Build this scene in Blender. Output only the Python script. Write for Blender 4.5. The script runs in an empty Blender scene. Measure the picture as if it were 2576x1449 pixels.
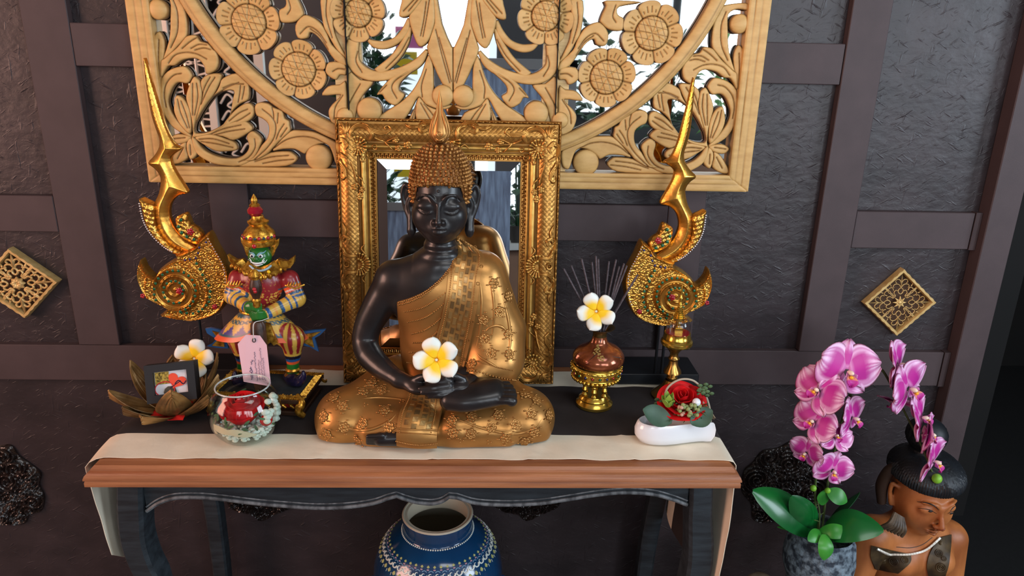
import bpy, math, random
import numpy as np
from mathutils import Vector, Matrix
random.seed(7)
RNG = np.random.RandomState(7)
SC = bpy.context.scene
COL = SC.collection
R = math.radians
PI = math.pi

# ------------------------------------------------------------------ camera
FPX = 1837.836
CAM_P, CAM_Y, CAM_R = 3.19159877e-01, 3.76565149e-02, -2.32725816e-02
CAM = np.array([0.0, -1.656, 1.55])
def _rm(p, y, r):
    cy, sy = math.cos(y), math.sin(y); cp, sp = math.cos(p), math.sin(p)
    f = np.array([sy*cp, cy*cp, -sp]); rt = np.array([cy, -sy, 0]); dn = np.cross(f, rt)
    return np.array([math.cos(r)*rt+math.sin(r)*dn, -math.sin(r)*rt+math.cos(r)*dn, f])
RM = _rm(CAM_P, CAM_Y, CAM_R)
cam_data = bpy.data.cameras.new('camera')
cam_data.sensor_width = 36.0
cam_data.lens = FPX/2576*36.0
cam_data.clip_start = 0.02
cam = bpy.data.objects.new('camera', cam_data)
COL.objects.link(cam)
_m = Matrix.Identity(4)
for i in range(3):
    _m[i][0] = RM[0][i]; _m[i][1] = -RM[1][i]; _m[i][2] = -RM[2][i]; _m[i][3] = CAM[i]
cam.matrix_world = _m
SC.camera = cam

# ------------------------------------------------------------------ world and light
SC.view_settings.view_transform = 'Standard'
SC.view_settings.look = 'None'
SC.view_settings.gamma = 1.0
SC.view_settings.use_curve_mapping = False
SC.view_settings.exposure = 0.35
w = bpy.data.worlds.new('sky'); SC.world = w; w.use_nodes = True
_bg = w.node_tree.nodes['Background']
_bg.inputs['Color'].default_value = (0.80, 0.90, 1.0, 1); _bg.inputs['Strength'].default_value = 1.1
def area(name, loc, rot, sx, sy, power, col):
    l = bpy.data.lights.new(name, 'AREA'); l.shape = 'RECTANGLE'; l.size = sx; l.size_y = sy
    l.energy = power; l.color = col
    o = bpy.data.objects.new(name, l); COL.objects.link(o); o.location = loc; o.rotation_euler = rot
    return o
# daylight in the shop window behind the camera (right), the doorway (left) and the open side front
area('window_daylight_front', (1.75, -4.02, 1.75), (R(90), 0, 0), 2.1, 1.5, 50, (0.88, 0.94, 1.0))
area('window_daylight_centre', (-0.45, -4.02, 1.95), (R(90), 0, 0), 0.9, 1.0, 13, (0.92, 0.96, 1.0))
area('window_daylight_right', (2.97, -1.75, 1.85), (0, R(90), 0), 1.3, 1.1, 42, (0.74, 0.87, 1.0))
area('low_front_fill', (2.35, -4.02, 1.25), (R(90), 0, 0), 0.9, 2.1, 34, (0.80, 0.90, 1.0))  # added unseen fill lamp, lifts the dark wall under the table
area('skylight_daylight', (0.7, -1.55, 2.74), (R(-12), 0, 0), 1.1, 0.8, 9, (1.0, 0.97, 0.92))
area('doorway_light_left', (-2.97, -1.65, 1.75), (0, R(-90), 0), 1.6, 1.3, 58, (1.0, 0.50, 0.34))

SC.cycles.use_denoising = True
SC.cycles.max_bounces = 10
SC.cycles.diffuse_bounces = 3
SC.cycles.glossy_bounces = 5
SC.cycles.transmission_bounces = 10
SC.cycles.transparent_max_bounces = 10
SC.cycles.caustics_reflective = False
SC.cycles.caustics_refractive = False
SC.cycles.sample_clamp_indirect = 4.0

# ------------------------------------------------------------------ pixel rays onto real planes
def cray(px, py): return RM.T @ np.array([(px-1288)/FPX, (py-724.5)/FPX, 1.0])
def at_y(px, py, Y): v = cray(px, py); return CAM+v*((Y-CAM[1])/v[1])
def at_z(px, py, Z): v = cray(px, py); return CAM+v*((Z-CAM[2])/v[2])
def pj(p): v = RM @ (np.array(p)-CAM); return (1288+FPX*v[0]/v[2], 724.5+FPX*v[1]/v[2])

# ------------------------------------------------------------------ colour and material
def lin(c): return tuple(((x/255)/12.92 if x/255 <= .04045 else ((x/255+.055)/1.055)**2.4) for x in c)
def hx(r, g, b): return lin((r, g, b))+(1,)
MATS = {}
def mat(name, col=(200, 200, 200), rough=.5, metal=0., col2=None, scale=20., bump=0., bscale=60., spec=.5, coat=0., trans=0., ior=1.45,
        emis=0., attr=False, stretch=(1, 1, 1), detail=4., thr=(.35, .65), sss=0., fine=0., alpha=1., bdist=.002, rvar=0.):
    if name in MATS: return MATS[name]
    m = bpy.data.materials.new(name); m.use_nodes = True; nt = m.node_tree; N = nt.nodes; L = nt.links
    b = N['Principled BSDF']
    b.inputs['Roughness'].default_value = rough; b.inputs['Metallic'].default_value = metal
    b.inputs['Specular IOR Level'].default_value = spec; b.inputs['IOR'].default_value = ior
    b.inputs['Coat Weight'].default_value = coat; b.inputs['Coat Roughness'].default_value = .12
    b.inputs['Transmission Weight'].default_value = trans
    if alpha < 1: b.inputs['Alpha'].default_value = alpha
    c1 = hx(*col); b.inputs['Base Color'].default_value = c1
    m.diffuse_color = c1
    if sss: b.inputs['Subsurface Weight'].default_value = sss; b.inputs['Subsurface Radius'].default_value = (.01, .006, .004)
    if emis: b.inputs['Emission Color'].default_value = c1; b.inputs['Emission Strength'].default_value = emis
    tc = N.new('ShaderNodeTexCoord'); mp = N.new('ShaderNodeMapping'); L.new(tc.outputs['Object'], mp.inputs['Vector'])
    mp.inputs['Scale'].default_value = stretch
    src = None
    if attr:
        at = N.new('ShaderNodeAttribute'); at.attribute_name = 'Col'; src = at.outputs['Color']
        am = N.new('ShaderNodeAttribute'); am.attribute_name = 'Met'
        if attr == 'metal': L.new(am.outputs['Fac'], b.inputs['Metallic'])
    if col2 is not None:
        nz = N.new('ShaderNodeTexNoise'); nz.inputs['Scale'].default_value = scale; nz.inputs['Detail'].default_value = detail
        L.new(mp.outputs['Vector'], nz.inputs['Vector'])
        rp = N.new('ShaderNodeMapRange'); rp.inputs['From Min'].default_value = thr[0]; rp.inputs['From Max'].default_value = thr[1]
        L.new(nz.outputs['Fac'], rp.inputs['Value'])
        mx = N.new('ShaderNodeMix'); mx.data_type = 'RGBA'
        L.new(rp.outputs['Result'], mx.inputs['Factor'])
        if src is not None:
            mx.blend_type = 'MULTIPLY'; L.new(src, mx.inputs['A']); mx.inputs['B'].default_value = hx(*col2)
        else:
            mx.inputs['A'].default_value = c1; mx.inputs['B'].default_value = hx(*col2)
        src = mx.outputs['Result']
        if rvar:
            rr = N.new('ShaderNodeMapRange'); rr.inputs['To Min'].default_value = rough-rvar; rr.inputs['To Max'].default_value = rough+rvar
            L.new(nz.outputs['Fac'], rr.inputs['Value']); L.new(rr.outputs['Result'], b.inputs['Roughness'])
    if src is not None: L.new(src, b.inputs['Base Color'])
    if bump:
        nb = N.new('ShaderNodeTexNoise'); nb.inputs['Scale'].default_value = bscale; nb.inputs['Detail'].default_value = 5
        L.new(mp.outputs['Vector'], nb.inputs['Vector'])
        bp = N.new('ShaderNodeBump'); bp.inputs['Strength'].default_value = bump; bp.inputs['Distance'].default_value = bdist
        L.new(nb.outputs['Fac'], bp.inputs['Height']); L.new(bp.outputs['Normal'], b.inputs['Normal'])
    MATS[name] = m
    return m

# ------------------------------------------------------------------ scene bookkeeping
def tag(o, label=None, cat=None, group=None, kind=None):
    if label: o['label'] = label
    if cat: o['category'] = cat
    if group: o['group'] = group
    if kind: o['kind'] = kind
    return o
def thing(name, label, cat, loc=(0, 0, 0), rotz=0., group=None):
    o = bpy.data.objects.new(name, None); COL.objects.link(o); o.empty_display_size = .02
    o.location = loc; o.rotation_euler = (0, 0, rotz)
    return tag(o, label, cat, group)
def dup(root, loc=None, rot=None, label=None, group=None, scale=None):
    r = root.copy(); COL.objects.link(r)
    if loc is not None: r.location = loc
    if rot is not None: r.rotation_euler = rot
    if scale is not None: r.scale = scale
    if label: r['label'] = label
    if group: r['group'] = group
    for ch in list(root.children):
        c = ch.copy(); COL.objects.link(c); c.parent = r
        for g in list(ch.children):
            d = g.copy(); COL.objects.link(d); d.parent = c
    return r

# ------------------------------------------------------------------ mesh building
def link_mesh(name, V, F, m=None, parent=None, smooth=35, mi=None, col=None, met=None):
    """V (n,3), F list of tuples or (k,4) array; m material or list; the vertices are in the parent's space"""
    me = bpy.data.meshes.new(name)
    V = np.asarray(V, dtype=np.float32)
    if isinstance(F, np.ndarray) and F.ndim == 2:
        k, n = F.shape
        me.vertices.add(len(V)); me.vertices.foreach_set('co', V.ravel())
        me.loops.add(k*n); me.loops.foreach_set('vertex_index', F.astype(np.int32).ravel())
        me.polygons.add(k); me.polygons.foreach_set('loop_start', np.arange(0, k*n, n, dtype=np.int32))
        try: me.polygons.foreach_set('loop_total', np.full(k, n, dtype=np.int32))
        except Exception: pass
        me.update(calc_edges=True); me.validate()
    else:
        me.from_pydata([tuple(map(float, v)) for v in V], [], [tuple(int(i) for i in f) for f in F]); me.update()
    ms = m if isinstance(m, (list, tuple)) else ([m] if m else [])
    for x in ms: me.materials.append(x)
    if mi is not None and len(mi) == len(me.polygons): me.polygons.foreach_set('material_index', np.asarray(mi, dtype=np.int32))
    if smooth:
        me.polygons.foreach_set('use_smooth', np.ones(len(me.polygons), dtype=bool))
        if smooth < 180: me.set_sharp_from_angle(angle=R(smooth))
    if col is not None:
        a = me.color_attributes.new('Col', 'FLOAT_COLOR', 'POINT')
        c = np.ones((len(V), 4), dtype=np.float32); c[:, :3] = np.asarray(col)[:, :3]
        a.data.foreach_set('color', c.ravel())
    if met is not None:
        a = me.attributes.new('Met', 'FLOAT', 'POINT'); a.data.foreach_set('value', np.asarray(met, dtype=np.float32))
    o = bpy.data.objects.new(name, me); COL.objects.link(o)
    if parent is not None: o.parent = parent
    return o

def spline(pts, n=8, closed=False):
    """Catmull-Rom through the points; works in any dimension"""
    P = np.array(pts, dtype=float); out = []
    m = len(P)
    rng = range(m if closed else m-1)
    for i in rng:
        if closed: a, b, c, d = P[(i-1) % m], P[i], P[(i+1) % m], P[(i+2) % m]
        else:
            b, c = P[i], P[i+1]; a = P[i-1] if i > 0 else 2*b-c; d = P[i+2] if i+2 < m else 2*c-b
        for k in range(n):
            t = k/n
            out.append(.5*((2*b)+(-a+c)*t+(2*a-5*b+4*c-d)*t*t+(-a+3*b-3*c+d)*t**3))
    if not closed: out.append(P[-1])
    return np.array(out)

class MB:
    """collects shapes; build() links them as one mesh object"""
    def __init__(s): s.V = []; s.F = []; s.mi = []; s.C = []; s.n = 0; s.cc = None
    def add(s, V, F, mi=0, col=None, M=None):
        V = np.asarray(V, dtype=float)
        if M is not None:
            M = np.array(M); V = V@M[:3, :3].T+M[:3, 3]
        s.V.append(V); s.F += [tuple(int(i)+s.n for i in f) for f in F]; s.mi += [mi]*len(F); s.n += len(V)
        c = col if col is not None else (s.cc if s.cc is not None else (1, 1, 1))
        c = np.asarray(c, dtype=float)
        s.C.append(np.tile(c[:3], (len(V), 1)) if c.ndim == 1 else c[:, :3])
        return s
    def box(s, lo, hi, mi=0, col=None, M=None, bev=0.):
        x0, y0, z0 = lo; x1, y1, z1 = hi
        if bev <= 0:
            V = [(x0, y0, z0), (x1, y0, z0), (x1, y1, z0), (x0, y1, z0), (x0, y0, z1), (x1, y0, z1), (x1, y1, z1), (x0, y1, z1)]
            F = [(3, 2, 1, 0), (4, 5, 6, 7), (0, 1, 5, 4), (1, 2, 6, 5), (2, 3, 7, 6), (3, 0, 4, 7)]
            return s.add(V, F, mi, col, M)
        b = bev
        V = []; 
        for z, i in ((z0, b), (z0+b, 0), (z1-b, 0), (z1, b)):
            V += [(x0+i+(0 if i else b), y0+i, z), (x1-i-(0 if i else b), y0+i, z), (x1-i, y0+i+(0 if i else b), z), (x1-i, y1-i-(0 if i else b), z),
                  (x1-i-(0 if i else b), y1-i, z), (x0+i+(0 if i else b), y1-i, z), (x0+i, y1-i-(0 if i else b), z), (x0+i, y0+i+(0 if i else b), z)]
        F = [tuple(range(7, -1, -1)), tuple(range(24, 32))]
        for r in range(3):
            for k in range(8): F.append((r*8+k, r*8+(k+1) % 8, r*8+8+(k+1) % 8, r*8+8+k))
        return s.add(V, F, mi, col, M)
    def lathe(s, prof, n=32, c=(0, 0, 0), mi=0, col=None, M=None, a0=0., a1=2*PI, rfn=None, capb=True, capt=True):
        full = abs(a1-a0-2*PI) < 1e-6
        m = n if full else n+1; V = []; F = []
        for (r, z) in prof:
            for k in range(m):
                a = a0+(a1-a0)*k/n; q = r*(rfn(a, z) if rfn else 1)
                V.append((c[0]+q*math.cos(a), c[1]+q*math.sin(a), c[2]+z))
        for j in range(len(prof)-1):
            for k in range(n):
                k2 = (k+1) % m
                F.append((j*m+k, j*m+k2, (j+1)*m+k2, (j+1)*m+k))
        if full:
            if capb and prof[0][0] > 1e-6: F.append(tuple(range(m-1, -1, -1)))
            if capt and prof[-1][0] > 1e-6: F.append(tuple((len(prof)-1)*m+k for k in range(m)))
        if col is not None and np.ndim(col) == 2: col = np.repeat(np.asarray(col), m, axis=0)
        return s.add(V, F, mi, col, M)
    def tube(s, path, r, n=8, mi=0, col=None, M=None, closed=False, flat=1., up=None):
        P = np.array(path, dtype=float); k = len(P); rr = np.full(k, r) if np.isscalar(r) else np.interp(np.linspace(0, 1, k), np.linspace(0, 1, len(r)), r)
        T = np.gradient(P, axis=0)
        if closed: T = np.roll(P, -1, 0)-np.roll(P, 1, 0)
        T /= np.maximum(np.linalg.norm(T, axis=1, keepdims=True), 1e-12)
        u = np.array(up if up is not None else ((0, 0, 1) if abs(T[0][2]) < .9 else (1, 0, 0)), dtype=float)
        V = []
        for i in range(k):
            u = u-T[i]*np.dot(u, T[i]); u /= max(np.linalg.norm(u), 1e-9); w = np.cross(T[i], u)
            for j in range(n):
                a = 2*PI*j/n; V.append(P[i]+rr[i]*(math.cos(a)*w+math.sin(a)*flat*u))
        F = []
        for i in range(k if closed else k-1):
            i2 = (i+1) % k
            for j in range(n): F.append((i*n+j, i*n+(j+1) % n, i2*n+(j+1) % n, i2*n+j))
        if not closed: F.append(tuple(range(n-1, -1, -1))); F.append(tuple((k-1)*n+j for j in range(n)))
        if col is not None and np.ndim(col) == 2: col = np.repeat(np.asarray(col), n, axis=0)
        return s.add(V, F, mi, col, M)
    def ball(s, c, r, n=12, m=8, mi=0, col=None, M=None, Rm=None):
        r = (r, r, r) if np.isscalar(r) else r; V = []; F = []
        for i in range(m+1):
            t = PI*i/m
            for j in range(n):
                a = 2*PI*j/n; V.append((math.sin(t)*math.cos(a)*r[0], math.sin(t)*math.sin(a)*r[1], -math.cos(t)*r[2]))
        V = np.array(V)
        if Rm is not None: V = V@np.array(Rm).T
        V = V+np.array(c)
        for i in range(m):
            for j in range(n): F.append((i*n+j, i*n+(j+1) % n, (i+1)*n+(j+1) % n, (i+1)*n+j))
        return s.add(V, F, mi, col, M)
    def grid(s, fn, nu, nv, mi=0, col=None, M=None, cu=False):
        """fn(u,v)->point (or point,colour)"""
        V = []; C = []; F = []
        for i in range(nu+1):
            for j in range(nv+1):
                q = fn(i/nu, j/nv)
                if len(q) == 2: V.append(q[0]); C.append(q[1])
                else: V.append(q)
        for i in range(nu):
            for j in range(nv):
                a = i*(nv+1)+j; F.append((a, a+nv+1, a+nv+2, a+1))
        return s.add(V, F, mi, np.array(C) if C else col, M)
    def shell(s, fn, nu, nv, th, mi=0, M=None, col=None):
        """closed thin sheet: fn(u,v)->(point, colour)"""
        P = np.zeros((nu+1, nv+1, 3)); C = np.ones((nu+1, nv+1, 3))
        for i in range(nu+1):
            for j in range(nv+1):
                q = fn(i/nu, j/nv)
                if len(q) == 2: P[i, j] = q[0]; C[i, j] = q[1][:3]
                else: P[i, j] = q
        if col is not None: C[:] = col[:3]
        du = np.gradient(P, axis=0); dv = np.gradient(P, axis=1); nn = np.cross(du, dv)
        nn /= np.maximum(np.linalg.norm(nn, axis=2, keepdims=True), 1e-9)
        Q = P-nn*th; n = (nu+1)*(nv+1)
        V = np.concatenate([P.reshape(-1, 3), Q.reshape(-1, 3)]); CC = np.concatenate([C.reshape(-1, 3)]*2)
        F = []
        id = lambda i, j: i*(nv+1)+j
        for i in range(nu):
            for j in range(nv):
                F.append((id(i, j), id(i+1, j), id(i+1, j+1), id(i, j+1)))
                F.append((n+id(i, j+1), n+id(i+1, j+1), n+id(i+1, j), n+id(i, j)))
        for i in range(nu):
            F.append((n+id(i, 0), n+id(i+1, 0), id(i+1, 0), id(i, 0))); F.append((id(i, nv), id(i+1, nv), n+id(i+1, nv), n+id(i, nv)))
        for j in range(nv):
            F.append((id(0, j), id(0, j+1), n+id(0, j+1), n+id(0, j))); F.append((n+id(nu, j), n+id(nu, j+1), id(nu, j+1), id(nu, j)))
        return s.add(V, F, mi, CC, M)
    def prism(s, pts, y0, y1, mi=0, col=None, M=None):
        """outline in x,z, extruded along y"""
        n = len(pts); V = [(p[0], y0, p[1]) for p in pts]+[(p[0], y1, p[1]) for p in pts]
        F = [tuple(range(n)), tuple(range(2*n-1, n-1, -1))]+[(i, n+i, n+(i+1) % n, (i+1) % n) for i in range(n)]
        return s.add(V, F, mi, col, M)
    def build(s, name, m=None, parent=None, smooth=35):
        V = np.concatenate(s.V); C = np.concatenate(s.C)
        use = C.min() < .999
        return link_mesh(name, V, s.F, m, parent, smooth, s.mi if max(s.mi) > 0 else None, C if use else None)

# ------------------------------------------------------------------ 2D reliefs (carving)
def poly_sd(P, X, Y):
    """signed distance to a closed polygon, negative inside"""
    d = np.full(X.shape, 1e9); ins = np.zeros(X.shape, bool); n = len(P)
    for i in range(n):
        a = P[i]; b = P[(i+1) % n]; ex, ey = b-a; L = ex*ex+ey*ey+1e-18
        t = np.clip(((X-a[0])*ex+(Y-a[1])*ey)/L, 0, 1)
        d = np.minimum(d, (X-a[0]-t*ex)**2+(Y-a[1]-t*ey)**2)
        c = (a[1] > Y) != (b[1] > Y)
        if abs(ey) > 1e-12: ins ^= c & (X < (b[0]-a[0])*(Y-a[1])/ey+a[0])
    return np.where(ins, -1, 1)*np.sqrt(d)
def line_d(P, X, Y):
    d = np.full(X.shape, 1e9)
    for i in range(len(P)-1):
        a = P[i]; ex, ey = P[i+1]-a; L = ex*ex+ey*ey+1e-18
        t = np.clip(((X-a[0])*ex+(Y-a[1])*ey)/L, 0, 1)
        d = np.minimum(d, (X-a[0]-t*ex)**2+(Y-a[1]-t*ey)**2)
    return np.sqrt(d)
def relief(sd, lo, hi, h, hfn, back):
    """sd(X,Y) 2D signed distance; hfn(X,Y,D)->(height, colour or None); flat back at `back`. returns V,F,C with x,z the plane and -y the front"""
    nx = max(3, int((hi[0]-lo[0])/h)+2); ny = max(3, int((hi[1]-lo[1])/h)+2)
    xs = lo[0]+np.arange(nx)*h; ys = lo[1]+np.arange(ny)*h
    X, Y = np.meshgrid(xs, ys, indexing='ij'); D = sd(X, Y)
    cd = (D[:-1, :-1]+D[1:, :-1]+D[:-1, 1:]+D[1:, 1:])/4
    cell = cd < 0
    gx, gy = np.gradient(D, h); gl = np.maximum(np.hypot(gx, gy), .3)
    use = np.zeros(D.shape, bool)
    use[:-1, :-1] |= cell; use[1:, :-1] |= cell; use[:-1, 1:] |= cell; use[1:, 1:] |= cell
    full = np.zeros(D.shape, int)
    full[:-1, :-1] += cell; full[1:, :-1] += cell; full[:-1, 1:] += cell; full[1:, 1:] += cell
    inner = np.zeros(D.shape, bool); inner[1:-1, 1:-1] = full[1:-1, 1:-1] == 4
    bd = use & ~inner
    mv = np.where(bd, np.clip(D, -1.2*h, 1.2*h), 0)
    X2 = X-gx/gl*mv; Y2 = Y-gy/gl*mv
    D2 = np.where(bd, 0, np.minimum(D, 0))
    Hh, CC = hfn(X2, Y2, D2)
    idx = -np.ones(D.shape, int); idx[use] = np.arange(use.sum()); n = use.sum()
    V = np.stack([X2[use], -Hh[use], Y2[use]], 1)
    i, j = np.nonzero(cell)
    Fq = np.stack([idx[i, j], idx[i+1, j], idx[i+1, j+1], idx[i, j+1]], 1)
    bi = bd & use; bidx = -np.ones(D.shape, int); bidx[bi] = n+np.arange(bi.sum())
    VB = np.stack([X2[bi], np.full(bi.sum(), -back), Y2[bi]], 1)
    side = []
    pad = np.zeros((nx+1, ny+1), bool); pad[1:nx, 1:ny] = cell
    # edges along x between (i,j)-(i+1,j)
    c = pad[1:nx, 1:ny+1]; dn = pad[1:nx, 0:ny]   # cell above / below the edge for j=0..ny-1
    ii, jj = np.nonzero(c & ~dn); side.append(np.stack([idx[ii+1, jj], idx[ii, jj], bidx[ii, jj], bidx[ii+1, jj]], 1))
    ii, jj = np.nonzero(~c & dn); side.append(np.stack([idx[ii, jj], idx[ii+1, jj], bidx[ii+1, jj], bidx[ii, jj]], 1))
    c = pad[1:nx+1, 1:ny]; dn = pad[0:nx, 1:ny]
    ii, jj = np.nonzero(c & ~dn); side.append(np.stack([idx[ii, jj], idx[ii, jj+1], bidx[ii, jj+1], bidx[ii, jj]], 1))
    ii, jj = np.nonzero(~c & dn); side.append(np.stack([idx[ii, jj+1], idx[ii, jj], bidx[ii, jj], bidx[ii, jj+1]], 1))
    F = np.concatenate([Fq]+side)
    F = F[(F >= 0).all(1)]
    V = np.concatenate([V, VB])
    C = None
    if CC is not None:
        C = np.concatenate([CC[use], CC[bi]])
    return V, F, C

# ------------------------------------------------------------------ 3D distance volumes (sculpted figures)
class Vol:
    def __init__(s, lo, hi, h):
        s.h = h; s.lo = np.array(lo, float); n = [int((b-a)/h)+2 for a, b in zip(lo, hi)]
        s.ax = [np.float32(s.lo[i])+np.arange(n[i], dtype=np.float32)*np.float32(h) for i in range(3)]
        s.D = np.full(n, 1.0, dtype=np.float32)
    def _sub(s, lo, hi, k):
        sl = []
        for i in range(3):
            a = int((lo[i]-k-s.lo[i])/s.h)-2; b = int((hi[i]+k-s.lo[i])/s.h)+3
            sl.append(slice(max(a, 0), max(min(b, s.D.shape[i]), 0)))
        g = np.meshgrid(s.ax[0][sl[0]], s.ax[1][sl[1]], s.ax[2][sl[2]], indexing='ij', sparse=True)
        return tuple(sl), g
    def _mix(s, sl, v, k, cut):
        d = s.D[sl]
        if d.size == 0: return
        if cut:
            v = -v
            if k > 0: hh = np.clip(.5+.5*(v-d)/k, 0, 1); s.D[sl] = d*(1-hh)+v*hh+k*hh*(1-hh)
            else: s.D[sl] = np.maximum(d, v)
        elif k > 0:
            hh = np.clip(.5+.5*(d-v)/k, 0, 1); s.D[sl] = d*(1-hh)+v*hh-k*hh*(1-hh)
        else: s.D[sl] = np.minimum(d, v)
    def ell(s, c, r, k=.01, cut=False, Rm=None):
        r = np.array((r, r, r) if np.isscalar(r) else r, float); R_ = max(r) if Rm is not None else r
        sl, (X, Y, Z) = s._sub(np.array(c)-R_, np.array(c)+R_, max(k, 2*s.h))
        x, y, z = X-c[0], Y-c[1], Z-c[2]
        if Rm is not None:
            Q = np.array(Rm).T; x, y, z = Q[0, 0]*x+Q[0, 1]*y+Q[0, 2]*z, Q[1, 0]*x+Q[1, 1]*y+Q[1, 2]*z, Q[2, 0]*x+Q[2, 1]*y+Q[2, 2]*z
        k0 = np.sqrt((x/r[0])**2+(y/r[1])**2+(z/r[2])**2); k1 = np.sqrt((x/r[0]**2)**2+(y/r[1]**2)**2+(z/r[2]**2)**2)
        s._mix(sl, (k0*(k0-1)/np.maximum(k1, 1e-6)).astype(np.float32), k, cut); return s
    def cap(s, a, b, ra, rb, k=.01, cut=False):
        a = np.array(a, float); b = np.array(b, float); m = max(ra, rb)
        sl, (X, Y, Z) = s._sub(np.minimum(a, b)-m, np.maximum(a, b)+m, max(k, 2*s.h))
        e = b-a; L = e@e+1e-12
        t = np.clip(((X-a[0])*e[0]+(Y-a[1])*e[1]+(Z-a[2])*e[2])/L, 0, 1)
        d = np.sqrt((X-a[0]-t*e[0])**2+(Y-a[1]-t*e[1])**2+(Z-a[2]-t*e[2])**2)-(ra+(rb-ra)*t)
        s._mix(sl, d.astype(np.float32), k, cut); return s
    def path(s, pts, r, k=.01, cut=False, n=6, sq=None):
        P = spline(pts, n); rr = np.interp(np.linspace(0, 1, len(P)), np.linspace(0, 1, len(r)), r) if not np.isscalar(r) else np.full(len(P), r)
        # one chain as a hard union, then a single blend
        lo = P.min(0)-rr.max(); hi = P.max(0)+rr.max()
        sl, (X, Y, Z) = s._sub(lo, hi, max(k, 2*s.h)); d = None
        for i in range(len(P)-1):
            a, e = P[i], P[i+1]-P[i]; L = e@e+1e-12
            t = np.clip(((X-a[0])*e[0]+(Y-a[1])*e[1]+(Z-a[2])*e[2])/L, 0, 1)
            q = np.sqrt((X-a[0]-t*e[0])**2+(Y-a[1]-t*e[1])**2+(Z-a[2]-t*e[2])**2)-(rr[i]+(rr[i+1]-rr[i])*t)
            d = q if d is None else np.minimum(d, q)
        s._mix(sl, d.astype(np.float32), k, cut); return s
    def box(s, c, hs, rd=.002, k=.003, cut=False, Rm=None):
        c = np.array(c, float); hs = np.array(hs, float); R_ = np.full(3, np.linalg.norm(hs)) if Rm is not None else hs
        sl, (X, Y, Z) = s._sub(c-R_, c+R_, max(k, 2*s.h)); x, y, z = X-c[0], Y-c[1], Z-c[2]
        if Rm is not None:
            Q = np.array(Rm).T; x, y, z = Q[0, 0]*x+Q[0, 1]*y+Q[0, 2]*z, Q[1, 0]*x+Q[1, 1]*y+Q[1, 2]*z, Q[2, 0]*x+Q[2, 1]*y+Q[2, 2]*z
        qx, qy, qz = abs(x)-hs[0]+rd, abs(y)-hs[1]+rd, abs(z)-hs[2]+rd
        d = np.sqrt(np.maximum(qx, 0)**2+np.maximum(qy, 0)**2+np.maximum(qz, 0)**2)+np.minimum(np.maximum(qx, np.maximum(qy, qz)), 0)-rd
        s._mix(sl, d.astype(np.float32), k, cut); return s
    def fn(s, f, lo, hi, k=.004, cut=False):
        sl, (X, Y, Z) = s._sub(np.array(lo), np.array(hi), k); v = f(X, Y, Z)
        v = np.broadcast_to(v, s.D[sl].shape).astype(np.float32); s._mix(sl, v, k, cut); return s
    def keep(s, f):
        X, Y, Z = np.meshgrid(*s.ax, indexing='ij', sparse=True); s.D = np.maximum(s.D, f(X, Y, Z).astype(np.float32)); return s
    def mesh(s, relax=1):
        D = s.D; D[0] = D[-1] = 1; D[:, 0] = D[:, -1] = 1; D[:, :, 0] = D[:, :, -1] = 1
        ins = D < 0
        a = ins[:-1, :-1, :-1].astype(np.int8)
        cnt = sum(ins[i:D.shape[0]-1+i, j:D.shape[1]-1+j, l:D.shape[2]-1+l].astype(np.int8) for i in (0, 1) for j in (0, 1) for l in (0, 1))
        act = (cnt > 0) & (cnt < 8); I = np.stack(np.nonzero(act), 1); idx = -np.ones(act.shape, np.int32); idx[act] = np.arange(len(I))
        corners = [(i, j, l) for i in (0, 1) for j in (0, 1) for l in (0, 1)]
        acc = np.zeros((len(I), 3)); num = np.zeros(len(I))
        for p in corners:
            for ax in range(3):
                if p[ax]: continue
                q = list(p); q[ax] = 1
                dp = D[I[:, 0]+p[0], I[:, 1]+p[1], I[:, 2]+p[2]]; dq = D[I[:, 0]+q[0], I[:, 1]+q[1], I[:, 2]+q[2]]
                m = (dp < 0) != (dq < 0); t = np.where(m, dp/np.where(m, dp-dq, 1), 0)
                pos = np.array(p, float)[None].repeat(len(I), 0); pos[:, ax] += t
                acc[m] += pos[m]; num[m] += 1
        V = s.lo+(I+acc/num[:, None])*s.h
        F = []
        for ax in range(3):
            o1, o2 = (ax+1) % 3, (ax+2) % 3
            sa = [slice(None)]*3; sb = [slice(None)]*3; sa[ax] = slice(0, -1); sb[ax] = slice(1, None)
            A = ins[tuple(sa)]; B = ins[tuple(sb)]
            for flip, m in ((0, A & ~B), (1, ~A & B)):
                E = np.stack(np.nonzero(m), 1); e1 = np.zeros(3, int); e2 = np.zeros(3, int); e1[o1] = 1; e2[o2] = 1
                E = E[(E[:, o1] > 0) & (E[:, o2] > 0)]
                g = lambda Q: idx[Q[:, 0], Q[:, 1], Q[:, 2]]
                q = np.stack([g(E-e1-e2), g(E-e2), g(E), g(E-e1)], 1)
                F.append(q[:, ::-1] if flip else q)
        F = np.concatenate(F); F = F[(F >= 0).all(1)]
        for _ in range(relax):
            S = np.zeros_like(V); c = np.zeros(len(V))
            for k in range(4):
                np.add.at(S, F[:, k], V[F[:, (k+1) % 4]]); np.add.at(c, F[:, k], 1)
                np.add.at(S, F[:, (k+1) % 4], V[F[:, k]]); np.add.at(c, F[:, (k+1) % 4], 1)
            V = V*.5+.5*S/np.maximum(c, 1)[:, None]
        return V, F

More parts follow.
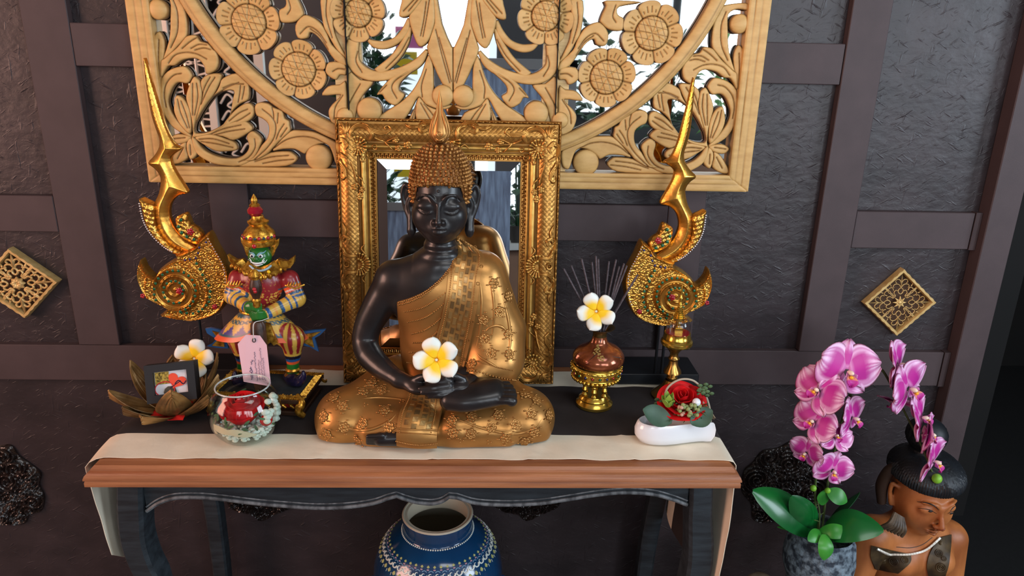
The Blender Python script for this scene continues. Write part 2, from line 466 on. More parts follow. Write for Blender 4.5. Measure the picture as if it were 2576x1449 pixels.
_PB = {}
def bead(name, c, r, m, parent):
    """a small faceted bead or gem as an object of its own; all share one unit mesh per material"""
    k = m.name
    if k not in _PB: o = MB().ball((0, 0, 0), 1., 8, 6).build(name, m, parent, 60); _PB[k] = o.data
    else: o = bpy.data.objects.new(name, _PB[k]); COL.objects.link(o); o.parent = parent
    o.location = tuple(float(x) for x in c); o.scale = (r, r, r) if np.isscalar(r) else r
    return o
def rotm(rx=0, ry=0, rz=0):
    from mathutils import Euler
    return np.array(Euler((rx, ry, rz)).to_matrix())
def xf(loc=(0, 0, 0), rot=(0, 0, 0), s=1.):
    from mathutils import Euler
    M = np.eye(4); M[:3, :3] = np.array(Euler(rot).to_matrix())*s; M[:3, 3] = loc
    return M
def frame_at(p, nrm, up=(0, 0, 1), s=1.):
    """matrix whose z axis is nrm, y axis near up"""
    n = np.array(nrm, float); n /= np.linalg.norm(n); u = np.array(up, float); u = u-n*(u@n)
    if np.linalg.norm(u) < 1e-6: u = np.array([1., 0, 0]); u = u-n*(u@n)
    u /= np.linalg.norm(u); x = np.cross(u, n); M = np.eye(4); M[:3, 0] = x*s; M[:3, 1] = u*s; M[:3, 2] = n*s; M[:3, 3] = p
    return M
def ray_hit(VF, o, d):
    """first hit of rays on a mesh given as BVH"""
    return VF.ray_cast(Vector(o), Vector(d))
def bvh(V, F):
    from mathutils.bvhtree import BVHTree
    return BVHTree.FromPolygons([tuple(map(float, v)) for v in V], [tuple(int(i) for i in f) for f in F])
def pos_local(p, root): return np.array(p, float)-np.array(root, float)
# ================================================================== materials of the setting
M_osb = mat('osb_panel', (54, 46, 49), rough=.42, col2=(43, 37, 40), scale=9, bump=.6, bscale=34, bdist=.003, stretch=(1, 1, 1.6), spec=.5)
def osb_chips():
    """pressed strand board: long chips in random directions under paint"""
    m = M_osb; nt = m.node_tree; N = nt.nodes; L = nt.links; b = N['Principled BSDF']
    tc = N.new('ShaderNodeTexCoord'); prev = None
    for k, (rz, sc) in enumerate(((.5, (22, 8, 120)), (1.7, (20, 8, 105)), (-.45, (26, 8, 140)), (2.5, (24, 8, 120)))):
        mp = N.new('ShaderNodeMapping'); mp.vector_type = 'TEXTURE'; mp.inputs['Rotation'].default_value = (0, rz, 0); mp.inputs['Scale'].default_value = tuple(1/q for q in sc)
        L.new(tc.outputs['Object'], mp.inputs['Vector'])
        nz = N.new('ShaderNodeTexNoise'); nz.inputs['Scale'].default_value = 1.0; nz.inputs['Detail'].default_value = 2.5
        L.new(mp.outputs['Vector'], nz.inputs['Vector'])
        rp = N.new('ShaderNodeMapRange'); rp.inputs['From Min'].default_value = .64; rp.inputs['From Max'].default_value = .84
        L.new(nz.outputs['Fac'], rp.inputs['Value'])
        if prev is None: prev = rp.outputs['Result']
        else:
            ad = N.new('ShaderNodeMath'); ad.operation = 'ADD'; L.new(prev, ad.inputs[0]); L.new(rp.outputs['Result'], ad.inputs[1]); prev = ad.outputs[0]
    bp = N.new('ShaderNodeBump'); bp.inputs['Strength'].default_value = .6; bp.inputs['Distance'].default_value = .0024
    L.new(prev, bp.inputs['Height'])
    old = b.inputs['Normal'].links[0].from_socket
    L.new(old, bp.inputs['Normal']); L.new(bp.outputs['Normal'], b.inputs['Normal'])
osb_chips()
M_board = mat('painted_board', (69, 56, 58), rough=.62, col2=(63, 51, 53), scale=14, bump=.25, bscale=700, bdist=.0006)
M_room = mat('room_plaster', (150, 146, 140), rough=.8, col2=(138, 134, 128), scale=3)
M_floor = mat('floor_concrete', (128, 120, 116), rough=.55, col2=(104, 98, 94), scale=4, bump=.2, bscale=60)
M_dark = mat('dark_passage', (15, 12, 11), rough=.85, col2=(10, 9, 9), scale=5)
M_iron = mat('dark_steel', (42, 44, 48), rough=.45, col2=(34, 36, 40), scale=20)

def struct(name, mb, m, smooth=0):
    o = mb.build(name, m, None, smooth); o['kind'] = 'structure'; return o

XR = 1.24                     # right end of the panelled wall
struct('floor', MB().box((-3.0, -4.1, -.06), (3.0, 1.9, 0)), M_floor)
struct('floor', MB().box((1.24, -.75, .0), (3.0, 1.8, .006)), mat('passage_shade_black', (16, 16, 18), rough=.95, col2=(10, 10, 12), scale=90))  # black sheet added over the floor to paint the passage's darkness
struct('ceiling', MB().box((-3.0, -4.1, 2.8), (.1, 1.9, 2.86)).box((1.3, -4.1, 2.8), (3.0, 1.9, 2.86)).box((.1, -4.1, 2.8), (1.3, -2.0, 2.86)).box((.1, -1.1, 2.8), (1.3, 1.9, 2.86)), M_room)
# the back wall: strand board behind, painted boards in front
BT = .019
struct('wall_back', MB().box((-3.0, BT, 0), (XR, BT+.08, 2.8)), M_osb)
zt = lambda px, py: float(at_y(px, py, 0)[2])
xt = lambda px, py: float(at_y(px, py, 0)[0])
Z_low1, Z_low0 = zt(250, 869), zt(250, 957)
Z_mid1, Z_mid0 = zt(700, 503), zt(700, 596)
ZL1, ZL0 = zt(70, 492), zt(70, 583)
ZA1, ZA0 = zt(240, 58), zt(240, 167)
ZR1, ZR0 = zt(2020, 108), zt(2020, 212)
ZQ1, ZQ0 = zt(2300, 534), zt(2300, 626)
SA = (xt(132, 491), xt(237, 463)); SB = (xt(528, 520), xt(622, 480)); SCX = (xt(1682, 525), xt(1778, 490))
SD = (xt(2076, 450), xt(2190, 330)); SE = (xt(2436, 700), XR)
G = .004
def board(k, lo, hi, y0=0.):
    struct('trim_%d' % k, MB().box((lo[0], y0, lo[1]), (hi[0], BT, hi[1]), bev=.0015), M_board)
board(1, (SA[0], Z_low1+.001), (SA[1], 2.78)); board(2, (SB[0], Z_low1+.001), (SB[1], 2.78))
board(3, (SCX[0], Z_low1+.001), (SCX[1], 2.78)); board(4, (SD[0], Z_low1+.001), (SD[1], 2.78), -.003)
struct('trim_5', MB().box((SE[0], -.022, .0), (SE[1], BT, 2.78), bev=.002), M_board)
board(6, (-3.0, Z_low0), (SE[0]-.018, Z_low1))
board(7, (-3.0, ZL0), (SA[0]-.001, ZL1)); board(8, (SA[1]+.001, ZA0), (SB[0]-.001, ZA1))
board(9, (SB[1]+.001, Z_mid0), (SCX[0]-.001, Z_mid1)); board(10, (SCX[1]+.001, ZR0), (SD[0]-.001, ZR1))
board(11, (SD[1]+.001, ZQ0), (SE[0]-.018, ZQ1))
struct('trim_12', MB().box((SE[0]-.016, -.001, ZQ0-.001), (SE[0]-.001, BT, ZQ1+.001)).box((SE[0]-.016, -.001, Z_low0-.001), (SE[0]-.001, BT, Z_low1)), M_board)
struct('baseboard_back', MB().box((-3.0, 0, 0), (SE[0]-.001, BT, .1)), M_board)
# dark passage behind the end of the wall
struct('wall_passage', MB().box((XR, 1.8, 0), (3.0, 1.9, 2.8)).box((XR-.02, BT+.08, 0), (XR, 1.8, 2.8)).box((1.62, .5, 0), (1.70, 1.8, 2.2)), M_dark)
struct('wall_left', MB().box((-3.1, -4.1, 0), (-3.0, -2.6, 2.8)).box((-3.1, -.7, 0), (-3.0, .1, 2.8)).box((-3.1, -2.6, 2.6), (-3.0, -.7, 2.8)).box((-3.1, -2.6, 0), (-3.0, -.7, .9)), M_room)
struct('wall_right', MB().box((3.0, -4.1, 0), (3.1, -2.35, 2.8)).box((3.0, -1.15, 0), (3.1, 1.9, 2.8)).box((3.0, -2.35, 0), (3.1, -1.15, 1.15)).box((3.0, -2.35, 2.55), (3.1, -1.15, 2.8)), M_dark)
# the shop front behind the camera: piers, a sill and mullions
wf = MB().box((-3.0, -4.1, 0), (1.88, -3.95, .62)).box((2.84, -4.1, 0), (3.0, -3.95, .62)).box((1.88, -4.1, 0), (2.84, -3.95, .18)).box((-3.0, -4.1, 2.55), (3.0, -3.95, 2.8))
wf.box((.50, -4.1, .62), (1.88, -3.95, 1.06)).box((-3.0, -4.1, .62), (-1.05, -3.95, 2.55)).box((.06, -4.1, .62), (.50, -3.95, 2.55)).box((2.85, -4.1, .62), (3.0, -3.95, 2.55))
struct('wall_front', wf, mat('front_wall_paint', (78, 78, 82), rough=.6))
wm = MB()
for x in (-.12, 1.35, 2.1): wm.box((x-.03, -3.99, .62), (x+.03, -3.93, 2.55))
wm.box((-1.05, -3.99, 1.02), (.06, -3.94, 1.05)).box((.50, -3.99, 1.06), (1.9, -3.90, 1.10)).box((.50, -3.99, 1.50), (1.9, -3.95, 1.525)).box((1.87, -3.99, .1), (1.93, -3.93, 2.55))
struct('window_1', wm, M_iron)

# ================================================================== console table
M_wood = mat('teak_top', (172, 114, 74), rough=.4, col2=(126, 76, 48), scale=3.2, stretch=(1.2, 12, 30), detail=6, thr=(.3, .7), bump=.3, bscale=40, coat=.15)
M_black = mat('black_distressed_wood', (44, 52, 58), rough=.55, col2=(28, 33, 38), scale=6, stretch=(2, 8, 14), detail=7, bump=.4, bscale=70, bdist=.001, spec=.4)
M_worn = mat('worn_wood_edge', (116, 122, 126), rough=.6, col2=(60, 64, 68), scale=40, stretch=(2, 1, 1))
TZ = .798; TX0, TX1, TY0, TY1 = -.721, .474, -.452, -.002
table = thing('console_table', 'black distressed console table with an orange-brown wooden top under the figures', 'table', (-.12, -.22, 0))
tl = Vector(table.location)
def T(mb): mb.V = [v-np.array(tl) for v in mb.V]; return mb
mb = MB()
# moulded edge: sweep a profile round three sides
prof = [(0, TZ), (-.012, TZ-.001), (-.017, TZ-.006), (-.018, TZ-.010), (-.021, TZ-.011), (-.026, TZ-.016), (-.0285, TZ-.022), (-.0285, TZ-.025), (-.026, TZ-.0265), (-.0275, TZ-.030), (-.0275, TZ-.038), (-.012, TZ-.041)]
V = []; 
for (d, z) in prof:
    V += [(TX0-d-.02, TY1, z), (TX0-d-.02, TY0-d-.02, z), (TX1+d+.02, TY0-d-.02, z), (TX1+d+.02, TY1, z)]
V = []
for (d, z) in prof:
    d = -d
    V += [(TX0-d+.012, TY1, z), (TX0-d+.012, TY0-d+.012, z), (TX1+d-.012, TY0-d+.012, z), (TX1+d-.012, TY1, z)]
F = []
for k in range(len(prof)-1):
    for j in range(3): F.append((k*4+j, (k+1)*4+j, (k+1)*4+j+1, k*4+j+1))
    F.append((k*4+3, (k+1)*4+3, (k+1)*4, k*4))
n = len(prof); F.append((0, 1, 2, 3)); F.append((4*n-1, 4*n-2, 4*n-3, 4*n-4))
mb.add(V, F); T(mb).build('tabletop', M_wood, table, 30)
# apron with the serpentine lower edge
AY = -.405; ztp = TZ-.041
AX0, AX1 = xt(300, 900), .0
ap = [(370, 1288), (400, 1268), (440, 1255), (500, 1253), (560, 1258), (640, 1268), (720, 1275), (800, 1280), (880, 1277), (940, 1268), (975, 1256), (998, 1250), (1020, 1258), (1050, 1266), (1085, 1269), (1110, 1264), (1130, 1252), (1150, 1254), (1200, 1268), (1280, 1272), (1360, 1268), (1430, 1258), (1500, 1247), (1570, 1241), (1640, 1245), (1690, 1258), (1728, 1272)]
apw = [at_y(x, y, AY) for x, y in ap]
low = [(p[0], p[2]) for p in apw]
s_ = spline(low[:11], 4).tolist()+spline(low[11:17], 4).tolist()+spline(low[17:], 4).tolist()
mb = MB(); outl = s_+[(s_[-1][0], ztp), (s_[0][0], ztp)]
V = [(x, AY, z) for x, z in s_]+[(x, AY, ztp) for x, z in s_]+[(x, AY+.022, z) for x, z in s_]+[(x, AY+.022, ztp) for x, z in s_]
n = len(s_); F = []
for k in range(n-1): F += [(k, k+1, n+k+1, n+k), (2*n+k+1, 2*n+k, 3*n+k, 3*n+k+1), (k+1, k, 2*n+k, 2*n+k+1)]
mb.add(V, F); apron = T(mb).build('apron', M_black, table, 40)
mb = MB()
mb.tube([(x, AY-.001, z+.003) for x, z in s_], .0042, 6)
mb.tube([(x, AY-.0005, z+.012) for x, z in s_], .0018, 5)
T(mb).build('apron_beading', M_worn, apron)
# cabriole legs
def leg(pts, wid, yc, dep, name='leg', worn=True):
    """pts: (px,py) centre line seen at depth yc; wid: width in px"""
    P = []; W_ = []
    for (x, y), ww in zip(pts, wid):
        a = at_y(x-ww/2, y, yc); b = at_y(x+ww/2, y, yc); P.append(((a[0]+b[0])/2, (a[2]+b[2])/2)); W_.append(b[0]-a[0])
    Q = spline([(p[0], p[1], ww) for p, ww in zip(P, W_)], 5); V = []; F = []
    for x, z, ww in Q:
        h = ww/2; d = dep/2; c = .25
        V += [(x-h, yc-d*(1-c), z), (x-h*(1-c), yc-d, z), (x+h*(1-c), yc-d, z), (x+h, yc-d*(1-c), z), (x+h, yc+d, z), (x-h, yc+d, z)]
    for k in range(len(Q)-1):
        for j in range(6): F.append((k*6+j, (k+1)*6+j, (k+1)*6+(j+1) % 6, k*6+(j+1) % 6))
    F.append(tuple(range(6))); F.append(tuple(len(V)-1-j for j in range(6)))
    mb = MB(); mb.add(V, F)
    return mb, Q
zf = lambda x, y: (x, y)
mb, Q = leg([(338, 1187), (338, 1240), (340, 1290), (345, 1345), (362, 1400), (385, 1450), (402, 1520), (404, 1640), (392, 1760), (372, 1900), (352, 2010), (330, 2080)], [66, 66, 66, 62, 60, 60, 54, 50, 46, 46, 56, 70], -.39, .055)
T(mb).build('leg', M_black, table, 40)
mb, Q = leg([(1758, 1187), (1757, 1240), (1755, 1290), (1757, 1345), (1755, 1400), (1745, 1450), (1725, 1520), (1712, 1640), (1712, 1760), (1720, 1900), (1735, 2010), (1755, 2080)], [56, 56, 58, 62, 62, 60, 56, 50, 46, 46, 56, 70], -.39, .055)
T(mb).build('leg', M_black, table, 40)
mb, Q = leg([(500, 1010), (512, 1150), (535, 1260), (548, 1350), (560, 1449), (568, 1560), (566, 1700)], [40, 40, 40, 38, 36, 34, 34], -.05, .035)
T(mb).build('leg', M_black, table, 40)
mb, Q = leg([(1690, 1010), (1672, 1150), (1650, 1260), (1632, 1350), (1618, 1449), (1606, 1560), (1608, 1700)], [42, 42, 42, 40, 38, 36, 34], -.05, .035)
T(mb).build('leg', M_black, table, 40)
T(MB().box((TX0+.06, -.40, TZ-.10), (TX0+.08, -.04, ztp)).box((TX1-.08, -.40, TZ-.10), (TX1-.06, -.04, ztp)).box((TX0+.06, -.055, TZ-.11), (TX1-.06, -.035, ztp))).build('rear_apron', M_black, table)

# ================================================================== table runner
M_cream = mat('cream_cotton', (236, 226, 204), rough=.85, col2=(220, 209, 187), scale=10, bump=.5, bscale=30, bdist=.002)
M_darkcloth = mat('dark_cotton', (47, 40, 40), rough=.85, col2=(40, 34, 34), scale=16, bump=.3, bscale=40, bdist=.0015)
runner = thing('table_runner', 'cream cloth runner with a wide black middle band covering the console table', 'table runner', (-.12, -.2, TZ))
CT = TZ+.0018
y_f, y_m, y_b, y_e = -.432, -.3415, -.118, -.034
def sag(x, y):
    return .0009*math.sin(37*x+3*math.sin(9*y))*math.sin(31*y+2)+.0007*math.sin(71*x+40*y)
def crease(x, y):
    z = 0
    for cx, sl in ((-.505, .25), (-.10, -.12), (.285, -.12), (-.3, .6), (.1, .4)):
        d = abs(x-cx-sl*(y+.4)); z += .0022*max(0, 1-d/.006)
    return z
CX0, CX1 = TX0+.004, TX1-.001
def cloth_pt(s, y, o):
    """s along the cloth: hangs on the left, lies, hangs on the right"""
    # front hem widens a little where it hangs
    L1 = .30
    if s < 0:
        t = min(-s/.03, 1); bend = .018
        a = min(-s, bend*PI/2)/bend; x = CX0-bend*math.sin(a)+.0; z = -bend*(1-math.cos(a)); r = max(0, -s-bend*PI/2)*(1+.42*min(max((y-y_f)/.09, 0), 1)*(y <= y_m+1e-6))
        z -= r; x -= .016*min(1, -s/.03); x += .10*r*r+.004*math.sin(22*y+5*r)+.008*math.sin(9*y)*r/.2; yy = y*(1+.0*r)+.10*r*(1 if y < -.3 else .2)
        return (x, yy, CT+o+z)
    W_ = CX1-CX0
    if s > W_:
        s2 = s-W_; bend = .018; a = min(s2, bend*PI/2)/bend; x = CX1+bend*math.sin(a); z = -bend*(1-math.cos(a)); r = max(0, s2-bend*PI/2)
        z -= r; x -= .035*r; x += .006*math.sin(26*y+3*r)*min(1, r/.1)
        return (x, y, CT+o+z)
    x = CX0+s
    return (x, y, CT+o+sag(x, y)*.6+crease(x, y)+.0008)
W_ = CX1-CX0
def band(y0, y1, o, hang_l, hang_r, th, ny):
    def fn(u, v):
        s = -hang_l+u*(W_+hang_l+hang_r); y = y0+(y1-y0)*v
        if v == 0 or v == 1: y += .0012*math.sin(31*s)+.0008*math.sin(77*s+1)
        return np.array(cloth_pt(s, y, o))-np.array(runner.location)
    return MB().shell(fn, 170, ny, th)
HL, HR = .245, .40
band(y_f, y_m, .0, HL, HR, .0012, 14).build('cream_border', M_cream, runner, 60)
band(y_b, y_e, .0, HL+.05, HR, .0012, 10).build('cream_border', M_cream, runner, 60)
band(y_m, y_b, .0004, HL+.02, HR, .0012, 18).build('dark_band', M_darkcloth, runner, 60)
CZ = CT+.0035       # where things stand on the cloth
# ================================================================== carved wall mirror
M_carve = mat('carved_gilt_wood', (255, 255, 255), rough=.50, attr=True, col2=(236, 230, 222), scale=26, stretch=(1, 1, 2.5), bump=.25, bscale=110, bdist=.001, spec=.45, detail=6)
M_mirror = mat('mirror_glass', (225, 230, 230), rough=.015, metal=1.)
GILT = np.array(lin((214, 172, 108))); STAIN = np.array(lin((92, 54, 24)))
YC = -.026
def pl(px, py, Y=YC): p = at_y(px, py, Y); return np.array([p[0], p[2]])
AXIS = -.0755
cm = thing('carved_mirror', 'large wall mirror behind openwork carved gold-painted wood with sunflowers and leaves', 'mirror', (AXIS, 0, 1.6))
def CL(V): V = np.array(V, float); V[:, 0] -= AXIS; V[:, 2] -= 1.6; return V
def carve(name, px, grooves=(), parent=None, mirror=True, top=.026, h=.0014, sm=3, bev=.006, holes=(), world=False, gw=.00135, gd=.0028, dish=0., tint=1.):
    P = np.array([pl(*p) for p in px]) if not world else np.array(px)
    P = spline(P, sm, closed=True) if sm > 1 else P
    HO = [spline([pl(*p) for p in hh], 3, closed=True) for hh in holes]
    GR = [spline([pl(*p) for p in g], 4) for g in grooves]
    def sd(X, Y):
        d = poly_sd(P, X, Y)
        for hh in HO: d = np.maximum(d, -poly_sd(hh, X, Y))
        return d
    def hfn(X, Y, D):
        d = -D; k = np.clip(d/bev, 0, 1); H = top-.0045*(1-np.sqrt(1-(1-k)**2))
        if dish: H = H-dish*np.clip(d/.02, 0, 1)
        g = np.zeros(X.shape)
        for q in GR:
            n = len(q); ld = line_d(q, X, Y); g = np.maximum(g, np.exp(-(ld/gw)**2))
        H = H-gd*g
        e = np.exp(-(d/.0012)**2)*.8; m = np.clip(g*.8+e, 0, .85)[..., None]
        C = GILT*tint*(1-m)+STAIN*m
        return H, C
    lo = P.min(0)-2*h; hi = P.max(0)+2*h
    V, F, C = relief(sd, lo, hi, h, hfn, .0095)
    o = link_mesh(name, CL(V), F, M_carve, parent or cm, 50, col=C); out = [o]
    if mirror:
        V2 = V.copy(); V2[:, 0] = 2*AXIS-V2[:, 0]
        out.append(link_mesh(name, CL(V2), F[:, ::-1], M_carve, parent or cm, 50, col=C))
    return out
_a = at_y(378, 457, -.03); _b = at_y(1880, 483, -.03)
FX0, FX1, FZ0 = -.7435, .5915, 1.249
FZ1 = 2.575
FW = .047
# outer frame boards with two scored lines
def frameboard(name, x0, x1, z0, z1, vert, miter=None):
    P = np.array(miter)
    def sd(X, Y): return poly_sd(P, X, Y)
    def hfn(X, Y, D):
        k = np.clip(-D/.003, 0, 1); H = .034-.002*(1-k); g = np.zeros(X.shape)
        for f in (.40, .72):
            c = (x0+(x1-x0)*f) if vert else (z0+(z1-z0)*f); t = Y if vert else X
            g = np.maximum(g, np.exp(-(((X if vert else Y)-c)/.0012)**2)*(np.sin(t*23+f*9)*.3+.75))
        m = np.clip(g*.55, 0, .8)[..., None]
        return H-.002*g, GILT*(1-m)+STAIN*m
    V, F, C = relief(sd, P.min(0)-.004, P.max(0)+.004, .0022, hfn, .001)
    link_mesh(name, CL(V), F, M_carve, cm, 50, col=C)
frameboard('frame_board', FX0, FX0+FW, 0, 0, True, [(FX0, FZ0), (FX0+FW, FZ0+.03), (FX0+FW, FZ1-.04), (FX0, FZ1)])
frameboard('frame_board', FX1, FX1-FW, 0, 0, True, [(FX1-FW, FZ0+.03), (FX1, FZ0), (FX1, FZ1), (FX1-FW, FZ1-.04)])
frameboard('frame_board', 0, 0, FZ0, FZ0+.038, False, [(FX0, FZ0), (FX1, FZ0), (FX1-FW-.0005, FZ0+.036), (FX0+FW+.0005, FZ0+.036)])
frameboard('frame_board', 0, 0, FZ1, FZ1-.038, False, [(FX0+FW, FZ1-.036), (FX1-FW, FZ1-.036), (FX1, FZ1), (FX0, FZ1)])
# three panes of mirror and the inner stiles of the three panels
sx = [pl(872, 150)[0], pl(1402, 160)[0]]
for a, b in ((FX0+.01, sx[0]-.001), (sx[0]+.001, sx[1]-.001), (sx[1]+.001, FX1-.01)):
    V = CL([(a, -.006, FZ0+.01), (b, -.006, FZ0+.01), (b, -.006, FZ1-.01), (a, -.006, FZ1-.01), (a, -.001, FZ0+.01), (b, -.001, FZ0+.01), (b, -.001, FZ1-.01), (a, -.001, FZ1-.01)])
    link_mesh('mirror_pane', V, [(0, 1, 2, 3), (5, 4, 7, 6), (0, 4, 5, 1), (1, 5, 6, 2), (2, 6, 7, 3), (3, 7, 4, 0)], M_mirror, cm, 0)
M_giltflat = mat('gilt_wood_flat', (224, 190, 134), rough=.5, col2=(202, 168, 112), scale=30, stretch=(1, 1, 6), bump=.2, bscale=100)
st = MB()
for s0, a, b in ((sx[0], -.028, -.0012), (sx[0], .0012, .030), (sx[1], -.030, -.0012), (sx[1], .0012, .028)):
    V = CL([(s0+a, -.0165, FZ0+.037), (s0+b, -.0165, FZ0+.037), (s0+b, -.0165, FZ1-.04), (s0+a, -.0165, FZ1-.04), (s0+a, -.0065, FZ0+.037), (s0+b, -.0065, FZ0+.037), (s0+b, -.0065, FZ1-.04), (s0+a, -.0065, FZ1-.04)])
    st = MB().add(V, [(0, 1, 2, 3), (5, 4, 7, 6), (0, 4, 5, 1), (1, 5, 6, 2), (2, 6, 7, 3), (3, 7, 4, 0)]); st.build('panel_stile', M_giltflat, cm, 0)
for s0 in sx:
    MB().box((s0-.001-AXIS, -.0292, FZ0+.046-1.6), (s0+.001-AXIS, -.0166, FZ1-.04-1.6)).build('joint_shade_strip', mat('joint_shade_black', (10, 8, 7), rough=.9), cm, 0)  # black strip stands in for the shaded gap between the panels
# the ring (left arc and right arc are separate panels)
def arc(c, ro, lim, side):
    ri = ro-.0325
    def sd(X, Y):
        r = np.hypot(X-c[0], Y-c[1]); d = np.maximum(r-ro, ri-r)
        d = np.maximum(d, (X-lim[1]) if side < 0 else (lim[1]-X)); d = np.maximum(d, (lim[0]-X) if side < 0 else (X-lim[0]))
        return np.maximum(d, Y-2.0)
    def hfn(X, Y, D):
        r = np.hypot(X-c[0], Y-c[1]); t = (r-ri)/(ro-ri)
        H = .026+.006*np.sin(np.clip(t, 0, 1)*PI)**.6+.0015*np.sin(37*np.arctan2(Y-c[1], X-c[0])*3)*.0
        g = np.exp(-((t-.66)/.05)**2)*.8+np.exp(-((t-.82)/.04)**2)*.35
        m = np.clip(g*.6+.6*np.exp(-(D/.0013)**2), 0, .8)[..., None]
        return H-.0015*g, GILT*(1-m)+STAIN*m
    lo = (min(lim), 1.285); hi = (max(lim), 1.82)
    V, F, C = relief(sd, np.array(lo)-.004, np.array(hi), .0024, hfn, .0095)
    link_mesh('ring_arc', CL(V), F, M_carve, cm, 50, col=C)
arc((-.1022, 1.9048), .6035, (FX0+FW-.002, sx[0]-.0015), -1)
arc((-.039, 1.8788), .5831, (FX1-FW+.002, sx[1]+.0015), 1)
# sunflowers
def flower(px, py, rd, rp, ph, npet=7, tilt=.35):
    c = pl(px, py); k = pl(px+10, py)[0]-c[0]; k /= 10; rd *= k; rp *= k
    def sd(X, Y):
        x, y = X-c[0], Y-c[1]; r = np.hypot(x, y); a = np.arctan2(y, x)+ph
        t = (a*npet/(2*PI)) % 1-.5
        R_ = rp*(.82+.18*np.sqrt(np.maximum(0, 1-(2*abs(t))**2.6)))
        return (r-R_)*.92
    def hfn(X, Y, D):
        x, y = X-c[0], Y-c[1]; r = np.hypot(x, y); a = np.arctan2(y, x)+ph; t = (a*npet/(2*PI)) % 1-.5
        u = np.clip((r-rd)/(rp-rd), 0, 1)
        H = .019+.008*u-.0015*u**3-.002*np.abs(2*t)**3
        rad = np.exp(-((np.abs(t)-.5)*r*2*PI/npet/.0016)**2)*.9
        for q in (-.32, -.11, .11, .32):
            ln = .18+.5*(.5+.5*np.cos(q*9)); w_ = .0013
            rad = np.maximum(rad, np.exp(-((t-q)*r*2*PI/npet/w_)**2)*(u > .22)*(u < .30+ln*.62)*.8)
        disc = r < rd
        g1 = np.cos((x*math.cos(tilt)+y*math.sin(tilt))/rd*PI*2.9); g2 = np.cos((x*math.cos(tilt+1.05)-y*math.sin(tilt+1.05)*-1)/rd*PI*2.6)
        gg = np.maximum(np.exp(-((1-np.abs(g1))/.016)), np.exp(-((1-np.abs(g2))/.016)))
        rim = np.exp(-((r-rd)/.0014)**2)
        H = np.where(disc, .0265-.004*(r/rd)**2-.001*gg, H)-.0025*rad-.003*rim
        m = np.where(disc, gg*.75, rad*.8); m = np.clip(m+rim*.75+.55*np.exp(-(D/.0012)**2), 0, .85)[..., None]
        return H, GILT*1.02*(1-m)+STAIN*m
    h = .0011
    V, F, C = relief(sd, c-rp-.004, c+rp+.004, h, hfn, .0095)
    # split the seed head off as its own piece
    cen = V[F].mean(1); isd = (np.hypot(cen[:, 0]-c[0], cen[:, 2]-c[1]) < rd) & (cen[:, 1] < -.0105)
    def sub(mask):
        f = F[mask]; u_, inv = np.unique(f, return_inverse=True); return V[u_], inv.reshape(f.shape), C[u_]
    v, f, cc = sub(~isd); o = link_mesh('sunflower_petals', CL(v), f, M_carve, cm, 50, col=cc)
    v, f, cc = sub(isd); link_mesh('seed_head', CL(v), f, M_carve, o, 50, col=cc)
flower(623, 55, 43, 80, .3); flower(749, 175, 42, 73, .9); flower(899, 33, 34, 70, .2)
flower(1374, 40, 36, 72, .7); flower(1641, 84, 41, 78, .5); flower(1527, 195, 41, 73, 1.1)
# carved balls
def cball(px, py, r, mirror=True):
    c = pl(px, py); k = (pl(px+10, py)[0]-c[0])/10; r *= k
    n = 40; P = [(c[0]+r*math.cos(2*PI*i/n), c[1]+r*math.sin(2*PI*i/n)) for i in range(n)]
    def sd(X, Y): return np.hypot(X-c[0], Y-c[1])-r
    def hfn(X, Y, D):
        q = np.clip(np.hypot(X-c[0], Y-c[1])/r, 0, 1); m = (.6*np.exp(-(D/.0013)**2))[..., None]
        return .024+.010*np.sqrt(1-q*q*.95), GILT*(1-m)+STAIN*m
    V, F, C = relief(sd, c-r-.004, c+r+.004, .002, hfn, .0095)
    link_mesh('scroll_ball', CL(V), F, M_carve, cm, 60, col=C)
    if mirror:
        V2 = V.copy(); V2[:, 0] = 2*AXIS-V2[:, 0]; link_mesh('scroll_ball', CL(V2), F[:, ::-1], M_carve, cm, 60, col=C)
for a in ((397, 24, 25), (802, 397, 33), (1114, 241, 27), (929, 277, 31), (868, 292, 21)): cball(*a)
# corner leaves (the right corner mirrors the left)
lf = lambda n, p, g=(), **k: carve(n, p, g, **k)
lf('leaf', [(368, -12), (400, -14), (424, 0), (426, 35), (425, 86), (417, 120), (408, 150), (428, 136), (444, 119), (462, 100), (470, 84), (469, 50), (463, 20), (452, 0), (442, -20), (400, -30), (372, -30)], [[(432, -5), (444, 30), (444, 80), (428, 120)]], top=.025, dish=.003)
lf('leaf', [(398, 78), (381, 97), (379, 130), (384, 200), (396, 275), (408, 315), (404, 240), (406, 180), (411, 145), (412, 104)], [[(397, 100), (396, 150), (400, 210)]], top=.023)
lf('leaf', [(470, 90), (492, 88), (503, 103), (523, 109), (535, 123), (544, 130), (550, 152), (543, 176), (519, 187), (513, 169), (501, 152), (484, 147), (458, 152), (439, 165), (421, 168), (404, 196), (403, 155), (413, 146), (430, 131), (446, 117), (460, 99)], [[(424, 159), (440, 139), (467, 132), (495, 136), (520, 149)], [(458, 122), (478, 105), (494, 95)], [(480, 122), (500, 112), (520, 113)], [(490, 126), (512, 121), (530, 125)]], top=.027)
lf('leaf', [(404, 196), (427, 174), (458, 166), (472, 173), (482, 190), (476, 205), (467, 211), (449, 208), (437, 215), (427, 233), (422, 257), (432, 285), (457, 317), (480, 341), (476, 346), (446, 331), (424, 312), (405, 275), (402, 235)], [[(455, 185), (435, 190), (416, 212), (411, 240), (416, 270)]], top=.024)
ROOT = (479, 343)
